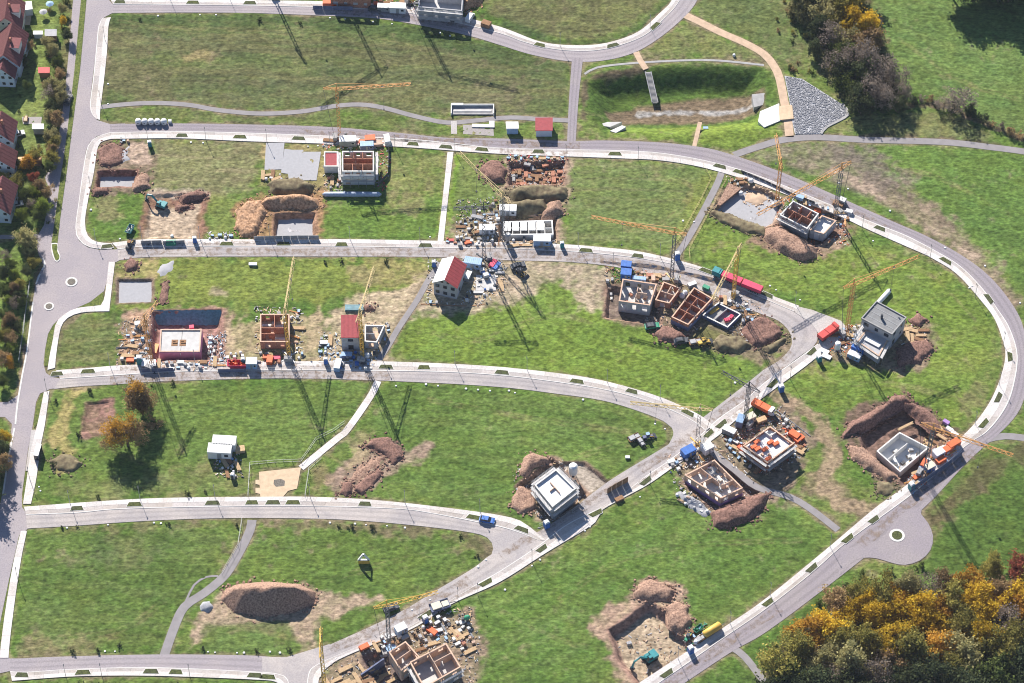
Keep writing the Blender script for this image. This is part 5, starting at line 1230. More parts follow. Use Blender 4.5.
put('skip', 238, 366, 0, 'long crimson skip with orange boards on the pavement by the pink basement', colours={'body':'crim','waste':'orred'}, scale=(1.65,1.3,1.2)); put('container', 252, 366, 0, 'light blue container with white roof beside the crimson skip', scale=(.62,1,1)); put('toilet', 243.5, 363, 0, 'teal portable toilet between the crimson skip and the blue container', colours={'body':'teal','door':'teal'})
put('boards', 270, 362, 85, 'tall orange red formwork stack before the brick house', scale=(1.1,1.3,1.8)); put('boards', 267, 358, 0, 'flat orange red formwork pile before the brick house'); put('boards', 276, 359, 10, 'crimson formwork pile before the brick house', colours={'panel_layers':'crim'}); put('toilet', 326, 363, 0, 'blue portable toilet between the brick house and the dark roofed house')
clutter('around the brick house under the yellow crane', [(254,308),(300,310),(304,362),(292,366),(258,366)], 26, STD, 27, gap=1.5); clutter('on the pavement by the crimson skip', [(226,354),(245,352),(245,358),(226,360)], 7, ['pallet','bag'], 28, cols=['whitew','whitep'])
fence([(263,371.5),(282,371.5),(300,371)], 'mesh fence at the road before the brick house', 'greym'); fence([(218,372),(246,372)], 'blue screened fence before the crimson skip', 'bluew', sheeted=True, h=1.4)
clutter('between the brick house and the dark roofed house', [(318,335),(332,332),(332,358),(318,358)], 9, ST2, 29)
# site: dark red roofed house and grey annex
r, P = SH('block house with dark red tiled pent roof at the grey footpath', [(341.2,338),(359.5,338),(359.5,315.5),(341.2,315.5)], 5.6, 0, 'greyw', 'whitew', ('conc', .1), storeys=2, glass=True); rf = roof_slab(r, P, 5.66, 'roofdark', .18, .1)
tb = MB(); c_ = Vector((r.location.x, r.location.y)); 
for i in range(14):
    u = (i+.5)/14; a = P[0].lerp(P[1], u)-c_; b = P[3].lerp(P[2], u)-c_; tb.bar((a.x,a.y,5.87),(b.x,b.y,5.87),.09,.06)
tb.build('tile_ribs', 'roofdark', rf)
r, P = SH('low grey unfinished annex east of the dark red roof', [(364.5,341.5),(377,342.5),(385,325),(364.8,325)], 3.0, 0, 'greyw', 'whitew', ('bricktop', .3), [(0,.5,.6,.5)], 'greyw')
crane((362.5,358), 20, (374,268), 'yellow', 'yellow tower crane before the dark red roofed house', 'paleyel', basecol='greym')
mound([(362,306),(372,304),(375,310),(364,314)], 1.4, 2, 'soild', 'dark soil heap behind the dark red roofed house', seed=18); put('boards', 354, 309, 0, 'teal sheeted board stack behind the dark red roofed house', colours={'panel_layers':'bluet'}, scale=(2.2,1.5,1))
put('container', 338, 367, 80, 'light blue container at the road beside the dark red roofed house', scale=.7); put('container', 347, 357, 0, 'deep blue box container before the dark red roofed house', colours={'body':'bluew','roof':'bluelt'}, scale=.6); put('bag', 367, 357, 0, 'large white bulk bag by the yellow crane base', scale=1.5)
clutter('before the dark red roofed house', [(336,352),(376,352),(372,370),(338,370)], 22, ['pallet','lowpallet','bag','box','pallet'], 30, gap=1.4, cols=['bluelt','greyw','whitew','darkm','blue','bluelt'])
clutter('along the footpath by the grey annex', [(385,326),(393,322),(384,345),(378,350)], 7, ST2, 31)
# site: four joined houses on the second road
r, P = SH('pale brick topped house at the blue container on the second road', [(618.7,301),(650,305.5),(657,283.8),(622.5,278.7)], 3.2, -1.6, 'greyw', 'bricktop', ('conc', .3), [(.5,.3,.5,.75),(.5,.5,.8,.5)], 'paleb', 1); zf = .32
for k, (u, v) in enumerate(((.2,.25),(.55,.3),(.75,.55),(.82,.3),(.3,.6),(.5,.85))):
    q = P[0].lerp(P[1], u).lerp(P[3].lerp(P[2], u), v); inst('lowpallet', LIB['lowpallet'], (q.x, q.y, zf), R(30*k), 'pallet of salmon bricks on the floor of the pale brick topped house', 'brick pallets inside the pale brick topped house', 1, {'load': 'paleb' if k % 2 else 'brick'})
r, P = SH('small brick house shell wedged between two larger shells', [(655,300),(669.5,303.5),(681,288),(663.5,281.5)], 2.6, -.8, 'brick', 'bricktop', ('conc', .2), [(0,.5,1,.5),(.5,.5,.5,1)], 'paleb')
r, P = SH('long red brick house shell with cellar walls coloured shade blue', [(671.3,317),(688.2,325),(712.8,298.3),(694,287.2)], 2.8, .2, 'brick', 'bricktop', ('conc', .3), [(0,.3,1,.3),(0,.55,1,.55),(0,.78,1,.78),(.5,.0,.5,.3),(.45,.3,.45,.78)], 'brick', 1, skirt=('bluew', 1.4))  # the blue skirt puts the shade of the wall foot into colour
r, P = SH('low shade blue cellar joined to the long red brick shell', [(702,315),(727.7,327.6),(741.5,314),(718,302.5)], 1.2, -.6, 'bluew', 'whitew', ('concd', .1), [(.45,0,.45,1)], 'concd', 1, gaps=False, skirt=('bluew', 1.0), name='house_basement', cat='basement')  # blue walls and skirt carry their shade in the colour
put('lowpallet', 727, 321, 20, 'crimson packed pallet on the slab of the shade blue cellar', colours={'load':'crim'}, z=.12, scale=1.5); put('lowpallet', 731, 318, 60, 'second crimson packed pallet further along the shade blue cellar', colours={'load':'crim'}, z=.12, scale=1.3); put('timber', 714, 311, 40, 'yellow board stack in the shade blue cellar', colours={'plank_layer':'yellow'}, z=.1, scale=.8)
put('container', 626, 277, -8, 'lower blue container at the corner of the pale brick topped house', colours={'body':'blue','roof':'blue'}, scale=(.62,1,1)); put('container', 626, 269, -8, 'upper blue container standing on the second road', colours={'body':'blue','roof':'blue'}, scale=(.6,.9,1))
put('toilet', 677, 259, 10, 'blue portable toilet on the far pavement at the ring footpath', scale=1.3); put('container', 639, 281, -8, 'light blue flat container behind the pale brick topped house', colours={'roof':'bluelt'}, scale=(.8,.5,.6))
crane((671.5,280), 21, (591,217), 'cranem', 'dark masted tower crane with orange jib on the second road', 'orange', basecol='paleyel'); crane((733,299), 21, (712,300), 'yellow', 'yellow tower crane beside the crimson truck', 'paleyel', basecol='greym', counter=3)
put('truck', 736.5, 283.5, 152, 'crimson covered articulated truck with teal cab on the second road', scale=(.98,.85,.85))
put('box', 706, 289, -30, 'green tool chest behind the long red brick shell', colours={'body':'green','lid':'green'}, scale=1.6); put('container', 692, 286, 25, 'pale small container behind the long red brick shell', colours={'body':'greym'}, scale=.5); put('bag', 682, 297, 0, 'white bulk bag between the two brick shells', scale=1.5); put('bag', 685, 294, 0, 'white bulk bag by the corner of the long red brick shell', scale=1.4)
clutter('behind the pale brick topped house', [(633,270),(668,276),(666,282),(632,280)], 22, ['lowpallet','timber','boards','pallet'], 32, gap=1.2, cols=['paleb','woodd','brick','wood','concd']); clutter('by the yellow crane near the crimson truck', [(714,296),(748,304),(756,322),(740,326),(716,300)], 22, STD, 33, gap=1.4); clutter('west of the pale brick topped house', [(607,268),(614,266),(618,280),(612,300),(606,296)], 6, ST2, 34)
mound([(655,334),(662,327),(678,329),(688,338),(676,345),(660,342)], 1.7, 2.6, 'soild', 'dark soil heap below the long red brick shell', seed=20); mound([(712,344),(722,335),(740,337),(750,346),(738,353),(720,352)], 1.9, 2.8, 'soilg', 'grass topped spoil heap below the shade blue cellar', seed=21)
mound([(742,336),(745,322),(760,316),(776,324),(782,334),(766,346),(752,347)], 1.6, 3, 'soild', 'broken dark spoil heap at the end of the joined houses', seed=22, rough=1.0); mound([(762,348),(785,336),(790,340),(768,354)], 1.2, 1.6, 'soilg', 'narrow grassy spoil ridge by the road curve', seed=23)
put('car', 652, 327, 10, 'dark green car parked below the pale brick topped house', colours={'body':'green','roof':'darkm'}); put('loader', 704, 344, 20, 'yellow wheel loader between the two spoil heaps'); put('trailer', 695, 343, 15, 'dark loaded trailer beside the yellow wheel loader'); put('car', 681, 342, 10, 'black car beside the dark loaded trailer')
# site: gravel pit and barrel house on the ring road
mound([(712,209),(722,212),(745,222),(766,227),(764,236),(742,232),(720,222),(709,214)], 1.3, 2.0, 'soilg', 'long earth berm on the lower edge of the gravel pit', seed=24)
mound([(762,238),(766,228),(782,227),(800,238),(818,248),(816,257),(800,262),(776,250)], 2.5, 3, 'soil', 'pink brown spoil heap before the ring road house shell', seed=25); mound([(748,190),(765,186),(768,197),(758,203),(747,198)], .5, 3, 'track', 'flat tan sand heap lying in the gravel pit', seed=26, rough=.15, zoff=-1.1, name='sand_heap', cat='sand heap')
sl = MB(); q0 = [G(728,183), G(741,189), G(720,206), G(717,205)]; sl.prism([tuple(q.to_2d()) for q in q0], -.3, .25); tag(sl.build('earth_ramp', 'soil'), 'smooth tan earth ramp at the west edge of the gravel pit', 'earth ramp')
r, P = SH('roofless house with red partition rooms beside the ring road crane', [(779.5,215),(807.3,229),(819,213.5),(793,200.5)], 4.0, -1.3, 'greyw', 'whitew', ('conc', 1.2), [(0,.5,1,.5),(.3,0,.3,.5),(.6,0,.6,.5),(.4,.5,.4,1),(.75,.5,.75,1)], 'brick', 2)
scaffold('scaffold along the south wall of the ring road house shell', P, 3, [0], 1)
r, P = SH('low annex with pale glossy floor joined to the ring road house shell', [(810,230),(824,234),(836.6,220.5),(821.5,215)], 2.6, -1.0, 'greyw', 'bricktop', ('whitep', 1.5), storeys=1)
crane((777,199), 17, (776,135), 'orange', 'orange masted crane at the edge of the gravel pit', counter=2.5); crane((835.5,213), 21, (757,215), 'cranem', 'grey masted tower crane with long orange jib over the ring road house', 'orange')
put('bag', 775, 203, 0, 'white bulk bag at the orange crane base', scale=1.5); put('bag', 777, 238, 0, 'white bulk bag before the ring road house shell'); put('bag', 741, 192, 0, 'white bulk bag at the upper corner of the gravel pit', scale=1.4); put('bag', 751, 182, 0, 'white bulk bag by the pavement above the gravel pit', scale=1.4)
put('tank', 842, 203, -30, 'white tank on the ring road pavement by the grey crane', scale=1.7); put('boards', 838, 205, -30, 'brown formwork pile by the grey crane on the ring road', colours={'panel_layers':'woodd'}, scale=1.3); put('box', 800, 199, -25, 'light blue chest behind the ring road house shell', scale=1.8); put('box', 849, 213, -20, 'pale chest on the pavement east of the grey crane', colours={'body':'whitem','lid':'whitem'}, scale=1.6)
clutter('behind the ring road house shell', [(798,196),(835,208),(838,216),(822,212),(800,201)], 14, ST2, 35, gap=1.2); clutter('at the upper corner of the gravel pit', [(730,178),(750,178),(748,184),(732,186)], 8, ['lowpallet','boards'], 36, gap=1.0, cols=['woodd','greym'] )
clutter('by the grey crane on the ring road', [(832,210),(850,212),(850,224),(836,224)], 9, STD, 37, gap=1.1)
# site: grey flat roofed house
r, P = SH('two storey house with grey flat roof inside the ring road', [(861.8,319.2),(891.6,335),(905.6,318.4),(876.5,302.5)], 6.6, 0, 'greyw', 'paleb', ('conc', .1), storeys=2, glass=True); rf = roof_slab(r, P, 6.66, 'roofgrey', .2, .25, 'concd')
c_ = Vector((r.location.x, r.location.y)); m_ = P[0].lerp(P[2], .45)-c_; MB().box(m_.x-.3,m_.x+.3,m_.y-.3,m_.y+.3,6.86,8.6).build('chimney', 'darkm', rf)
for k in range(3): a = P[0].lerp(P[3], .25+.25*k)-c_; b = P[1].lerp(P[2], .25+.25*k)-c_; MB().bar((a.x,a.y,6.9),(b.x,b.y,6.9),.12,.08).build('roof_seam', 'greym', rf)
r, P = SH('lower terrace wing before the grey flat roofed house', [(857,341.5),(879,356.5),(889.5,337),(865.5,330)], 3.4, 0, 'greyw', 'paleb', ('conc', .1), storeys=1); rf = roof_slab(r, P, 3.2, 'greyw', .16, -.5)
c_ = Vector((r.location.x, r.location.y)); a = P[0].lerp(P[3], .4)-c_; b = P[1].lerp(P[2], .4)-c_; MB().bar((a.x*.6,a.y*.6,3.7),(b.x*.7,b.y*.7,3.7),1.6,.3).build('terrace_cover', 'whitep', rf)
scaffold('scaffold on the west side of the grey flat roofed house', P, 5, [3], 2)
bt = MB().tube([(-4.2,0,.7),(-3.8,0,.75),(3.6,0,.75),(4.2,0,.7)], [.3,.75,.75,.35], 10); o = bt.build('water_tank', 'whitep', None, True); q = G(882,300); o.location = (q.x,q.y,-.05); o.rotation_euler = (0,0,R(52)); tag(o, 'long white tank lying on the grass behind the grey flat roofed house', 'tank')
scaffold('scaffold along the lower terrace wing', P, 3.4, [0, 1], 1)
crane((846.5,333), 22, (919,256.5), 'orange', 'orange tower crane with long jib beside the grey flat roofed house')
put('truck', 828, 335, 40, 'short red lorry at the corner before the orange crane', scale=(.42,.9,.85), colours={'cab':'redp','tarpaulin':'redp'}); put('silo', 837, 352, 0, 'white mortar silo beside the blue containers', scale=.72); put('container', 854, 358, -30, 'light blue container with white roof before the terrace wing', scale=.75); put('container', 858, 351, -32, 'bright blue container behind the light blue one', colours={'body':'blue','roof':'blue'}, scale=.75)
put('box', 825, 352, -30, 'upper flat white chest on the pavement by the silo', colours={'body':'whitem','lid':'whitem'}, scale=(1.8,1.8,.7)); put('box', 826.5, 357, -30, 'lower flat white chest on the grass by the silo', colours={'body':'whitem','lid':'whitem'}, scale=(2.2,1.9,.7)); put('toilet', 819, 361, 20, 'teal portable toilet on the grass by the road corner', colours={'body':'teal','door':'teal'}, scale=1.1)
clutter('around the orange crane at the road corner', [(832,330),(856,326),(862,345),(850,358),(836,350)], 26, STD, 38, gap=1.3); clutter('east of the grey flat roofed house', [(903,328),(925,330),(922,345),(905,352)], 9, ['timber'], 39)
mound([(895,352),(908,342),(926,340),(934,350),(920,364),(900,366)], 1.3, 3, 'soild', 'dark soil heap at the foot of the grey flat roofed house', seed=28); mound([(908,321),(918,315),(926,320),(920,327)], 1.3, 2, 'soild', 'small dark soil heap on the grass east of the grey flat roof', seed=29)
# site: deep red excavation
mound([(843,438),(847,424),(864,418),(876,408),(890,398),(904,395),(912,401),(899,408),(884,417),(872,425),(858,434)], 2.3, 2.4, 'soild', 'outer ridge of dark red earth behind the square basement', seed=30)
mound([(902,404),(914,403),(930,412),(942,424),(945,436),(934,434),(920,420)], 2.0, 2.4, 'soild', 'dark red earth ridge north east of the square basement', seed=31); mound([(850,447),(862,448),(880,463),(897,477),(888,483),(868,470),(852,458)], 1.6, 2.2, 'soil', 'pink brown earth ridge south west of the square basement', seed=32); mound([(876,482),(890,478),(898,490),(886,498),(876,494)], 1.0, 2, 'soilg', 'small grey brown rubble heap by the square basement corner', seed=33, name='rubble_heap', cat='rubble heap', rough=.9)
r, P = SH('square grey basement shell in the dark red excavation', [(876.4,451),(900,472),(929,447.5),(899.5,432)], .3, -2.4, 'whitew', 'whitew', ('whitep', -2.1), [(.45,.0,.45,.8)], 'whitew', name='house_basement', cat='basement', gaps=False)
zf = -2.08
for k, (u, v) in enumerate(((.6,.2),(.75,.35),(.85,.2),(.7,.6),(.88,.55),(.6,.8),(.3,.5),(.85,.8))):
    q = P[0].lerp(P[1], u).lerp(P[3].lerp(P[2], u), v); inst('lowpallet', LIB['lowpallet'], (q.x, q.y, zf), R(37*k), 'pallet standing on the floor of the square basement shell', 'pallets inside the square basement shell', 1.1, {'load': ('whitew','darkm','greyw')[k % 3]})
fence([(911,492),(926,481),(942,470),(962,455)], 'dark blue sheeted hoarding along the ring road at the excavation', 'bluew', sheeted=True, h=2.2)
crane((924,476), 22, (1013,455.5), 'cranem', 'grey masted tower crane with orange jib over the ring road edge', 'orange', basecol='greym')
put('boards', 953, 446, 35, 'tall orange red formwork stack at the hoarding end', scale=(1.6,1.5,2)); put('boards', 947, 451, 35, 'second orange red formwork stack inside the hoarding', scale=(1.2,1.4,1.8)); put('boards', 940, 462, 35, 'third orange red formwork stack near the blue container', scale=(1.2,1.3,1.7)); put('boards', 924, 464, 60, 'orange formwork pile at the basement wall', scale=1.1); put('container', 929, 470, 33, 'blue container with cream roof inside the hoarding', colours={'body':'blue','roof':'cream'}, scale=(.55,.8,.9)); put('container', 938, 456, 33, 'white container in the middle of the hoarding yard', colours={'body':'whitem','roof':'whitep'}, scale=(.6,.9,.9)); put('toilet', 911, 489, 33, 'teal portable toilet at the hoarding end by the ring road', colours={'body':'teal','door':'teal'}, scale=1.2)
put('timber', 905.5, 427, 30, 'pale beam pair lying across the excavation', scale=(1.2,.6,1), z=-.6); put('box', 946, 423.5, -40, 'violet chest on the grass beside the excavation', colours={'body':'purplei','lid':'purplei'}, scale=1.5); put('box', 949, 431, -40, 'upper white chest on the grass beside the hoarding', colours={'body':'whitem','lid':'whitem'}, scale=1.6); put('box', 954.5, 435.5, -40, 'lower white chest on the grass beside the hoarding', colours={'body':'whitem','lid':'whitem'}, scale=1.6); put('timber', 938, 425, -65, 'long pale timber stack east of the excavation', scale=(1.1,.6,1))
clutter('inside the blue sheeted hoarding', [(906,480),(930,456),(950,440),(958,448),(928,478),(912,490)], 42, STD, 40, 35, gap=1.2, cols=None); clutter('on the slope east of the square basement', [(932,432),(948,438),(938,446),(930,442)], 9, ['timber'], 41, -40)
# site: two houses by the diagonal road
r, P = SH('unroofed salmon brick house with violet insulated foot', [(684.3,475),(721,498.5),(743,488),(714.5,459.5)], 2.5, -1.0, 'paleb', 'bricktop', ('whitew', .2), [(0,.5,.6,.5),(.4,.0,.4,.5),(.7,.5,.7,1)], 'paleb', 1, skirt=('purplei', 1.0))
r, P = SH('big block house with white deck and orange formwork on top', [(743,445.5),(767.5,463),(794,443.5),(770,426)], 4.6, -.4, 'brick', 'bricktop', ('whitep', 3.7), [(.0,.75,.35,.75),(.3,.75,.3,1)], 'whitew', 2)
scaffold('scaffold round the big block house with white deck', P, 4.2, [0, 1], 2)
for k in range(13):
    u, v = rnd.uniform(.12,.88), rnd.uniform(.12,.72); q = P[0].lerp(P[1], u).lerp(P[3].lerp(P[2], u), v); kk = ('boards','lowpallet')[k % 2]; inst(kk, LIB[kk], (q.x, q.y, 3.72), R(35+90*(k % 2)), ('orange red formwork pile on the white deck of the big block house' if k % 2 == 0 else 'brick pallet on the white deck of the big block house'), ('formwork on the white deck' if k % 2 == 0 else 'pallets on the white deck'), .75, {'panel_layers':'orred'} if k % 2 == 0 else {'load':'paleb'})
crane((697,444), 16, (630,403), 'cranem', 'dark masted tower crane with yellow jib at the diagonal road junction', 'paleyel', basecol='yellow'); crane((745,424), 17, (722,372), 'cranem', 'dark crane beside the big block house', 'darkm')
put('container', 688, 454, 32, 'bright blue open container by the salmon brick house', colours={'body':'blue','roof':'blue'}, scale=(.75,1,.9)); put('container', 707, 451, 32, 'white container at the diagonal road pavement', colours={'body':'whitem','roof':'whitep'}, scale=(.6,1,1)); put('container', 729, 433, -30, 'silver container beside the big block house', colours={'body':'greym'}, scale=.75); put('container', 750, 421, 30, 'cream container on the diagonal road pavement', colours={'body':'cream','roof':'cream'}, scale=(.55,.8,1)); put('container', 740, 424, 70, 'dark blue machine container at the dark crane base', colours={'body':'bluew','roof':'bluelt'}, scale=(.6,.8,1.1)); put('boards', 761, 421, 25, 'tan wrapped board stack behind the big block house', colours={'panel_layers':'wood'}, scale=1.2); put('truck', 763, 410, -35, 'short orange red lorry on the pavement above the big block house', scale=(.42,.85,.8), colours={'cab':'whitem','tarpaulin':'orred'}); put('toilet', 781, 391, 15, 'blue portable toilet on the verge of the diagonal road', scale=1.2)
put('boards', 794, 436, -40, 'tall orange red formwork stack at the east corner of the big block house', scale=(1.3,1.5,1.7)); put('boards', 799, 440, 40, 'orange red formwork pile at the east corner of the big block house', scale=1.2); put('pipes', 793, 423, -45, 'long pale pipe lying on the grass by the big block house', scale=(3.2,.4,.6), colours={'pipe_layers':'greym'})
mound([(712,514),(726,505),(748,497),(768,494),(764,510),(750,522),(728,530),(714,526)], 2.0, 3, 'soild', 'brown spoil heap at the path end below the salmon brick house', seed=34); put('bag', 774, 455, 0, 'white bulk bag in the shade east of the big block house', scale=1.4)
mound([(673,493),(680,488),(700,500),(712,512),(706,518),(690,508)], .8, 1.6, 'stone', 'grey rubble ridge beside the salmon brick house', seed=35, name='rubble_heap', cat='rubble heap', rough=.8)
clutter('at the street front of the salmon brick house', [(668,458),(690,446),(712,452),(700,462),(682,472),(670,470)], 20, STD, 42, 32, gap=1.3); clutter('on the floor of the salmon brick house', [(690,474),(714,464),(736,487),(722,494)], 14, ['lowpallet'], 43, 40, z=.22, cols=['whitew','paleb','concd']); clutter('between the big block house and the site path', [(722,440),(742,436),(745,452),(765,470),(758,474),(730,456)], 20, STD, 44, -35, gap=1.3); clutter('north east of the big block house', [(768,412),(782,414),(802,432),(808,450),(790,462),(796,440)], 28, STD, 45, -40, gap=1.3)
clutter('west of the salmon brick house', [(672,490),(684,486),(712,510),(706,518),(680,504)], 12, ['lowpallet','bag','timber'], 46, -35)
# site: white slab house on the diagonal road
r, P = SH('square house with white concrete top deck and parapet', [(534.5,485),(552.5,507),(576,488.5),(556,469)], 5.6, -1.2, 'greyw', 'whitew', ('whitep', 5.0), [(.25,.5,.75,.5),(.5,.3,.5,.5)], 'paleb', 2)
scaffold('scaffold with pale decks round the white slab house', P, 5.0, [0, 1, 2, 3], 2); put('silo', 573, 476, 0, 'white mortar silo behind the white slab house', scale=1.0)
fence([(539,528),(560,520),(585,506)], 'low mesh fence on the diagonal road before the white slab house', 'greym'); put('toilet', 546.5, 527, 30, 'blue portable toilet beside the mesh fence on the diagonal road', scale=1.2)
bf = fence([(607,494),(616,488.5),(628,482)], 'rust brown board fence standing on the diagonal road', 'woodd', sheeted=True, h=2.6, panel=2); put('boards', 619, 500, 30, 'low pallet of rust boards beside the rust brown board fence', colours={'panel_layers':'woodd'})
mound([(519,474),(523,459),(533,453),(548,457),(550,463),(536,468),(526,478)], 1.8, 2.8, 'soil', 'brown spoil heap behind the white slab house', seed=36); mound([(511,497),(520,488),(530,492),(536,508),(524,514),(513,508)], 1.2, 2.4, 'soil', 'low tan spoil heap west of the white slab house', seed=37)
clutter('at the foot of the white slab house', [(514,485),(530,492),(550,515),(546,522),(520,505)], 9, ST2, 47, -35)
# site: bottom houses
r, P = SH('smaller salmon house shell with open roof by the bottom crane', [(388.5,652),(401,671),(420,657),(405.6,641)], 4.6, -.6, 'paleb', 'bricktop', ('conc', 1.6), [(.5,.1,.5,.9)], 'paleb', 2); r, P = SH('larger salmon brick house shell with high front wall', [(409.5,662),(424,688),(461,667),(446.3,643)], 5.0, -.4, 'paleb', 'bricktop', ('conc', 1.8), [(.0,.5,1,.5),(.4,.5,.4,1)], 'paleb', 2)
scaffold('scaffold before the larger salmon brick house shell', P, 4.0, [0, 1], 2)
b = MB(); a0, a1 = G(361,676), G(384,660); b.bar((a0.x,a0.y,-.9),(a1.x,a1.y,-.9),.4,3.4); tag(b.build('retaining_wall', 'bluew'), 'dark blue retaining wall in the bottom excavation', 'wall')  # one even dark blue over the whole wall
crane((389.5,648), 23, (438,592), 'cranem', 'dark masted tower crane with yellow jib at the bottom houses', 'yellow'); crane((325,690), 21, (321,628), 'yellow', 'yellow tower crane at the lowest road junction')
put('container', 401, 632, 30, 'light blue container with white roof at the bottom houses', scale=(.6,.9,1)); put('container', 391, 646, 32, 'bright blue covered container beside the bottom crane', colours={'body':'blue','roof':'bluelt'}, scale=(.6,.8,.8)); put('trailer', 440, 608, 22, 'pale load on a dark blue flat trailer beside the diagonal road', colours={'bed':'bluew','side_board':'bluew','load':'cream'}, scale=1.5); put('car', 391, 609, 25, 'dark grey car parked under the bottom crane jib'); put('boards', 364, 648, 30, 'orange red formwork pile on the diagonal road pavement', scale=1.1); put('boards', 432, 632, -40, 'orange board stack behind the larger salmon shell', scale=1.2); put('toilet', 425.5, 622, 30, 'violet blue portable toilet behind the larger salmon shell', colours={'body':'bluew','door':'blue'}, scale=1.2)
put('timber', 457, 634, -50, 'long pale timber stack in the grass by the bottom houses', scale=1.2); put('timber', 454, 636, -50, 'shorter pale timber stack next to the long one at the bottom houses', scale=1.0); put('drum', 466, 620, 40, 'green and brown cable drum in the grass by the bottom houses', scale=1.1); put('mixer', 465, 621, 0, 'teal cement mixer in the grass by the bottom houses', colours={'drum':'green'}, scale=1.6); put('pipes', 470, 616, 80, 'short pale pipe bundle in the grass by the bottom houses', colours={'pipe_layers':'wood'}, scale=.8)
clutter('around the bottom crane', [(371,640),(398,628),(408,638),(392,650),(372,656)], 24, STD, 48, 30, gap=1.2); clutter('behind the larger salmon shell', [(410,632),(440,616),(470,622),(476,650),(464,655),(448,640),(420,652)], 44, STD+['drum','tank'], 49, 30, gap=1.4); clutter('in the bottom excavation', [(322,678),(360,655),(395,672),(390,690),(330,700)], 22, ['timber'], 50, 30, gap=1.6)
# site: tan pit with excavator
mound([(632,594),(638,584),(650,580),(664,583),(676,591),(670,601),(655,602),(642,600)], 1.9, 3, 'soil', 'pale tan spoil heap at the top of the lower tan pit', seed=40); mound([(664,608),(678,602),(688,608),(692,622),(684,632),(672,628)], 1.5, 3, 'soil', 'broken brown spoil heap on the east rim of the lower tan pit', seed=41, rough=.9)
put('excavator', 650, 655, 215, 'teal crawler excavator with lowered arm in the lower tan pit'); 
tk = MB().tube([(-2.6,0,.95),(-2.3,0,1.0),(2.3,0,1.0),(2.6,0,.95)], [.4,.95,.95,.4], 14); t = thing('tank_trailer', 'yellow tank trailer on the ring road pavement by the lower tan pit', 'trailer', G(712,632), R(36)); tk.build('tank', 'yellow', t, True); MB().box(-2.3,2.6,-.5,.5,.2,.4).build('chassis', 'darkm', t); wheels(t, (-.8,.5), .7, .4); MB().bar((2.6,0,.4),(3.8,0,.35),.12).build('drawbar', 'darkm', t); t.scale = (1.1,1.1,1.1)
put('trailer', 700, 640, 36, 'brown flat trailer behind the yellow tank trailer', scale=.9); put('bag', 696, 643, 0, 'white bulk bag by the yellow tank trailer', scale=1.3); put('toilet', 690.5, 652, 30, 'blue portable toilet on the pavement by the lower tan pit', scale=1.25); put('skip', 698, 630, 40, 'green skip in the grass behind the yellow tank trailer', colours={'body':'green','waste':'green'}, scale=.8); put('loader', 688, 638, 60, 'dark green loader in the grass beside the green skip', colours={'body':'green','roof':'darkm'}, scale=.8); put('lowpallet', 629, 644, 20, 'grey pallet on the floor of the lower tan pit', z=-2.3, scale=1.2)
clutter('in the grass behind the yellow tank trailer', [(680,636),(700,626),(705,634),(690,646)], 10, ['lowpallet','timber','box'], 51, 36)
# heaps in the meadows
mound([(221,600),(226,589),(240,583),(275,582),(300,584),(316,592),(314,604),(296,612),(262,617),(236,613)], 7.0, 5.6, 'soil', 'great oval topsoil mound in the bottom meadow', seed=50, rough=.12, na=.4); o = mound([(199,606),(203,601),(210,601),(213,607),(208,612),(201,611)], 1.7, 1.3, 'stone', 'grey boulder beside the bend of the lower footpath', seed=51, name='boulder', cat='boulder')
mound([(362,447),(372,439),(388,438),(401,445),(403,458),(394,464),(384,455),(372,450)], 1.5, 2.2, 'soild', 'hook shaped dark spoil heap in the fourth meadow', seed=52, rough=.9); mound([(353,490),(366,478),(378,468),(386,472),(372,486),(362,496)], 1.1, 1.6, 'soild', 'narrow dark spoil row below the hook shaped heap', seed=53, rough=.9); mound([(339,494),(343,482),(352,482),(354,494),(346,497)], 1.6, 1.8, 'soild', 'small dark spoil cone at the fourth road pavement', seed=54, rough=.8); mound([(340,484),(362,462),(388,450),(386,464),(360,482)], .5, 2.5, 'soil', 'low trampled pink earth sheet between the dark spoil rows', seed=55, rough=.5)
mound([(50,461),(62,455),(78,458),(84,464),(74,472),(58,471)], 1.3, 2.4, 'soilg', 'overgrown spoil heap west of the big autumn trees', seed=56, rough=.8); mound([(123,265),(131,260),(140,263),(137,270),(126,271)], 1.2, 2, 'soild', 'round dark heap on the straw ground below the roundabout', seed=57); mound([(158,300),(163,283),(168,282),(168,300),(162,304)], .9, 1.4, 'soild', 'narrow dark heap beside the small gravel pad', seed=58); mound([(155,272),(164,262),(174,260),(172,272),(160,277)], .5, 2, 'gravel', 'pale gravel spread above the small gravel pad', seed=59, rough=.2, name='gravel_heap', cat='gravel heap')
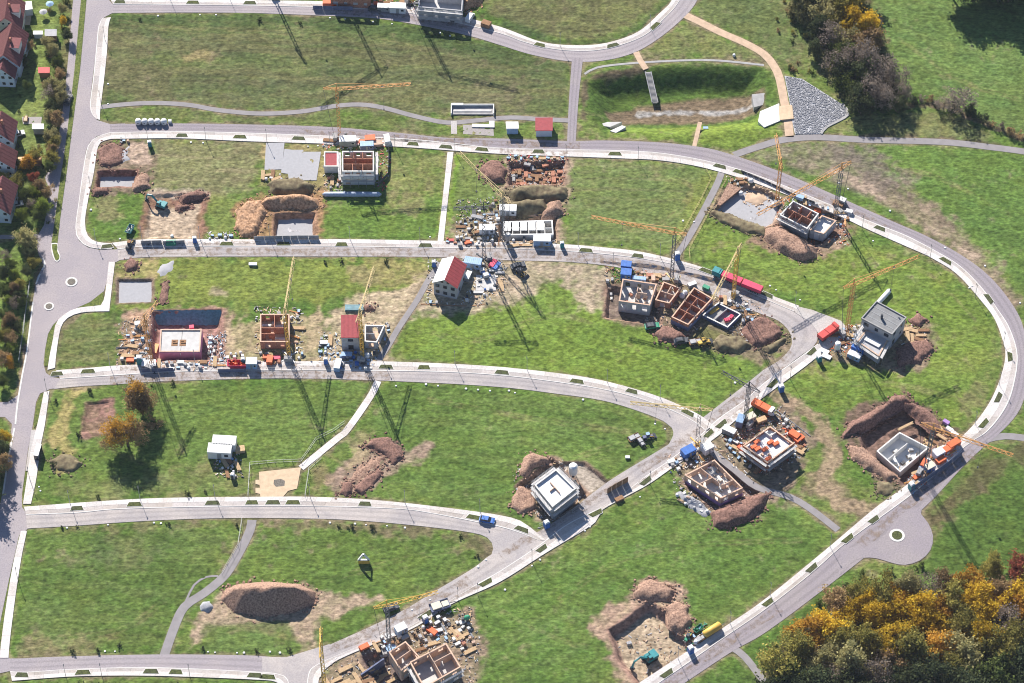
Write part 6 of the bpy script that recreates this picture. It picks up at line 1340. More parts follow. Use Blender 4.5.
# containers in the fourth meadow
put('container', 225, 447, -4, 'rear white container with rust streak in the fourth meadow', colours={'body':'whitem'}, scale=1.3); put('container', 220.5, 455, -4, 'front white container with blue shaded side in the fourth meadow', colours={'body':'whitem'}, scale=1.3); put('boards', 240, 451, 10, 'tan board stack beside the white containers in the meadow', colours={'panel_layers':'wood'}, scale=(1.1,1.5,1.5)); put('toilet', 233, 478, -10, 'dark lidded box standing alone below the white containers', scale=.9, colours={'body':'whitem','door':'darkm'}); clutter('below the white containers in the meadow', [(215,458),(232,456),(240,462),(236,478),(224,474)], 17, ['timber','bag','lowpallet','box'], 52, -60, gap=1.2)
put('trailer', 634, 439, 30, 'brown farm trailer on the fourth meadow edge', scale=1.0); put('loader', 648, 438, 20, 'violet blue loader on the fourth meadow edge', colours={'body':'bluew','roof':'bluelt','rim':'greym'}, scale=.85); put('trailer', 641, 443, -60, 'dark tipped trailer between the farm trailer and the loader', scale=.8, colours={'bed':'darkm','side_board':'darkm'}); put('box', 627.5, 458, 0, 'white lidded crate alone in the fourth meadow', colours={'body':'whitem','lid':'whitem'}); put('box', 253, 265, 0, 'white crate alone in the third meadow', colours={'body':'whitem','lid':'whitem'}, scale=(1.9,1.2,1))
# triangular sign
t = thing('triangle_sign', 'white and yellow triangular frame sign standing in the bottom meadow', 'sign', G(364,563), 0)
MB().box(-1.5,1.5,-.35,.35,0,1.4).build('plinth', 'yellow', t); s = MB()
for a, b in (((-1.4,0,1.45),(1.4,0,1.45)), ((-1.4,0,1.45),(0,0,4.3)), ((1.4,0,1.45),(0,0,4.3))): s.bar(a, b, .5, .45, (0,1,0))
s.build('frame', 'whitep', t)
# fountain yard and sheds at the ring road
t = thing('basin_enclosure', 'low white walled concrete basin between the grey path and ring road', 'basin', G(472.5,111), 0); w = MB(); L = 6.6
w.box(-L,L,1.7,2.0,-.3,1.1); w.box(-L,-L+.3,-1.9,1.7,-.3,1.1); w.box(L-.3,L,-1.9,1.7,-.3,1.1); w.build('wall', 'whitew', t); MB().box(-L+.3,L-.3,-1.6,1.7,-.3,.3).build('floor', 'concd', t); MB().box(-L+.8,L-.8,-.6,.2,.3,.5).build('bench', 'conc', t); MB().box(-L+.2,-L+3.8,1.4,2.2,1.1,1.25).build('coping', 'whitep', t)
sheet('yard_paving', [(463,125),(493,125),(494,136),(463,134)], .05, 'bay'); sheet('yard_step', [(451,121),(457,121),(457,134),(451,134)], .08, 'pave'); sheet('yard_kerb', [(472,124.5),(489,125),(489,121.5),(494.5,121.5),(494.5,128),(472,127.5)], .35, 'kerb')
def shed(label, A, B, C, zw, wall, roof):
    r, P = shell(label, [A, B, C, (A[0]+C[0]-B[0], A[1]+C[1]-B[1])], zw, 0, wall, wall, ('concd', .1), gaps=False, name='shed', cat='shed'); roof_slab(r, P, zw+.02, roof, .2, .3); return r
shed('small white kiosk with blue front by the ring road', (507,128.5), (518,128.5), (517.5,122.5), 2.6, 'bluelt', 'whitep'); shed('dark red roofed hut by the ring road junction', (536,130.5), (552,130.5), (552,118.5), 2.8, 'palebluew', 'roofdark')
for i in range(5):
    t = thing('bottle_bank', ['westernmost','second','middle','fourth','easternmost'][i]+' white recycling container in the row on the ring road', 'recycling container', G(138.5+6.4*i, 123.5), 0, 'recycling containers in a row')
    MB().tube([(0,0,.2),(0,0,1.1),(0,0,1.6),(0,0,1.85)], [.95,1.0,.8,.35], 12).build('bell', 'whitep', t, True); MB().tube([(0,0,-.1),(0,0,.25)], .8, 12).build('base', 'darkm', t); MB().box(-.25,.25,-1.0,-.8,1.0,1.25).build('opening', 'darkm', t)
o = MB().box(-.5,.5,-.4,.4,0,1.0).build('waste_box', 'whitep'); o.location = G(170,122.5); tag(o, 'small white bin at the end of the recycling row', 'bin')

# loose clods round the heaps
rr = random.Random(99); clod = {}
for P, m, sd_ in CLODS:
    b = clod.setdefault(m, MB()); n = len(P); cx = sum(p[0] for p in P)/n; cy = sum(p[1] for p in P)/n
    per = sum(math.hypot(P[i][0]-P[(i+1) % n][0], P[i][1]-P[(i+1) % n][1]) for i in range(n))
    for k in range(int(per*3.2)):
        i = rr.randrange(n); t_ = rr.random(); x = P[i][0]+(P[(i+1) % n][0]-P[i][0])*t_; y = P[i][1]+(P[(i+1) % n][1]-P[i][1])*t_
        dx, dy = x-cx, y-cy; L = math.hypot(dx, dy)+.01; e = rr.gauss(.2, .8); x += dx/L*e+rr.gauss(0, .3); y += dy/L*e+rr.gauss(0, .3); s_ = rr.uniform(.08, .32)
        b.box(-s_,s_,-s_*.8,s_*.8,-.1,s_*.9, Matrix.Translation((x, y, ground_z(x, y))) @ Matrix.Rotation(rr.uniform(0, 3), 4, 'Z') @ Matrix.Rotation(rr.uniform(-.5, .5), 4, 'X'))
for m, b in clod.items(): b.build('soil_clods', m)['kind'] = 'stuff'
# loose litter of the sites
LM = ('whitew','wood','greyw','darkm','paleb')
for i, (pts, n, mats) in enumerate((
 ([(457,200),(500,196),(502,248),(455,250)], 300, ('whitew','greyw','darkm','greyw','wood')), ([(503,236),(557,236),(557,247),(503,248)], 160, LM), ([(508,160),(566,158),(564,186),(507,187)], 520, ('brick','paleb','woodd','darkm','greyw')), ([(506,154),(568,157),(568,162),(506,161)], 120, ('darkm','wood','redp','whitew')),
 ([(118,322),(152,314),(152,366),(116,366)], 260, LM), ([(206,326),(226,330),(226,368),(206,368)], 200, ('whitew','bluelt','darkm','greyw')), ([(140,360),(226,360),(226,371),(140,371)], 260, ('whitew','wood','redp','darkm','greyw')), ([(254,306),(302,308),(306,370),(256,370)], 280, LM), ([(318,330),(380,340),(378,370),(318,366)], 240, ('bluelt','darkm','whitew','wood','greyw')), ([(360,322),(390,322),(380,346),(360,346)], 60, LM),
 ([(428,258),(506,258),(508,290),(480,306),(426,304)], 420, ('whitew','greyw','darkm','concd','wood')), ([(604,266),(670,272),(668,284),(604,282)], 200, ('paleb','brick','wood','darkm','woodd')), ([(640,285),(700,282),(700,332),(646,330)], 160, ('paleb','greyw','darkm','wood')), ([(712,296),(756,300),(775,332),(740,345),(726,328)], 380, ('whitew','paleb','darkm','wood','concd')),
 ([(725,176),(752,178),(748,188),(730,190)], 60, LM), ([(776,196),(850,208),(850,246),(776,236)], 260, ('greyw','woodd','orred','whitew')), ([(826,326),(860,324),(866,358),(826,356)], 320, ('whitew','darkm','orred','greyw','wood')), ([(900,322),(928,324),(924,356),(900,354)], 120, ('wood','paleb','whitew','woodd')), ([(904,478),(930,454),(956,436),(962,452),(914,494)], 420, ('whitew','orred','greyw','darkm','wood','bluelt')), ([(926,428),(952,438),(940,452),(924,440)], 120, ('wood','paleyel','woodd')),
 ([(664,456),(716,440),(764,490),(724,518),(680,505)], 420, ('paleb','whitew','darkm','wood','greyw')), ([(718,436),(782,404),(810,450),(790,466),(764,476)], 460, ('whitew','orred','darkm','greyw','wood')), ([(512,470),(560,456),(590,490),(552,524),(516,505)], 160, ('greyw','wood','whitew','darkm')), ([(320,666),(400,622),(470,606),(482,640),(476,700),(320,700)], 700, ('whitew','wood','paleb','darkm','greyw','concd')), ([(322,138),(394,138),(394,150),(322,150)], 220, ('whitew','orred','darkm','greyw')), ([(322,152),(342,166),(345,192),(324,192)], 90, LM), ([(376,148),(392,150),(388,190),(376,190)], 90, ('woodd','greyw','redp')), ([(340,-4),(470,4),(474,16),(400,10),(340,6)], 300, ('whitew','orred','darkm','greyw','wood')), ([(612,640),(650,615),(694,640),(650,680)], 120, ('paleb','woodd','greyw')), ([(682,628),(706,622),(706,640),(686,650)], 90, ('green','woodd','darkm')), ([(206,232),(234,232),(234,242),(206,242)], 60, LM), ([(142,240),(206,240),(206,246),(142,246)], 90, ('greyw','darkm','whitew')), ([(212,456),(244,452),(244,478),(216,478)], 120, ('wood','whitew','darkm')))):
    litter('building_debris', pts, n, mats, 200+i)

# mud carried out on the roads by lorries
m = bpy.data.materials.new('thin_dried_mud'); m.use_nodes = True; nt = m.node_tree; b_ = nt.nodes['Principled BSDF']; b_.inputs['Base Color'].default_value = (.30,.225,.17,1); b_.inputs['Roughness'].default_value = 1; b_.inputs['Specular IOR Level'].default_value = .1
tc = _n(nt, 'ShaderNodeTexCoord'); nz = _n(nt, 'ShaderNodeTexNoise'); nz.inputs['Scale'].default_value = .55; nz.inputs['Detail'].default_value = 7; nz.inputs['Roughness'].default_value = .7; nt.links.new(tc.outputs['Object'], nz.inputs['Vector'])
mr = _n(nt, 'ShaderNodeMapRange', interpolation_type='SMOOTHSTEP'); mr.inputs['From Min'].default_value = .42; mr.inputs['From Max'].default_value = .68; mr.inputs['To Max'].default_value = .62; nt.links.new(nz.outputs['Fac'], mr.inputs['Value']); nt.links.new(mr.outputs['Result'], b_.inputs['Alpha']); M['mud'] = m
for k, (pts, wd, z) in enumerate((([(120,252),(200,251),(300,252),(430,252)], 3.2, .07), ([(440,253),(520,254),(600,259),(700,280),(770,306)], 3.6, .073), ([(110,380),(200,376),(300,374),(390,376)], 3.2, .076), ([(640,470),(700,432),(760,383),(792,352)], 3.4, .08), ([(500,556),(560,520),(620,484)], 2.6, .083), ([(330,650),(400,618),(470,580)], 3.0, .086), ([(860,545),(920,494),(975,452)], 3.0, .09), ([(660,690),(720,648),(780,608)], 2.2, .093), ([(760,176),(830,201),(890,230)], 2.2, .096), ([(300,132),(380,137),(480,143),(580,146)], 2.4, .1), ([(330,12),(400,16),(470,28)], 2.4, .103),
   ([(445,243),(500,246),(560,248)], 1.6, .15), ([(120,369),(220,365),(300,365),(375,365)], 1.7, .153), ([(141,243),(240,243),(320,243)], 1.3, .156), ([(500,151),(540,153),(570,154)], 1.6, .159), ([(640,484),(690,450),(760,396)], 1.6, .162), ([(600,262),(660,268),(720,282)], 1.6, .165), ([(380,636),(440,606),(480,585)], 1.4, .168), ([(780,188),(840,212)], 1.5, .171))):
    C = smooth_line(GP(pts)); nr = []
    for i in range(len(C)):
        d = (C[min(i+1, len(C)-1)]-C[max(0, i-1)]).normalized(); w2 = wd*.5*(1+.25*math.sin(i*.7+k)); nr.append((C[i]+Vector((-d.y, d.x))*w2, C[i]-Vector((-d.y, d.x))*w2))
    b = MB(); b.v = [(p.x, p.y, z) for pr in nr for p in pr]; b.f = [(2*i, 2*i+1, 2*i+3, 2*i+2) for i in range(len(C)-1)]; b.build('mud_film', 'mud')['kind'] = 'structure'
# ------------------------------------------------------------------ trees, bushes, gardens
def leaf_mat(name, c, c2, trans=.35):
    m = bpy.data.materials.new(name); m.use_nodes = True; nt = m.node_tree; nt.nodes.clear()
    out = _n(nt, 'ShaderNodeOutputMaterial'); df = _n(nt, 'ShaderNodeBsdfDiffuse'); tr = _n(nt, 'ShaderNodeBsdfTranslucent'); mx = _n(nt, 'ShaderNodeMixShader'); mx.inputs[0].default_value = trans
    at = _n(nt, 'ShaderNodeAttribute', attribute_name='clump'); oi = _n(nt, 'ShaderNodeObjectInfo')
    cm = _n(nt, 'ShaderNodeMix', data_type='RGBA'); cm.inputs['A'].default_value = (*c, 1); cm.inputs['B'].default_value = (*c2, 1); nt.links.new(at.outputs['Fac'], cm.inputs['Factor'])
    mr = _n(nt, 'ShaderNodeMapRange'); mr.inputs['To Min'].default_value = .72; mr.inputs['To Max'].default_value = 1.3; nt.links.new(oi.outputs['Random'], mr.inputs['Value'])
    sc = _n(nt, 'ShaderNodeVectorMath', operation='SCALE'); nt.links.new(cm.outputs['Result'], sc.inputs[0]); nt.links.new(mr.outputs['Result'], sc.inputs['Scale'])
    nt.links.new(sc.outputs['Vector'], df.inputs['Color']); nt.links.new(sc.outputs['Vector'], tr.inputs['Color'])
    nt.links.new(df.outputs[0], mx.inputs[1]); nt.links.new(tr.outputs[0], mx.inputs[2]); nt.links.new(mx.outputs[0], out.inputs['Surface'])
    return m
for k, a, b in (('l_yellow', (.50,.33,.035), (.72,.52,.06)), ('l_orange', (.45,.24,.04), (.62,.38,.07)), ('l_olive', (.21,.20,.055), (.36,.31,.09)), ('l_green', (.085,.115,.035), (.15,.18,.055)),
                ('l_dark', (.062,.082,.042), (.115,.13,.06)), ('l_brown', (.27,.18,.10), (.42,.31,.16)), ('l_grey', (.22,.18,.15), (.34,.28,.23)), ('l_pale', (.28,.265,.12), (.42,.37,.18)), ('l_red', (.28,.08,.06), (.38,.14,.08)), ('l_lime', (.15,.20,.04), (.25,.29,.06))):
    M[k] = leaf_mat('leaves_'+k[2:], a, b)
def crown_mesh(seed, rx, rz, n, per, leaf, sparse=0.0, cone=0.0):
    r = np.random.default_rng(seed); cs = []
    while len(cs) < n:
        p = r.uniform(-1, 1, 3); L = np.linalg.norm(p)
        if L > 1 or L < .35: continue
        if cone: 
            k = 1-cone*(p[2]*.5+.5)
            if np.hypot(p[0], p[1]) > k: continue
        lob = .78+.22*math.sin(3*math.atan2(p[1], p[0])+seed)+.12*math.sin(5*math.atan2(p[1], p[0])+2*seed)
        p = p*np.array([rx*lob, rx*lob, rz]); cs.append(p)
    cs = np.array(cs); cr = r.uniform(.5, 1.0, n)*rx*.30
    cnt = per; tot = n*cnt
    off = r.normal(0, .55, (n, cnt, 3))*cr[:, None, None]; c = (cs[:, None, :]+off).reshape(-1, 3)
    u = r.normal(size=(tot, 3)); u /= np.linalg.norm(u, axis=1)[:, None]; w = r.normal(size=(tot, 3)); w[:, 2] *= .5; v = np.cross(u, w); v /= np.linalg.norm(v, axis=1)[:, None]
    s = r.uniform(.6, 1.25, (tot, 1))*leaf
    q = np.stack([c-u*s*.5, c+v*s*.38, c+u*s*.5, c-v*s*.38], 1).reshape(-1, 3).astype(np.float32)
    me = bpy.data.meshes.new('crown'); N = len(q); me.vertices.add(N); me.vertices.foreach_set('co', q.ravel()); me.loops.add(N); me.loops.foreach_set('vertex_index', np.arange(N, dtype=np.int32))
    me.polygons.add(tot); me.polygons.foreach_set('loop_start', np.arange(0, N, 4, dtype=np.int32)); me.polygons.foreach_set('loop_total', np.full(tot, 4, dtype=np.int32))
    a = me.attributes.new('clump', 'FLOAT', 'POINT'); cl = np.repeat(np.clip(np.repeat(r.uniform(0, 1, n), cnt)*.75+r.uniform(0, .25, tot), 0, 1), 4).astype(np.float32); a.data.foreach_set('value', cl)
    me.update(calc_edges=True); me.materials.append(M['l_green']); return me
def trunk_mesh(seed, h, r0, spread, zc):
    r = random.Random(seed); b = MB(); b.tube([(0,0,-.3),(.05,0,h*.35),(r.uniform(-.2,.2),r.uniform(-.2,.2),h*.7),(0,0,h)], [r0*1.25,r0,r0*.65,r0*.2], 8)
    for i in range(9):
        a = i*2.4+r.random(); z0 = h*r.uniform(.3,.75); l = spread*r.uniform(.6,1.0); m_ = (math.cos(a)*l*.5, math.sin(a)*l*.5, z0+l*.45)
        b.tube([(0,0,z0), m_, (math.cos(a)*l, math.sin(a)*l, z0+l*r.uniform(.6,1.0))], [r0*.45,r0*.28,r0*.06], 5)
        b.tube([m_, (math.cos(a+.7)*l*.9, math.sin(a+.7)*l*.9, z0+l*.95)], [r0*.22,r0*.05], 4)
    me = bpy.data.meshes.new('trunk'); me.from_pydata(b.v, [], b.f); me.materials.append(M['bark']); return me
CR = [crown_mesh(10+i, 1.0, .92, 60, 60, .125) for i in range(5)]; CRS = [crown_mesh(40+i, 1.0, .95, 44, 34, .10) for i in range(3)]; CRC = [crown_mesh(60+i, .8, 1.15, 56, 50, .12, cone=.75) for i in range(2)]; BU = [crown_mesh(80+i, 1.0, .75, 20, 26, .2) for i in range(3)]
TR = [trunk_mesh(5+i, 1.0, .032, .5, .6) for i in range(3)]
tn = [0]
def tree(px, py, dia, hgt, leafm, label, group=None, kind='round', name='tree', cat='tree', crown_at=True):
    """px, py: middle of the crown as seen; dia: crown width in metres; hgt: height"""
    r = dia/2*1.12; zc = hgt-r*.85 if kind != 'cone' else hgt-r*1.2
    p = G(px, py, zc) if crown_at else G(px, py); tn[0] += 1; i = tn[0]
    t = thing(name, label, cat, (p.x, p.y, 0), rnd.uniform(0, 6.28), group)
    me = {'round': CR, 'sparse': CRS, 'cone': CRC}[kind]; o = bpy.data.objects.new('crown', me[i % len(me)]); col.objects.link(o); o.parent = t; o.location = (0,0,zc)
    o.scale = (r*rnd.uniform(.9,1.1), r*rnd.uniform(.9,1.1), r*rnd.uniform(.9,1.1)); o.material_slots[0].link = 'OBJECT'; o.material_slots[0].material = M[leafm]
    k = bpy.data.objects.new('trunk', TR[i % 3]); col.objects.link(k); k.parent = t; hh = hgt-r*.5; k.scale = (hh*.9,)*2+(hh,)
    return t
def bush(px, py, dia, leafm, label, group=None, name='bush', cat='bush', h=None):
    p = G(px, py); tn[0] += 1; o = bpy.data.objects.new(name, BU[tn[0] % 3]); col.objects.link(o); r = dia/2; hz = (h or dia*.8)/1.5; o.location = (p.x, p.y, hz*.6); o.scale = (r, r, hz); o.rotation_euler = (0,0,rnd.uniform(0,6)); o.material_slots[0].link = 'OBJECT'; o.material_slots[0].material = M[leafm]
    return tag(o, label, cat, group)
COLW = {'l_yellow': 'bright yellow', 'l_orange': 'orange', 'l_olive': 'olive green', 'l_green': 'mid green', 'l_dark': 'dark green', 'l_brown': 'russet brown', 'l_grey': 'bare grey brown', 'l_pale': 'pale olive', 'l_red': 'dark red', 'l_lime': 'fresh green'}
# the wood at the lower corner; the bottom rows' shade is put into dark leaves
WOOD = [(828,628,8,'l_yellow'),(854,608,6,'l_yellow'),(874,615,6.5,'l_yellow'),(879,592,8,'l_olive'),(918,608,8,'l_yellow'),(929,622,7,'l_yellow'),(953,597,7.5,'l_olive'),(979,598,7.5,'l_yellow'),(984,610,7,'l_yellow'),(972,580,6.5,'l_orange'),(964,626,8,'l_olive'),(823,661,8,'l_pale'),(851,662,9,'l_pale'),(779,660,9.5,'l_olive'),(806,632,8,'l_orange'),(836,600,6.5,'l_brown'),(866,643,8.5,'l_olive'),(910,648,9,'l_olive'),(1002,644,9,'l_olive'),(1007,620,8,'l_grey'),(1020,566,6.5,'l_red'),(992,567,6,'l_olive'),(907,586,7,'l_pale'),(930,588,7,'l_grey'),(946,583,6,'l_brown'),(890,611,7.5,'l_yellow'),(840,640,7,'l_olive'),(800,648,7.5,'l_olive'),(858,590,5.5,'l_olive'),(893,638,8,'l_yellow'),(940,645,8,'l_orange'),(965,655,9,'l_pale'),(985,636,7.5,'l_yellow'),(1018,598,7.5,'l_yellow'),(900,598,6,'l_orange'),(1003,590,6,'l_brown'),(790,676,8.5,'l_green'),(815,686,9,'l_dark'),(845,688,9,'l_dark'),(875,676,8.5,'l_grey'),(905,684,9,'l_dark'),(935,676,9,'l_dark'),(965,688,9,'l_dark'),(995,675,9,'l_green'),(1022,668,8.5,'l_dark'),(838,674,7,'l_grey'),(888,662,7.5,'l_brown'),(952,668,7,'l_olive'),(1020,640,8,'l_olive'),(1035,610,8,'l_orange'),(1035,580,7,'l_olive'),(1035,655,9,'l_dark'),(800,700,9,'l_dark'),(860,705,10,'l_dark'),(920,705,10,'l_dark'),(980,708,10,'l_dark'),(770,690,7,'l_dark'),(868,600,5.5,'l_yellow'),(846,622,5.5,'l_yellow'),(940,608,5.5,'l_orange'),(996,604,5.5,'l_orange'),(962,606,6,'l_yellow')]
for x, y, d, m in WOOD:
    tree(x, y, d*1.2, d*1.3+rnd.uniform(0, 2), m, COLW[m]+' autumn tree in the wood at the lower corner', COLW[m]+' trees of the lower corner wood', 'sparse' if m == 'l_grey' else 'round')
for i in range(120):
    y = rnd.uniform(600, 690); x = rnd.uniform(790-(y-640)*.5, 1030)
    if y < 592+abs(x-960)*.16: continue
    bush(x, y, rnd.uniform(2, 3.6), rnd.choice(['l_dark','l_dark','l_green','l_brown','l_olive']), 'low undergrowth bush between the trees of the corner wood', 'undergrowth bushes of the corner wood')
for x, y, d, m in ((1012,575,3,'l_dark'),(1000,578,2.5,'l_green'),(985,585,3,'l_green'),(862,575,2.5,'l_green'),(845,588,3,'l_green'),(820,605,3,'l_green'),(795,640,3,'l_green'),(775,648,2.5,'l_green'),(890,573,3,'l_dark'),(920,568,3,'l_green')):
    bush(x, y, d, m, COLW[m]+' bush along the edge of the lower corner wood', COLW[m]+' bushes at the wood edge')
# the grove along the stream
GROVE = [(802,6,7,'l_pale'),(823,10,7,'l_pale'),(846,5,8,'l_olive'),(831,36,7,'l_grey'),(853,22,8,'l_yellow'),(868,26,7,'l_yellow'),(846,41,7,'l_pale'),(866,42,7.5,'l_brown'),(841,60,8,'l_grey'),(866,58,8,'l_grey'),(880,72,8,'l_grey'),(874,90,8,'l_grey'),(852,82,6.5,'l_green'),(895,78,6,'l_grey'),(905,92,5,'l_grey'),(820,28,6,'l_dark'),(836,20,6,'l_olive'),(858,100,6.5,'l_dark'),(885,98,6,'l_grey'),(845,72,6,'l_dark'),(815,48,4,'l_dark'),(900,104,4,'l_dark'),(843,52,6,'l_green'),(862,72,6.5,'l_dark'),(812,-8,8,'l_dark'),(835,-10,9,'l_brown'),(855,-12,8,'l_olive')]
for x, y, d, m in GROVE:
    tree(x, y, d*1.35, d*1.2+rnd.uniform(0, 2), m, COLW[m]+' tree in the grove above the stony apron', COLW[m]+' trees of the stream grove', 'sparse' if m == 'l_grey' else 'round')
tree(960, 101, 10, 8.5, 'l_grey', 'large bare grey brown tree standing alone at the field ditch', None, 'sparse'); tree(944, 104, 5, 5, 'l_grey', 'smaller bare tree beside the large one at the field ditch', None, 'sparse'); tree(971, 110, 4, 4, 'l_dark', 'low dark tree below the large bare one at the field ditch')
for i, (x, y) in enumerate(((915,104),(922,100),(930,101),(936,106),(952,112),(975,116),(984,121),(992,126),(1001,130),(1010,134),(1019,138),(898,112),(884,112),(872,112))):
    bush(x, y, rnd.uniform(2.5, 4), rnd.choice(['l_brown','l_grey','l_dark']), 'brown and dark bush in the ditch hedge below the large bare tree', 'bushes of the ditch hedge')
for i in range(46):
    x = rnd.uniform(776, 836); y = rnd.uniform(0, 76)
    if abs(x-(778+y*.55)) > 26: continue
    bush(x, y, rnd.uniform(1.2, 2.6), rnd.choice(['l_brown','l_olive','l_olive','l_pale','l_green']), 'rough scrub bush on the slope west of the stream grove', 'scrub bushes on the grove slope')
for x, y, d in ((955,-22,11),(975,-20,12),(995,-22,11),(1012,-16,12),(1030,-18,12),(985,-32,12),(1006,-34,12)):
    tree(x, y, d, 14, 'l_dark', 'tall dark tree beyond the top field casting a broad shadow', 'tall trees beyond the top field')
# two big autumn trees in the fourth meadow
def big_tree(px, py, parts, hgt, label):
    p = G(px, py); t = thing('tree', label, 'tree', p)
    for i, (dx, dy, z, r, m, kind) in enumerate(parts):
        me = CR if kind == 'round' else CRS; o = bpy.data.objects.new('crown', me[i % len(me)]); col.objects.link(o); o.parent = t; o.location = (dx, dy, z); o.scale = (r, r, r); o.rotation_euler = (0,0,i); o.material_slots[0].link = 'OBJECT'; o.material_slots[0].material = M[m]
    k = bpy.data.objects.new('trunk', TR[0]); col.objects.link(k); k.parent = t; k.scale = (hgt, hgt, hgt)
    return t
big_tree(127, 446, [(-1.5,0,5.8,4.6,'l_orange','sparse'),(-1.5,0,5.8,4.2,'l_brown','sparse'),(2.2,.4,6.4,4.4,'l_brown','sparse'),(-.5,.5,8.4,4.4,'l_orange','sparse'),(-3.6,1.2,7.0,3.6,'l_orange','sparse'),(3.4,-.8,5.4,3.6,'l_brown','sparse'),(-3.6,-1.5,4.6,3.6,'l_brown','sparse')], 10, 'big yellow orange autumn tree beside the rust red pit')
big_tree(141, 412, [(0,0,5.2,3.8,'l_brown','round'),(-.6,.6,7.6,4.4,'l_brown','round'),(-.4,.4,9.8,3.0,'l_orange','sparse'),(2.4,-.4,5.2,3.4,'l_brown','sparse')], 9.5, 'big russet autumn tree nearest the third road')
bush(152, 424, 6.5, 'l_brown', 'brown bush standing in for tree shadow and leaf litter beside the big autumn trees', h=2.2); bush(146, 404, 5, 'l_brown', 'tan shrub behind the two big autumn trees', h=2)  # first bush stands in for the shadow and leaf litter of the russet tree
# gardens and orchard west of the main road
GARD = [(62,8,3,'l_pale'),(63,20,2.5,'l_yellow'),(67,34,3.5,'l_dark'),(53,50,4,'l_pale'),(30,45,3,'l_brown'),(47,42,4,'l_pale'),(60,74,3.5,'l_brown'),(52,84,5,'l_pale'),(48,92,5,'l_grey'),(58,88,4.5,'l_pale'),(60,97,4,'l_pale'),(50,106,4,'l_dark'),(56,118,5,'l_brown'),(49,116,4,'l_pale'),(52,136,5,'l_pale'),(53,144,4.5,'l_olive'),(51,157,4.5,'l_olive'),(52,150,4,'l_brown'),(28,162,4.5,'l_orange'),(35,154,4,'l_olive'),(3,178,4,'l_olive'),(16,181,4.5,'l_olive'),(33,177,3.5,'l_red'),(40,186,4.5,'l_brown'),(46,190,4.5,'l_brown'),(26,193,4,'l_green'),(34,193,4.2,'l_lime'),(32,204,3.5,'l_grey'),(43,206,5,'l_lime'),(38,212,4,'l_green'),(22,214,4,'l_lime'),(26,238,6.5,'l_pale'),(34,241,4.5,'l_grey'),(20,236,4,'l_green'),(24,60,3.5,'l_dark'),(58,60,3.5,'l_green'),(14,162,3.5,'l_dark'),(26,84,3,'l_green'),(49,166,3.5,'l_green')]
for x, y, d, m in GARD:
    tree(x, y, d*1.0, d*.95+1.0, m, COLW[m]+' garden tree west of the service lane', COLW[m]+' garden trees west of the lane', 'sparse' if m == 'l_grey' else 'round')
ORCH = [(5,256,4,'l_grey'),(10,264,3.5,'l_green'),(30,254,4,'l_dark'),(33,262,3.5,'l_olive'),(4,272,4,'l_dark'),(26,270,3.5,'l_dark'),(3,290,4,'l_green'),(14,302,4,'l_grey'),(18,296,3.5,'l_dark'),(10,320,4.5,'l_brown'),(4,314,3.5,'l_green'),(16,326,4,'l_dark'),(3,335,4,'l_olive'),(20,284,3.5,'l_olive'),(14,288,3.5,'l_brown'),(11,338,4,'l_brown'),(22,300,3,'l_green'),(8,352,3,'l_green'),(4,359,4.5,'l_brown'),(9,362,3.5,'l_orange'),(2,380,3.5,'l_green'),(4,436,4,'l_yellow'),(1,448,5,'l_dark'),(3,462,5,'l_brown'),(-8,440,5,'l_dark'),(-10,470,7,'l_dark'),(-16,455,8,'l_dark'),(-14,490,8,'l_dark'),(15,274,3,'l_lime'),(8,300,3,'l_lime'),(12,346,3,'l_lime')]
for x, y, d, m in ORCH:
    tree(x, y, d, d*1.05+.8, m, COLW[m]+' orchard tree behind the white fence', COLW[m]+' orchard trees', 'sparse' if m == 'l_grey' else 'round', 'fruit_tree')
for i in range(26):
    y = rnd.uniform(0, 232); x = 66-y*.10+rnd.uniform(-7, 5) if y < 120 else 55-(y-120)*.05+rnd.uniform(-7, 3)
    if y > 165: x -= 12
    bush(x, y, rnd.uniform(1.2, 2.6), rnd.choice(['l_green','l_dark','l_brown','l_olive','l_olive']), 'mixed hedge bush between the gardens and the service lane', 'hedge bushes along the lane')
for i in range(26):
    bush(rnd.uniform(14, 56), rnd.uniform(0, 232), rnd.uniform(1.0, 2.4), rnd.choice(['l_green','l_dark','l_lime','l_brown','l_pale']), 'small garden bush among the old houses', 'garden bushes among the old houses')
for i in range(64):
    bush(2+i*4.0+rnd.uniform(-1, 1), 689+rnd.uniform(-1.5, 2.5)-i*.02, rnd.uniform(1.6, 2.8), rnd.choice(['l_dark','l_dark','l_green','l_brown']), 'dark hedge bush below the lowest road', 'hedge bushes below the lowest road')
fence([(30,284),(27,305),(23,335),(19,363)], 'long pale wire fence between the orchard and the main road', 'greym', 1.4, 3.0, feet=False)
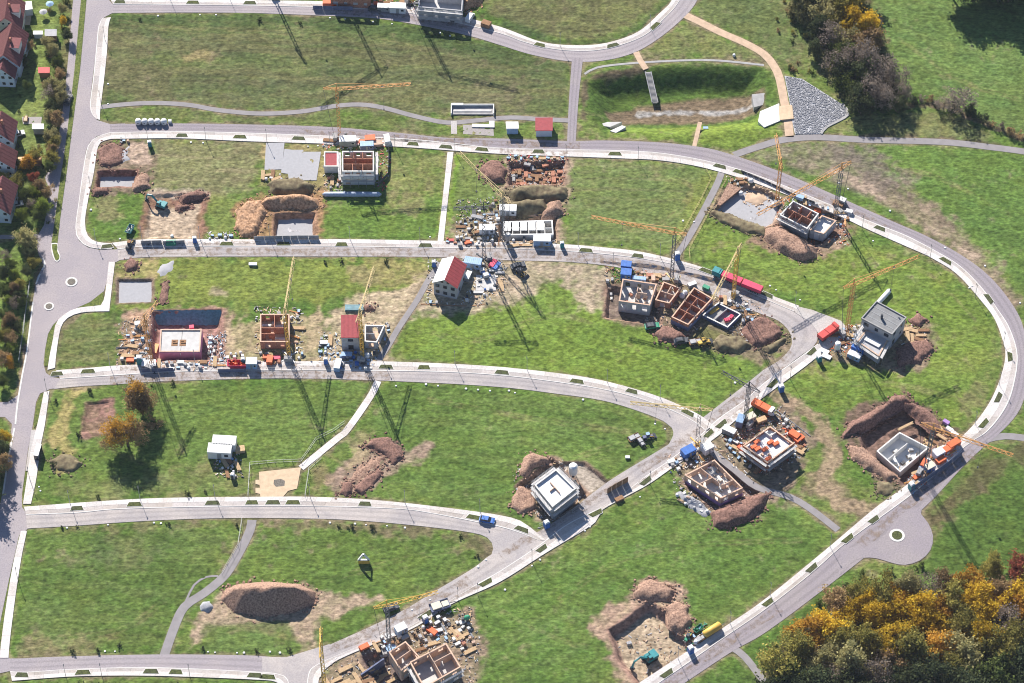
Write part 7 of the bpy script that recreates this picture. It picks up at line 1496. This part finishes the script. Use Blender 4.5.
# old houses
gable_house('old house with orange lit tiles and cream gable, topmost in the gardens', (-7,27), (20.5,27), (26,3), 5.6, 4.2, 'cream', dormer=True); gable_house('old house with pale blue gable, second from the top in the gardens', (-8,63), (18.5,65), (25,34), 5.6, 4.2, 'palebluew', dormer=True); gable_house('small annex house with pale blue gable casting a pointed shadow', (-8,76), (13.5,77), (16,66), 4.6, 3.6, 'palebluew', chimney=False)
gable_house('old house with dark tiles beside the garden terrace', (-14,140), (12,141), (17,122), 5.2, 4.0, 'palebluew'); gable_house('old house with brown tiles and blue gable above the dense shrubs', (-14,166), (13,167), (14,152), 4.6, 3.4, 'palebluew', chimney=False); gable_house('old house with long dark red roof by the orchard', (-16,211), (9,213), (15,186), 4.8, 3.6, 'palebluew')
shed('grey roofed garden shed beside the lane hedge', (45.5,36), (56,36), (56,30), 2.4, 'woodd', 'greyw'); shed('pink red roofed garden shed below the grey one', (39,73), (49,73), (49,68), 2.2, 'woodd', 'roofred'); shed('white roofed garden pavilion beside the terrace', (33,129), (43,129), (43,124.5), 2.4, 'greyw', 'whitep'); shed('orange roofed carport above the dark shrubs', (19,161), (41,160.5), (41,157), 2.4, 'woodd', 'orange'); shed('small greenhouse with white roof in the upper garden', (34,34.5), (42,34.5), (42,31.5), 1.8, 'palebluew', 'whitep'); shed('white flat roofed extension of the topmost old house', (24,10), (32,9), (31,2), 2.8, 'whitew', 'whitep')
sheet('garden_terrace', [(24,12),(32,11),(30,25),(25,25)], .08, 'tanpave'); sheet('terrace_paving', [(22,117),(42,117),(41,124),(23,124)], .08, 'bay')
for i, (x, y, l) in enumerate(((50.5,8,'blue and white garden swing in the upper garden'),(44,16,'round grey parasol in the upper garden'))):
    t = thing('parasol', l, 'parasol', G(x, y), 0); MB().tube([(0,0,0),(0,0,2.2)], .05, 6).build('pole', 'greym', t); MB().tube([(0,0,1.9),(0,0,2.4)], [1.3,.1], 8).build('canopy', 'bluelt' if i == 0 else 'greyw', t)
put('car', 18, 135, 20, 'white car parked beside the dark tiled old house', colours={'body':'whitem','roof':'whitem'}); put('trailer', 26, 120, 90, 'stacked garden furniture on the terrace by the white pavilion', colours={'load':'tanpave'}, scale=.7); put('car', 68.5, 101, 78, 'black car driving on the service lane', scale=1.0); put('car', 17, 205, 15, 'white car beside the long dark red roof', colours={'body':'whitem','roof':'whitem'}, scale=.9)
# riprap apron, weir, basin works
AP = [(784.5,76),(802,79),(843,105),(848.5,114),(825.5,128),(821.6,134),(795,134.5),(792,120),(789.6,102)]
sheet('stone_apron', AP, .10, 'stone')
P = lin(AP); xs = [p[0] for p in P]; ys = [p[1] for p in P]; sb = MB(); rr = random.Random(77)
for i in range(6500):
    x, y = rr.uniform(min(xs), max(xs)), rr.uniform(min(ys), max(ys))
    if inside_dist(P, np.array([x]), np.array([y]))[0] < .2: continue
    s = rr.uniform(.14, .30); a = rr.uniform(0, 3); h = rr.uniform(.5, .9)*s
    c0 = [(x+s*math.cos(a+k*1.26)*rr.uniform(.8,1.1), y+s*math.sin(a+k*1.26)*rr.uniform(.8,1.1)) for k in range(5)]
    o_ = len(sb.v); sb.v += [(u, v, .02) for u, v in c0]+[(x+(u-x)*.55, y+(v-y)*.55, .1+h) for u, v in c0]; sb.f += [(o_+k, o_+(k+1) % 5, o_+5+(k+1) % 5, o_+5+k) for k in range(5)]+[tuple(o_+5+k for k in range(5))]
sb.build('riprap', 'stone')['kind'] = 'stuff'
path('apron_kerb', [(821,134),(827,127),(848,115),(842,104)], .8, .25, 'concd')
t = thing('weir', 'white concrete weir between the flood basin and the stony apron', 'weir', G(776,116)); c0 = t.location
def loc(pts): return [tuple((G(*q)-c0).to_2d()) for q in pts]
MB().prism(loc([(758,122),(760,112),(779,104),(781,121),(764,128)]), -3.0, .35).build('spillway', 'whitew', t); MB().prism(loc([(778.5,107),(792,106),(793.5,119.5),(779.5,121)]), -1, .5).build('bridge_deck', 'tanpave', t)
MB().prism(loc([(752,93),(770,91),(772,101),(754,106)]), -3.5, -.6).build('culvert_head', 'concd', t)
t = thing('concrete_stairs', 'long concrete steps down the flood basin slope', 'steps', G(648,72)); c0 = t.location; a0 = G(649,73); a1 = G(656,104, -3.4)
for s in (-1, 1): MB().bar(Vector((s*.9,0,.15)), Vector((a1.x-a0.x+s*.9, a1.y-a0.y, -3.1)), .2, .5).build('side_wall', 'conc', t)
k = MB()
for i in range(26): f = i/26; k.box((a1.x-a0.x)*f-.8, (a1.x-a0.x)*f+.8, (a1.y-a0.y)*(f+1/26), (a1.y-a0.y)*f, -3.3*f-.6, -3.3*f+.02)
k.build('step_treads', 'concd', t)
o = MB().prism([tuple((G(*q)).to_2d()) for q in ((610,131),(622,125.5),(626,127),(616,133))], -3.2, .1).build('basin_inlet', 'whitew'); tag(o, 'white concrete inlet at the west end of the flood basin', 'inlet')
o = MB().prism([tuple((G(*q)).to_2d()) for q in ((597,124),(608,121),(622,121),(610,126))], -3.2, -.4).build('inlet_apron', 'conc'); tag(o, 'long pale inlet apron beside the white basin inlet', 'inlet')
put('box', 706, 124, 0, 'small white box with dark top on the basin side path', colours={'body':'whitem'}, scale=1.2)
put('bag', 734, 56, 0, 'white stone marker above the flood basin', scale=.9)
# ------------------------------------------------------------------ street furniture and small things
ORD = ['first','second','third','fourth','fifth','sixth','seventh','eighth','ninth','tenth','eleventh','twelfth','thirteenth','fourteenth','fifteenth','sixteenth','seventeenth','eighteenth']
def nearest_dir(line, p):
    L = smooth_line(GP(line)); i = min(range(len(L)), key=lambda k: (L[k]-p).length); a, b = L[max(0, i-1)], L[min(len(L)-1, i+1)]; return math.atan2(b.y-a.y, b.x-a.x)
BEDS = [('ring road', r2n, [(182,135.5),(240,137),(298.7,138.5),(413,144),(446,147),(482,149.5),(538.5,151.5),(615,154),(720,166.5),(739,172)], 'counting from the main road'),
 ('eastern ring bend', r2n, [(880,228.5),(946,261),(989,299),(1010,357),(998.5,398),(984,424),(874,520),(848,539),(812,568.5),(768,603),(667,674)], 'counting southwards'),
 ('second road', r3t, [(107,246.5),(226.7,244),(283.7,244),(341.7,244.5),(425.5,245.5),(586,250.5),(638,256),(706,271),(767,295)], 'counting from the roundabout'),
 ('third road', r4t, [(57,374),(88,371.5),(386,367),(424,367.5),(502,372.5),(577,381.5),(632,391.5),(688,413)], 'counting from the main road'),
 ('fourth road', r5t, [(77,508.5),(134.5,504.5),(212.6,503),(252,502.7),(273,502.6),(293,502.6),(365,504),(474,517.5),(522,529.5)], 'counting from the main road'),
 ('lowest road', r6b, [(22,675),(83,672.5),(151,671.5),(176,672),(255,675.5),(268,677)], 'counting from the main road'),
 ('diagonal road', r7n, [(812,352),(773,384),(721.6,424.5),(709,434),(646,481.5),(596,513.5),(542,549),(486,583),(425.5,615.5)], 'counting from the top'),
 ('top road', r1t, [(120,2),(193,2.5),(250,3),(540,45),(612.7,45.5),(655,26)], 'counting from the main road')]
for sname, line, pts, how in BEDS:
    for i, (x, y) in enumerate(pts):
        p = G(x, y); a = nearest_dir(line, p.to_2d()); L = 2.3 if (i*7) % 3 else 2.0; w = .85
        t = thing('planting_bed', ORD[i]+' planting bed in the '+sname+' pavement, '+how, 'planting bed', p, a, 'planting beds in the '+sname+' pavement')
        q = [(-L,-w),(L,-w),(L*.7,w),(-L*.7,w)]
        MB().prism(q, -.1, .155).build('edging', 'kerb', t); MB().prism([(x0*.93, y0*.84) for x0, y0 in q], 0, .185).build('planting', 'bedgreen' if i % 2 else 'bed', t)
LAMPS = [('ring road', [(148,141),(206,140.5),(267,142.5),(330,145),(395,148),(455,152),(508,155),(566,157.5),(638,160),(862,229),(930,258),(975,297),(1003,345),(999,385),(975,424),(830,547),(770,595),(730,624),(678,659)]),
 ('second road', [(96,242),(142,239.5),(200,239.5),(270,239.5),(350,239.5),(420,240.5),(578,245.5),(613,266),(660,257),(795,304)]),
 ('third road', [(110,366),(195,363),(383,361),(455,364),(527,370),(607,382),(660,398)]),
 ('fourth road', [(70,503.5),(140,499),(215,497.5),(310,497),(405,503),(480,512)]),
 ('lowest road', [(66,677),(102,676.5),(190,677)]),
 ('diagonal road', [(790,379),(700,449),(650,484),(532,562),(478,596),(458,600)]),
 ('top road', [(170,-.5),(230,0),(384,4),(560,46),(650,28)]),
 ('main road', [(105,40),(101,104),(91,190),(47,392),(30,480),(18,580)])]
def f_lamp():
    t = thing('street_lamp', None, 'street lamp'); MB().tube([(0,0,-.1),(0,0,1.0),(0,0,5.2)], [.09,.07,.045], 8).build('pole', 'greym', t); h = MB().bar((0,0,5.15),(.75,0,5.28),.22,.08).build('lamp_head', 'darkm', t); MB().box(.3,.72,-.09,.09,5.14,5.18).build('lens', 'whitep', h); return t
for s, pts in LAMPS:
    for x, y in pts: inst('lamp', f_lamp, G(x, y), R(100), 'slim grey street lamp on the '+s+' pavement', 'street lamps on the '+s)
CAPS = [('top road', [(158,16),(200,15),(216,15),(330,18),(345,19),(373,22),(392,24),(440,33),(450,36)]), ('third road', [(396,386),(426,384.5),(438,386),(466,389),(478,390),(490,391),(509,391),(515,393),(583,400),(655,424),(665,429)]), ('fourth road', [(67,528),(108,525),(154,523),(161,523.5),(330,523),(355,524),(366,525),(387,526),(405,528),(486,560),(478,567)]), ('lowest road', [(105,651.5),(115,651.5),(208,652),(215,652.5),(237,653),(244,653),(270,652),(280,653)]), ('second road', [(91,210),(120,239),(430,237),(800,300),(770,286),(776,290)]), ('ring road', [(191,142.5),(203,143),(308,146.5),(318,146),(683,221),(694,222),(839,183),(848,189),(890,211),(945,248),(985,266),(1020,303),(916,249),(925,253),(873,241),(969,288),(972,286)]), ('diagonal road', [(700,408),(735,383),(590,527),(585,531),(540,560),(532,566),(430,600),(412,610),(505,590),(640,497)]), ('main road stop', [(39,487),(40.5,491),(52,365),(108,104),(108,84)])]
def f_cap():
    b = MB().tube([(0,0,-.2),(0,0,.28),(0,0,.34)], [.42,.42,.36], 12); o = b.build('inspection_shaft', 'whitep'); tag(o, None, 'shaft cover'); return o
for s, pts in CAPS:
    for x, y in pts: inst('cap', f_cap, G(x, y, 0), 0, 'white inspection shaft standing in the grass beside the '+s, 'inspection shafts beside the '+s, rnd.uniform(.5, .85))
for s, pts in (('top road', [(140,20),(260,21),(300,24)]), ('third road', [(90,392),(152,386),(173,384),(325,263),(341,262),(386,262)]), ('fourth road', [(62,528),(77,527),(168,525),(237,526),(339,527),(351,528),(372,528),(461,537),(477,557),(98,497),(188,495),(205,492)]), ('lowest road', [(98,651),(120,646),(72,652),(203,649),(257,651),(289,651)]), ('meadow path', [(56,402),(79,435),(54,465)])):
    for x, y in pts: bush(x, y, rnd.uniform(1.1, 2.2), 'l_dark', 'small dark weed clump in the grass beside the '+s, 'weed clumps beside the '+s)
# fences of the plaza and the footpaths
fence([(248,497),(250,464.6),(275,462.5),(301,461.5),(308,452),(316,440),(334,431),(345,423)], 'thin grey fence round the sand coloured plaza', 'greym', 1.2, 2.6, feet=False, rail=False); fence([(305,497),(309,470),(322,458)], 'thin fence on the east side of the sand coloured plaza', 'greym', 1.2, 2.6, feet=False, rail=False)
fence([(703,166),(711,180),(700,202),(685,229),(674,247)], 'wire fence west of the winding ring footpath', 'paleyel', 1.2, 3, feet=False, rail=False); fence([(727,179),(716,200),(702,226),(689,250),(690,260)], 'wire fence east of the winding ring footpath', 'paleyel', 1.2, 3, feet=False, rail=False)
fence([(741,172),(765,182),(790,194),(815,204)], 'dark low barrier along the ring road at the gravel pit', 'darkm', 1.0, 2.2, sheeted=True, feet=False)
fence([(242,520),(238,546),(222,574)], 'thin rail along the lower footpath', 'greym', 1.1, 3, feet=False, rail=False)
for x, y, s in ((40.5,478,'on the bus stop platform'),):
    t = thing('bus_shelter', 'glass bus shelter on the pale platform by the main road', 'bus shelter', G(38.5,455), R(82)); MB().box(-2,2,-.7,.7,2.4,2.5).build('roof', 'greym', t); MB().box(-1.95,1.95,.6,.65,.2,2.4).build('back_panel', 'glass', t)
    for x0 in (-1.9,1.9): MB().box(x0-.04,x0+.04,-.65,.65,0,2.4).build('side_panel', 'glass', t)
    MB().box(-1.5,1.5,.2,.55,.4,.46).build('bench', 'woodd', t)

put('car', 487, 521, -12, 'bright blue car parked on the fourth road pavement', colours={'body':'blue','roof':'blue'})
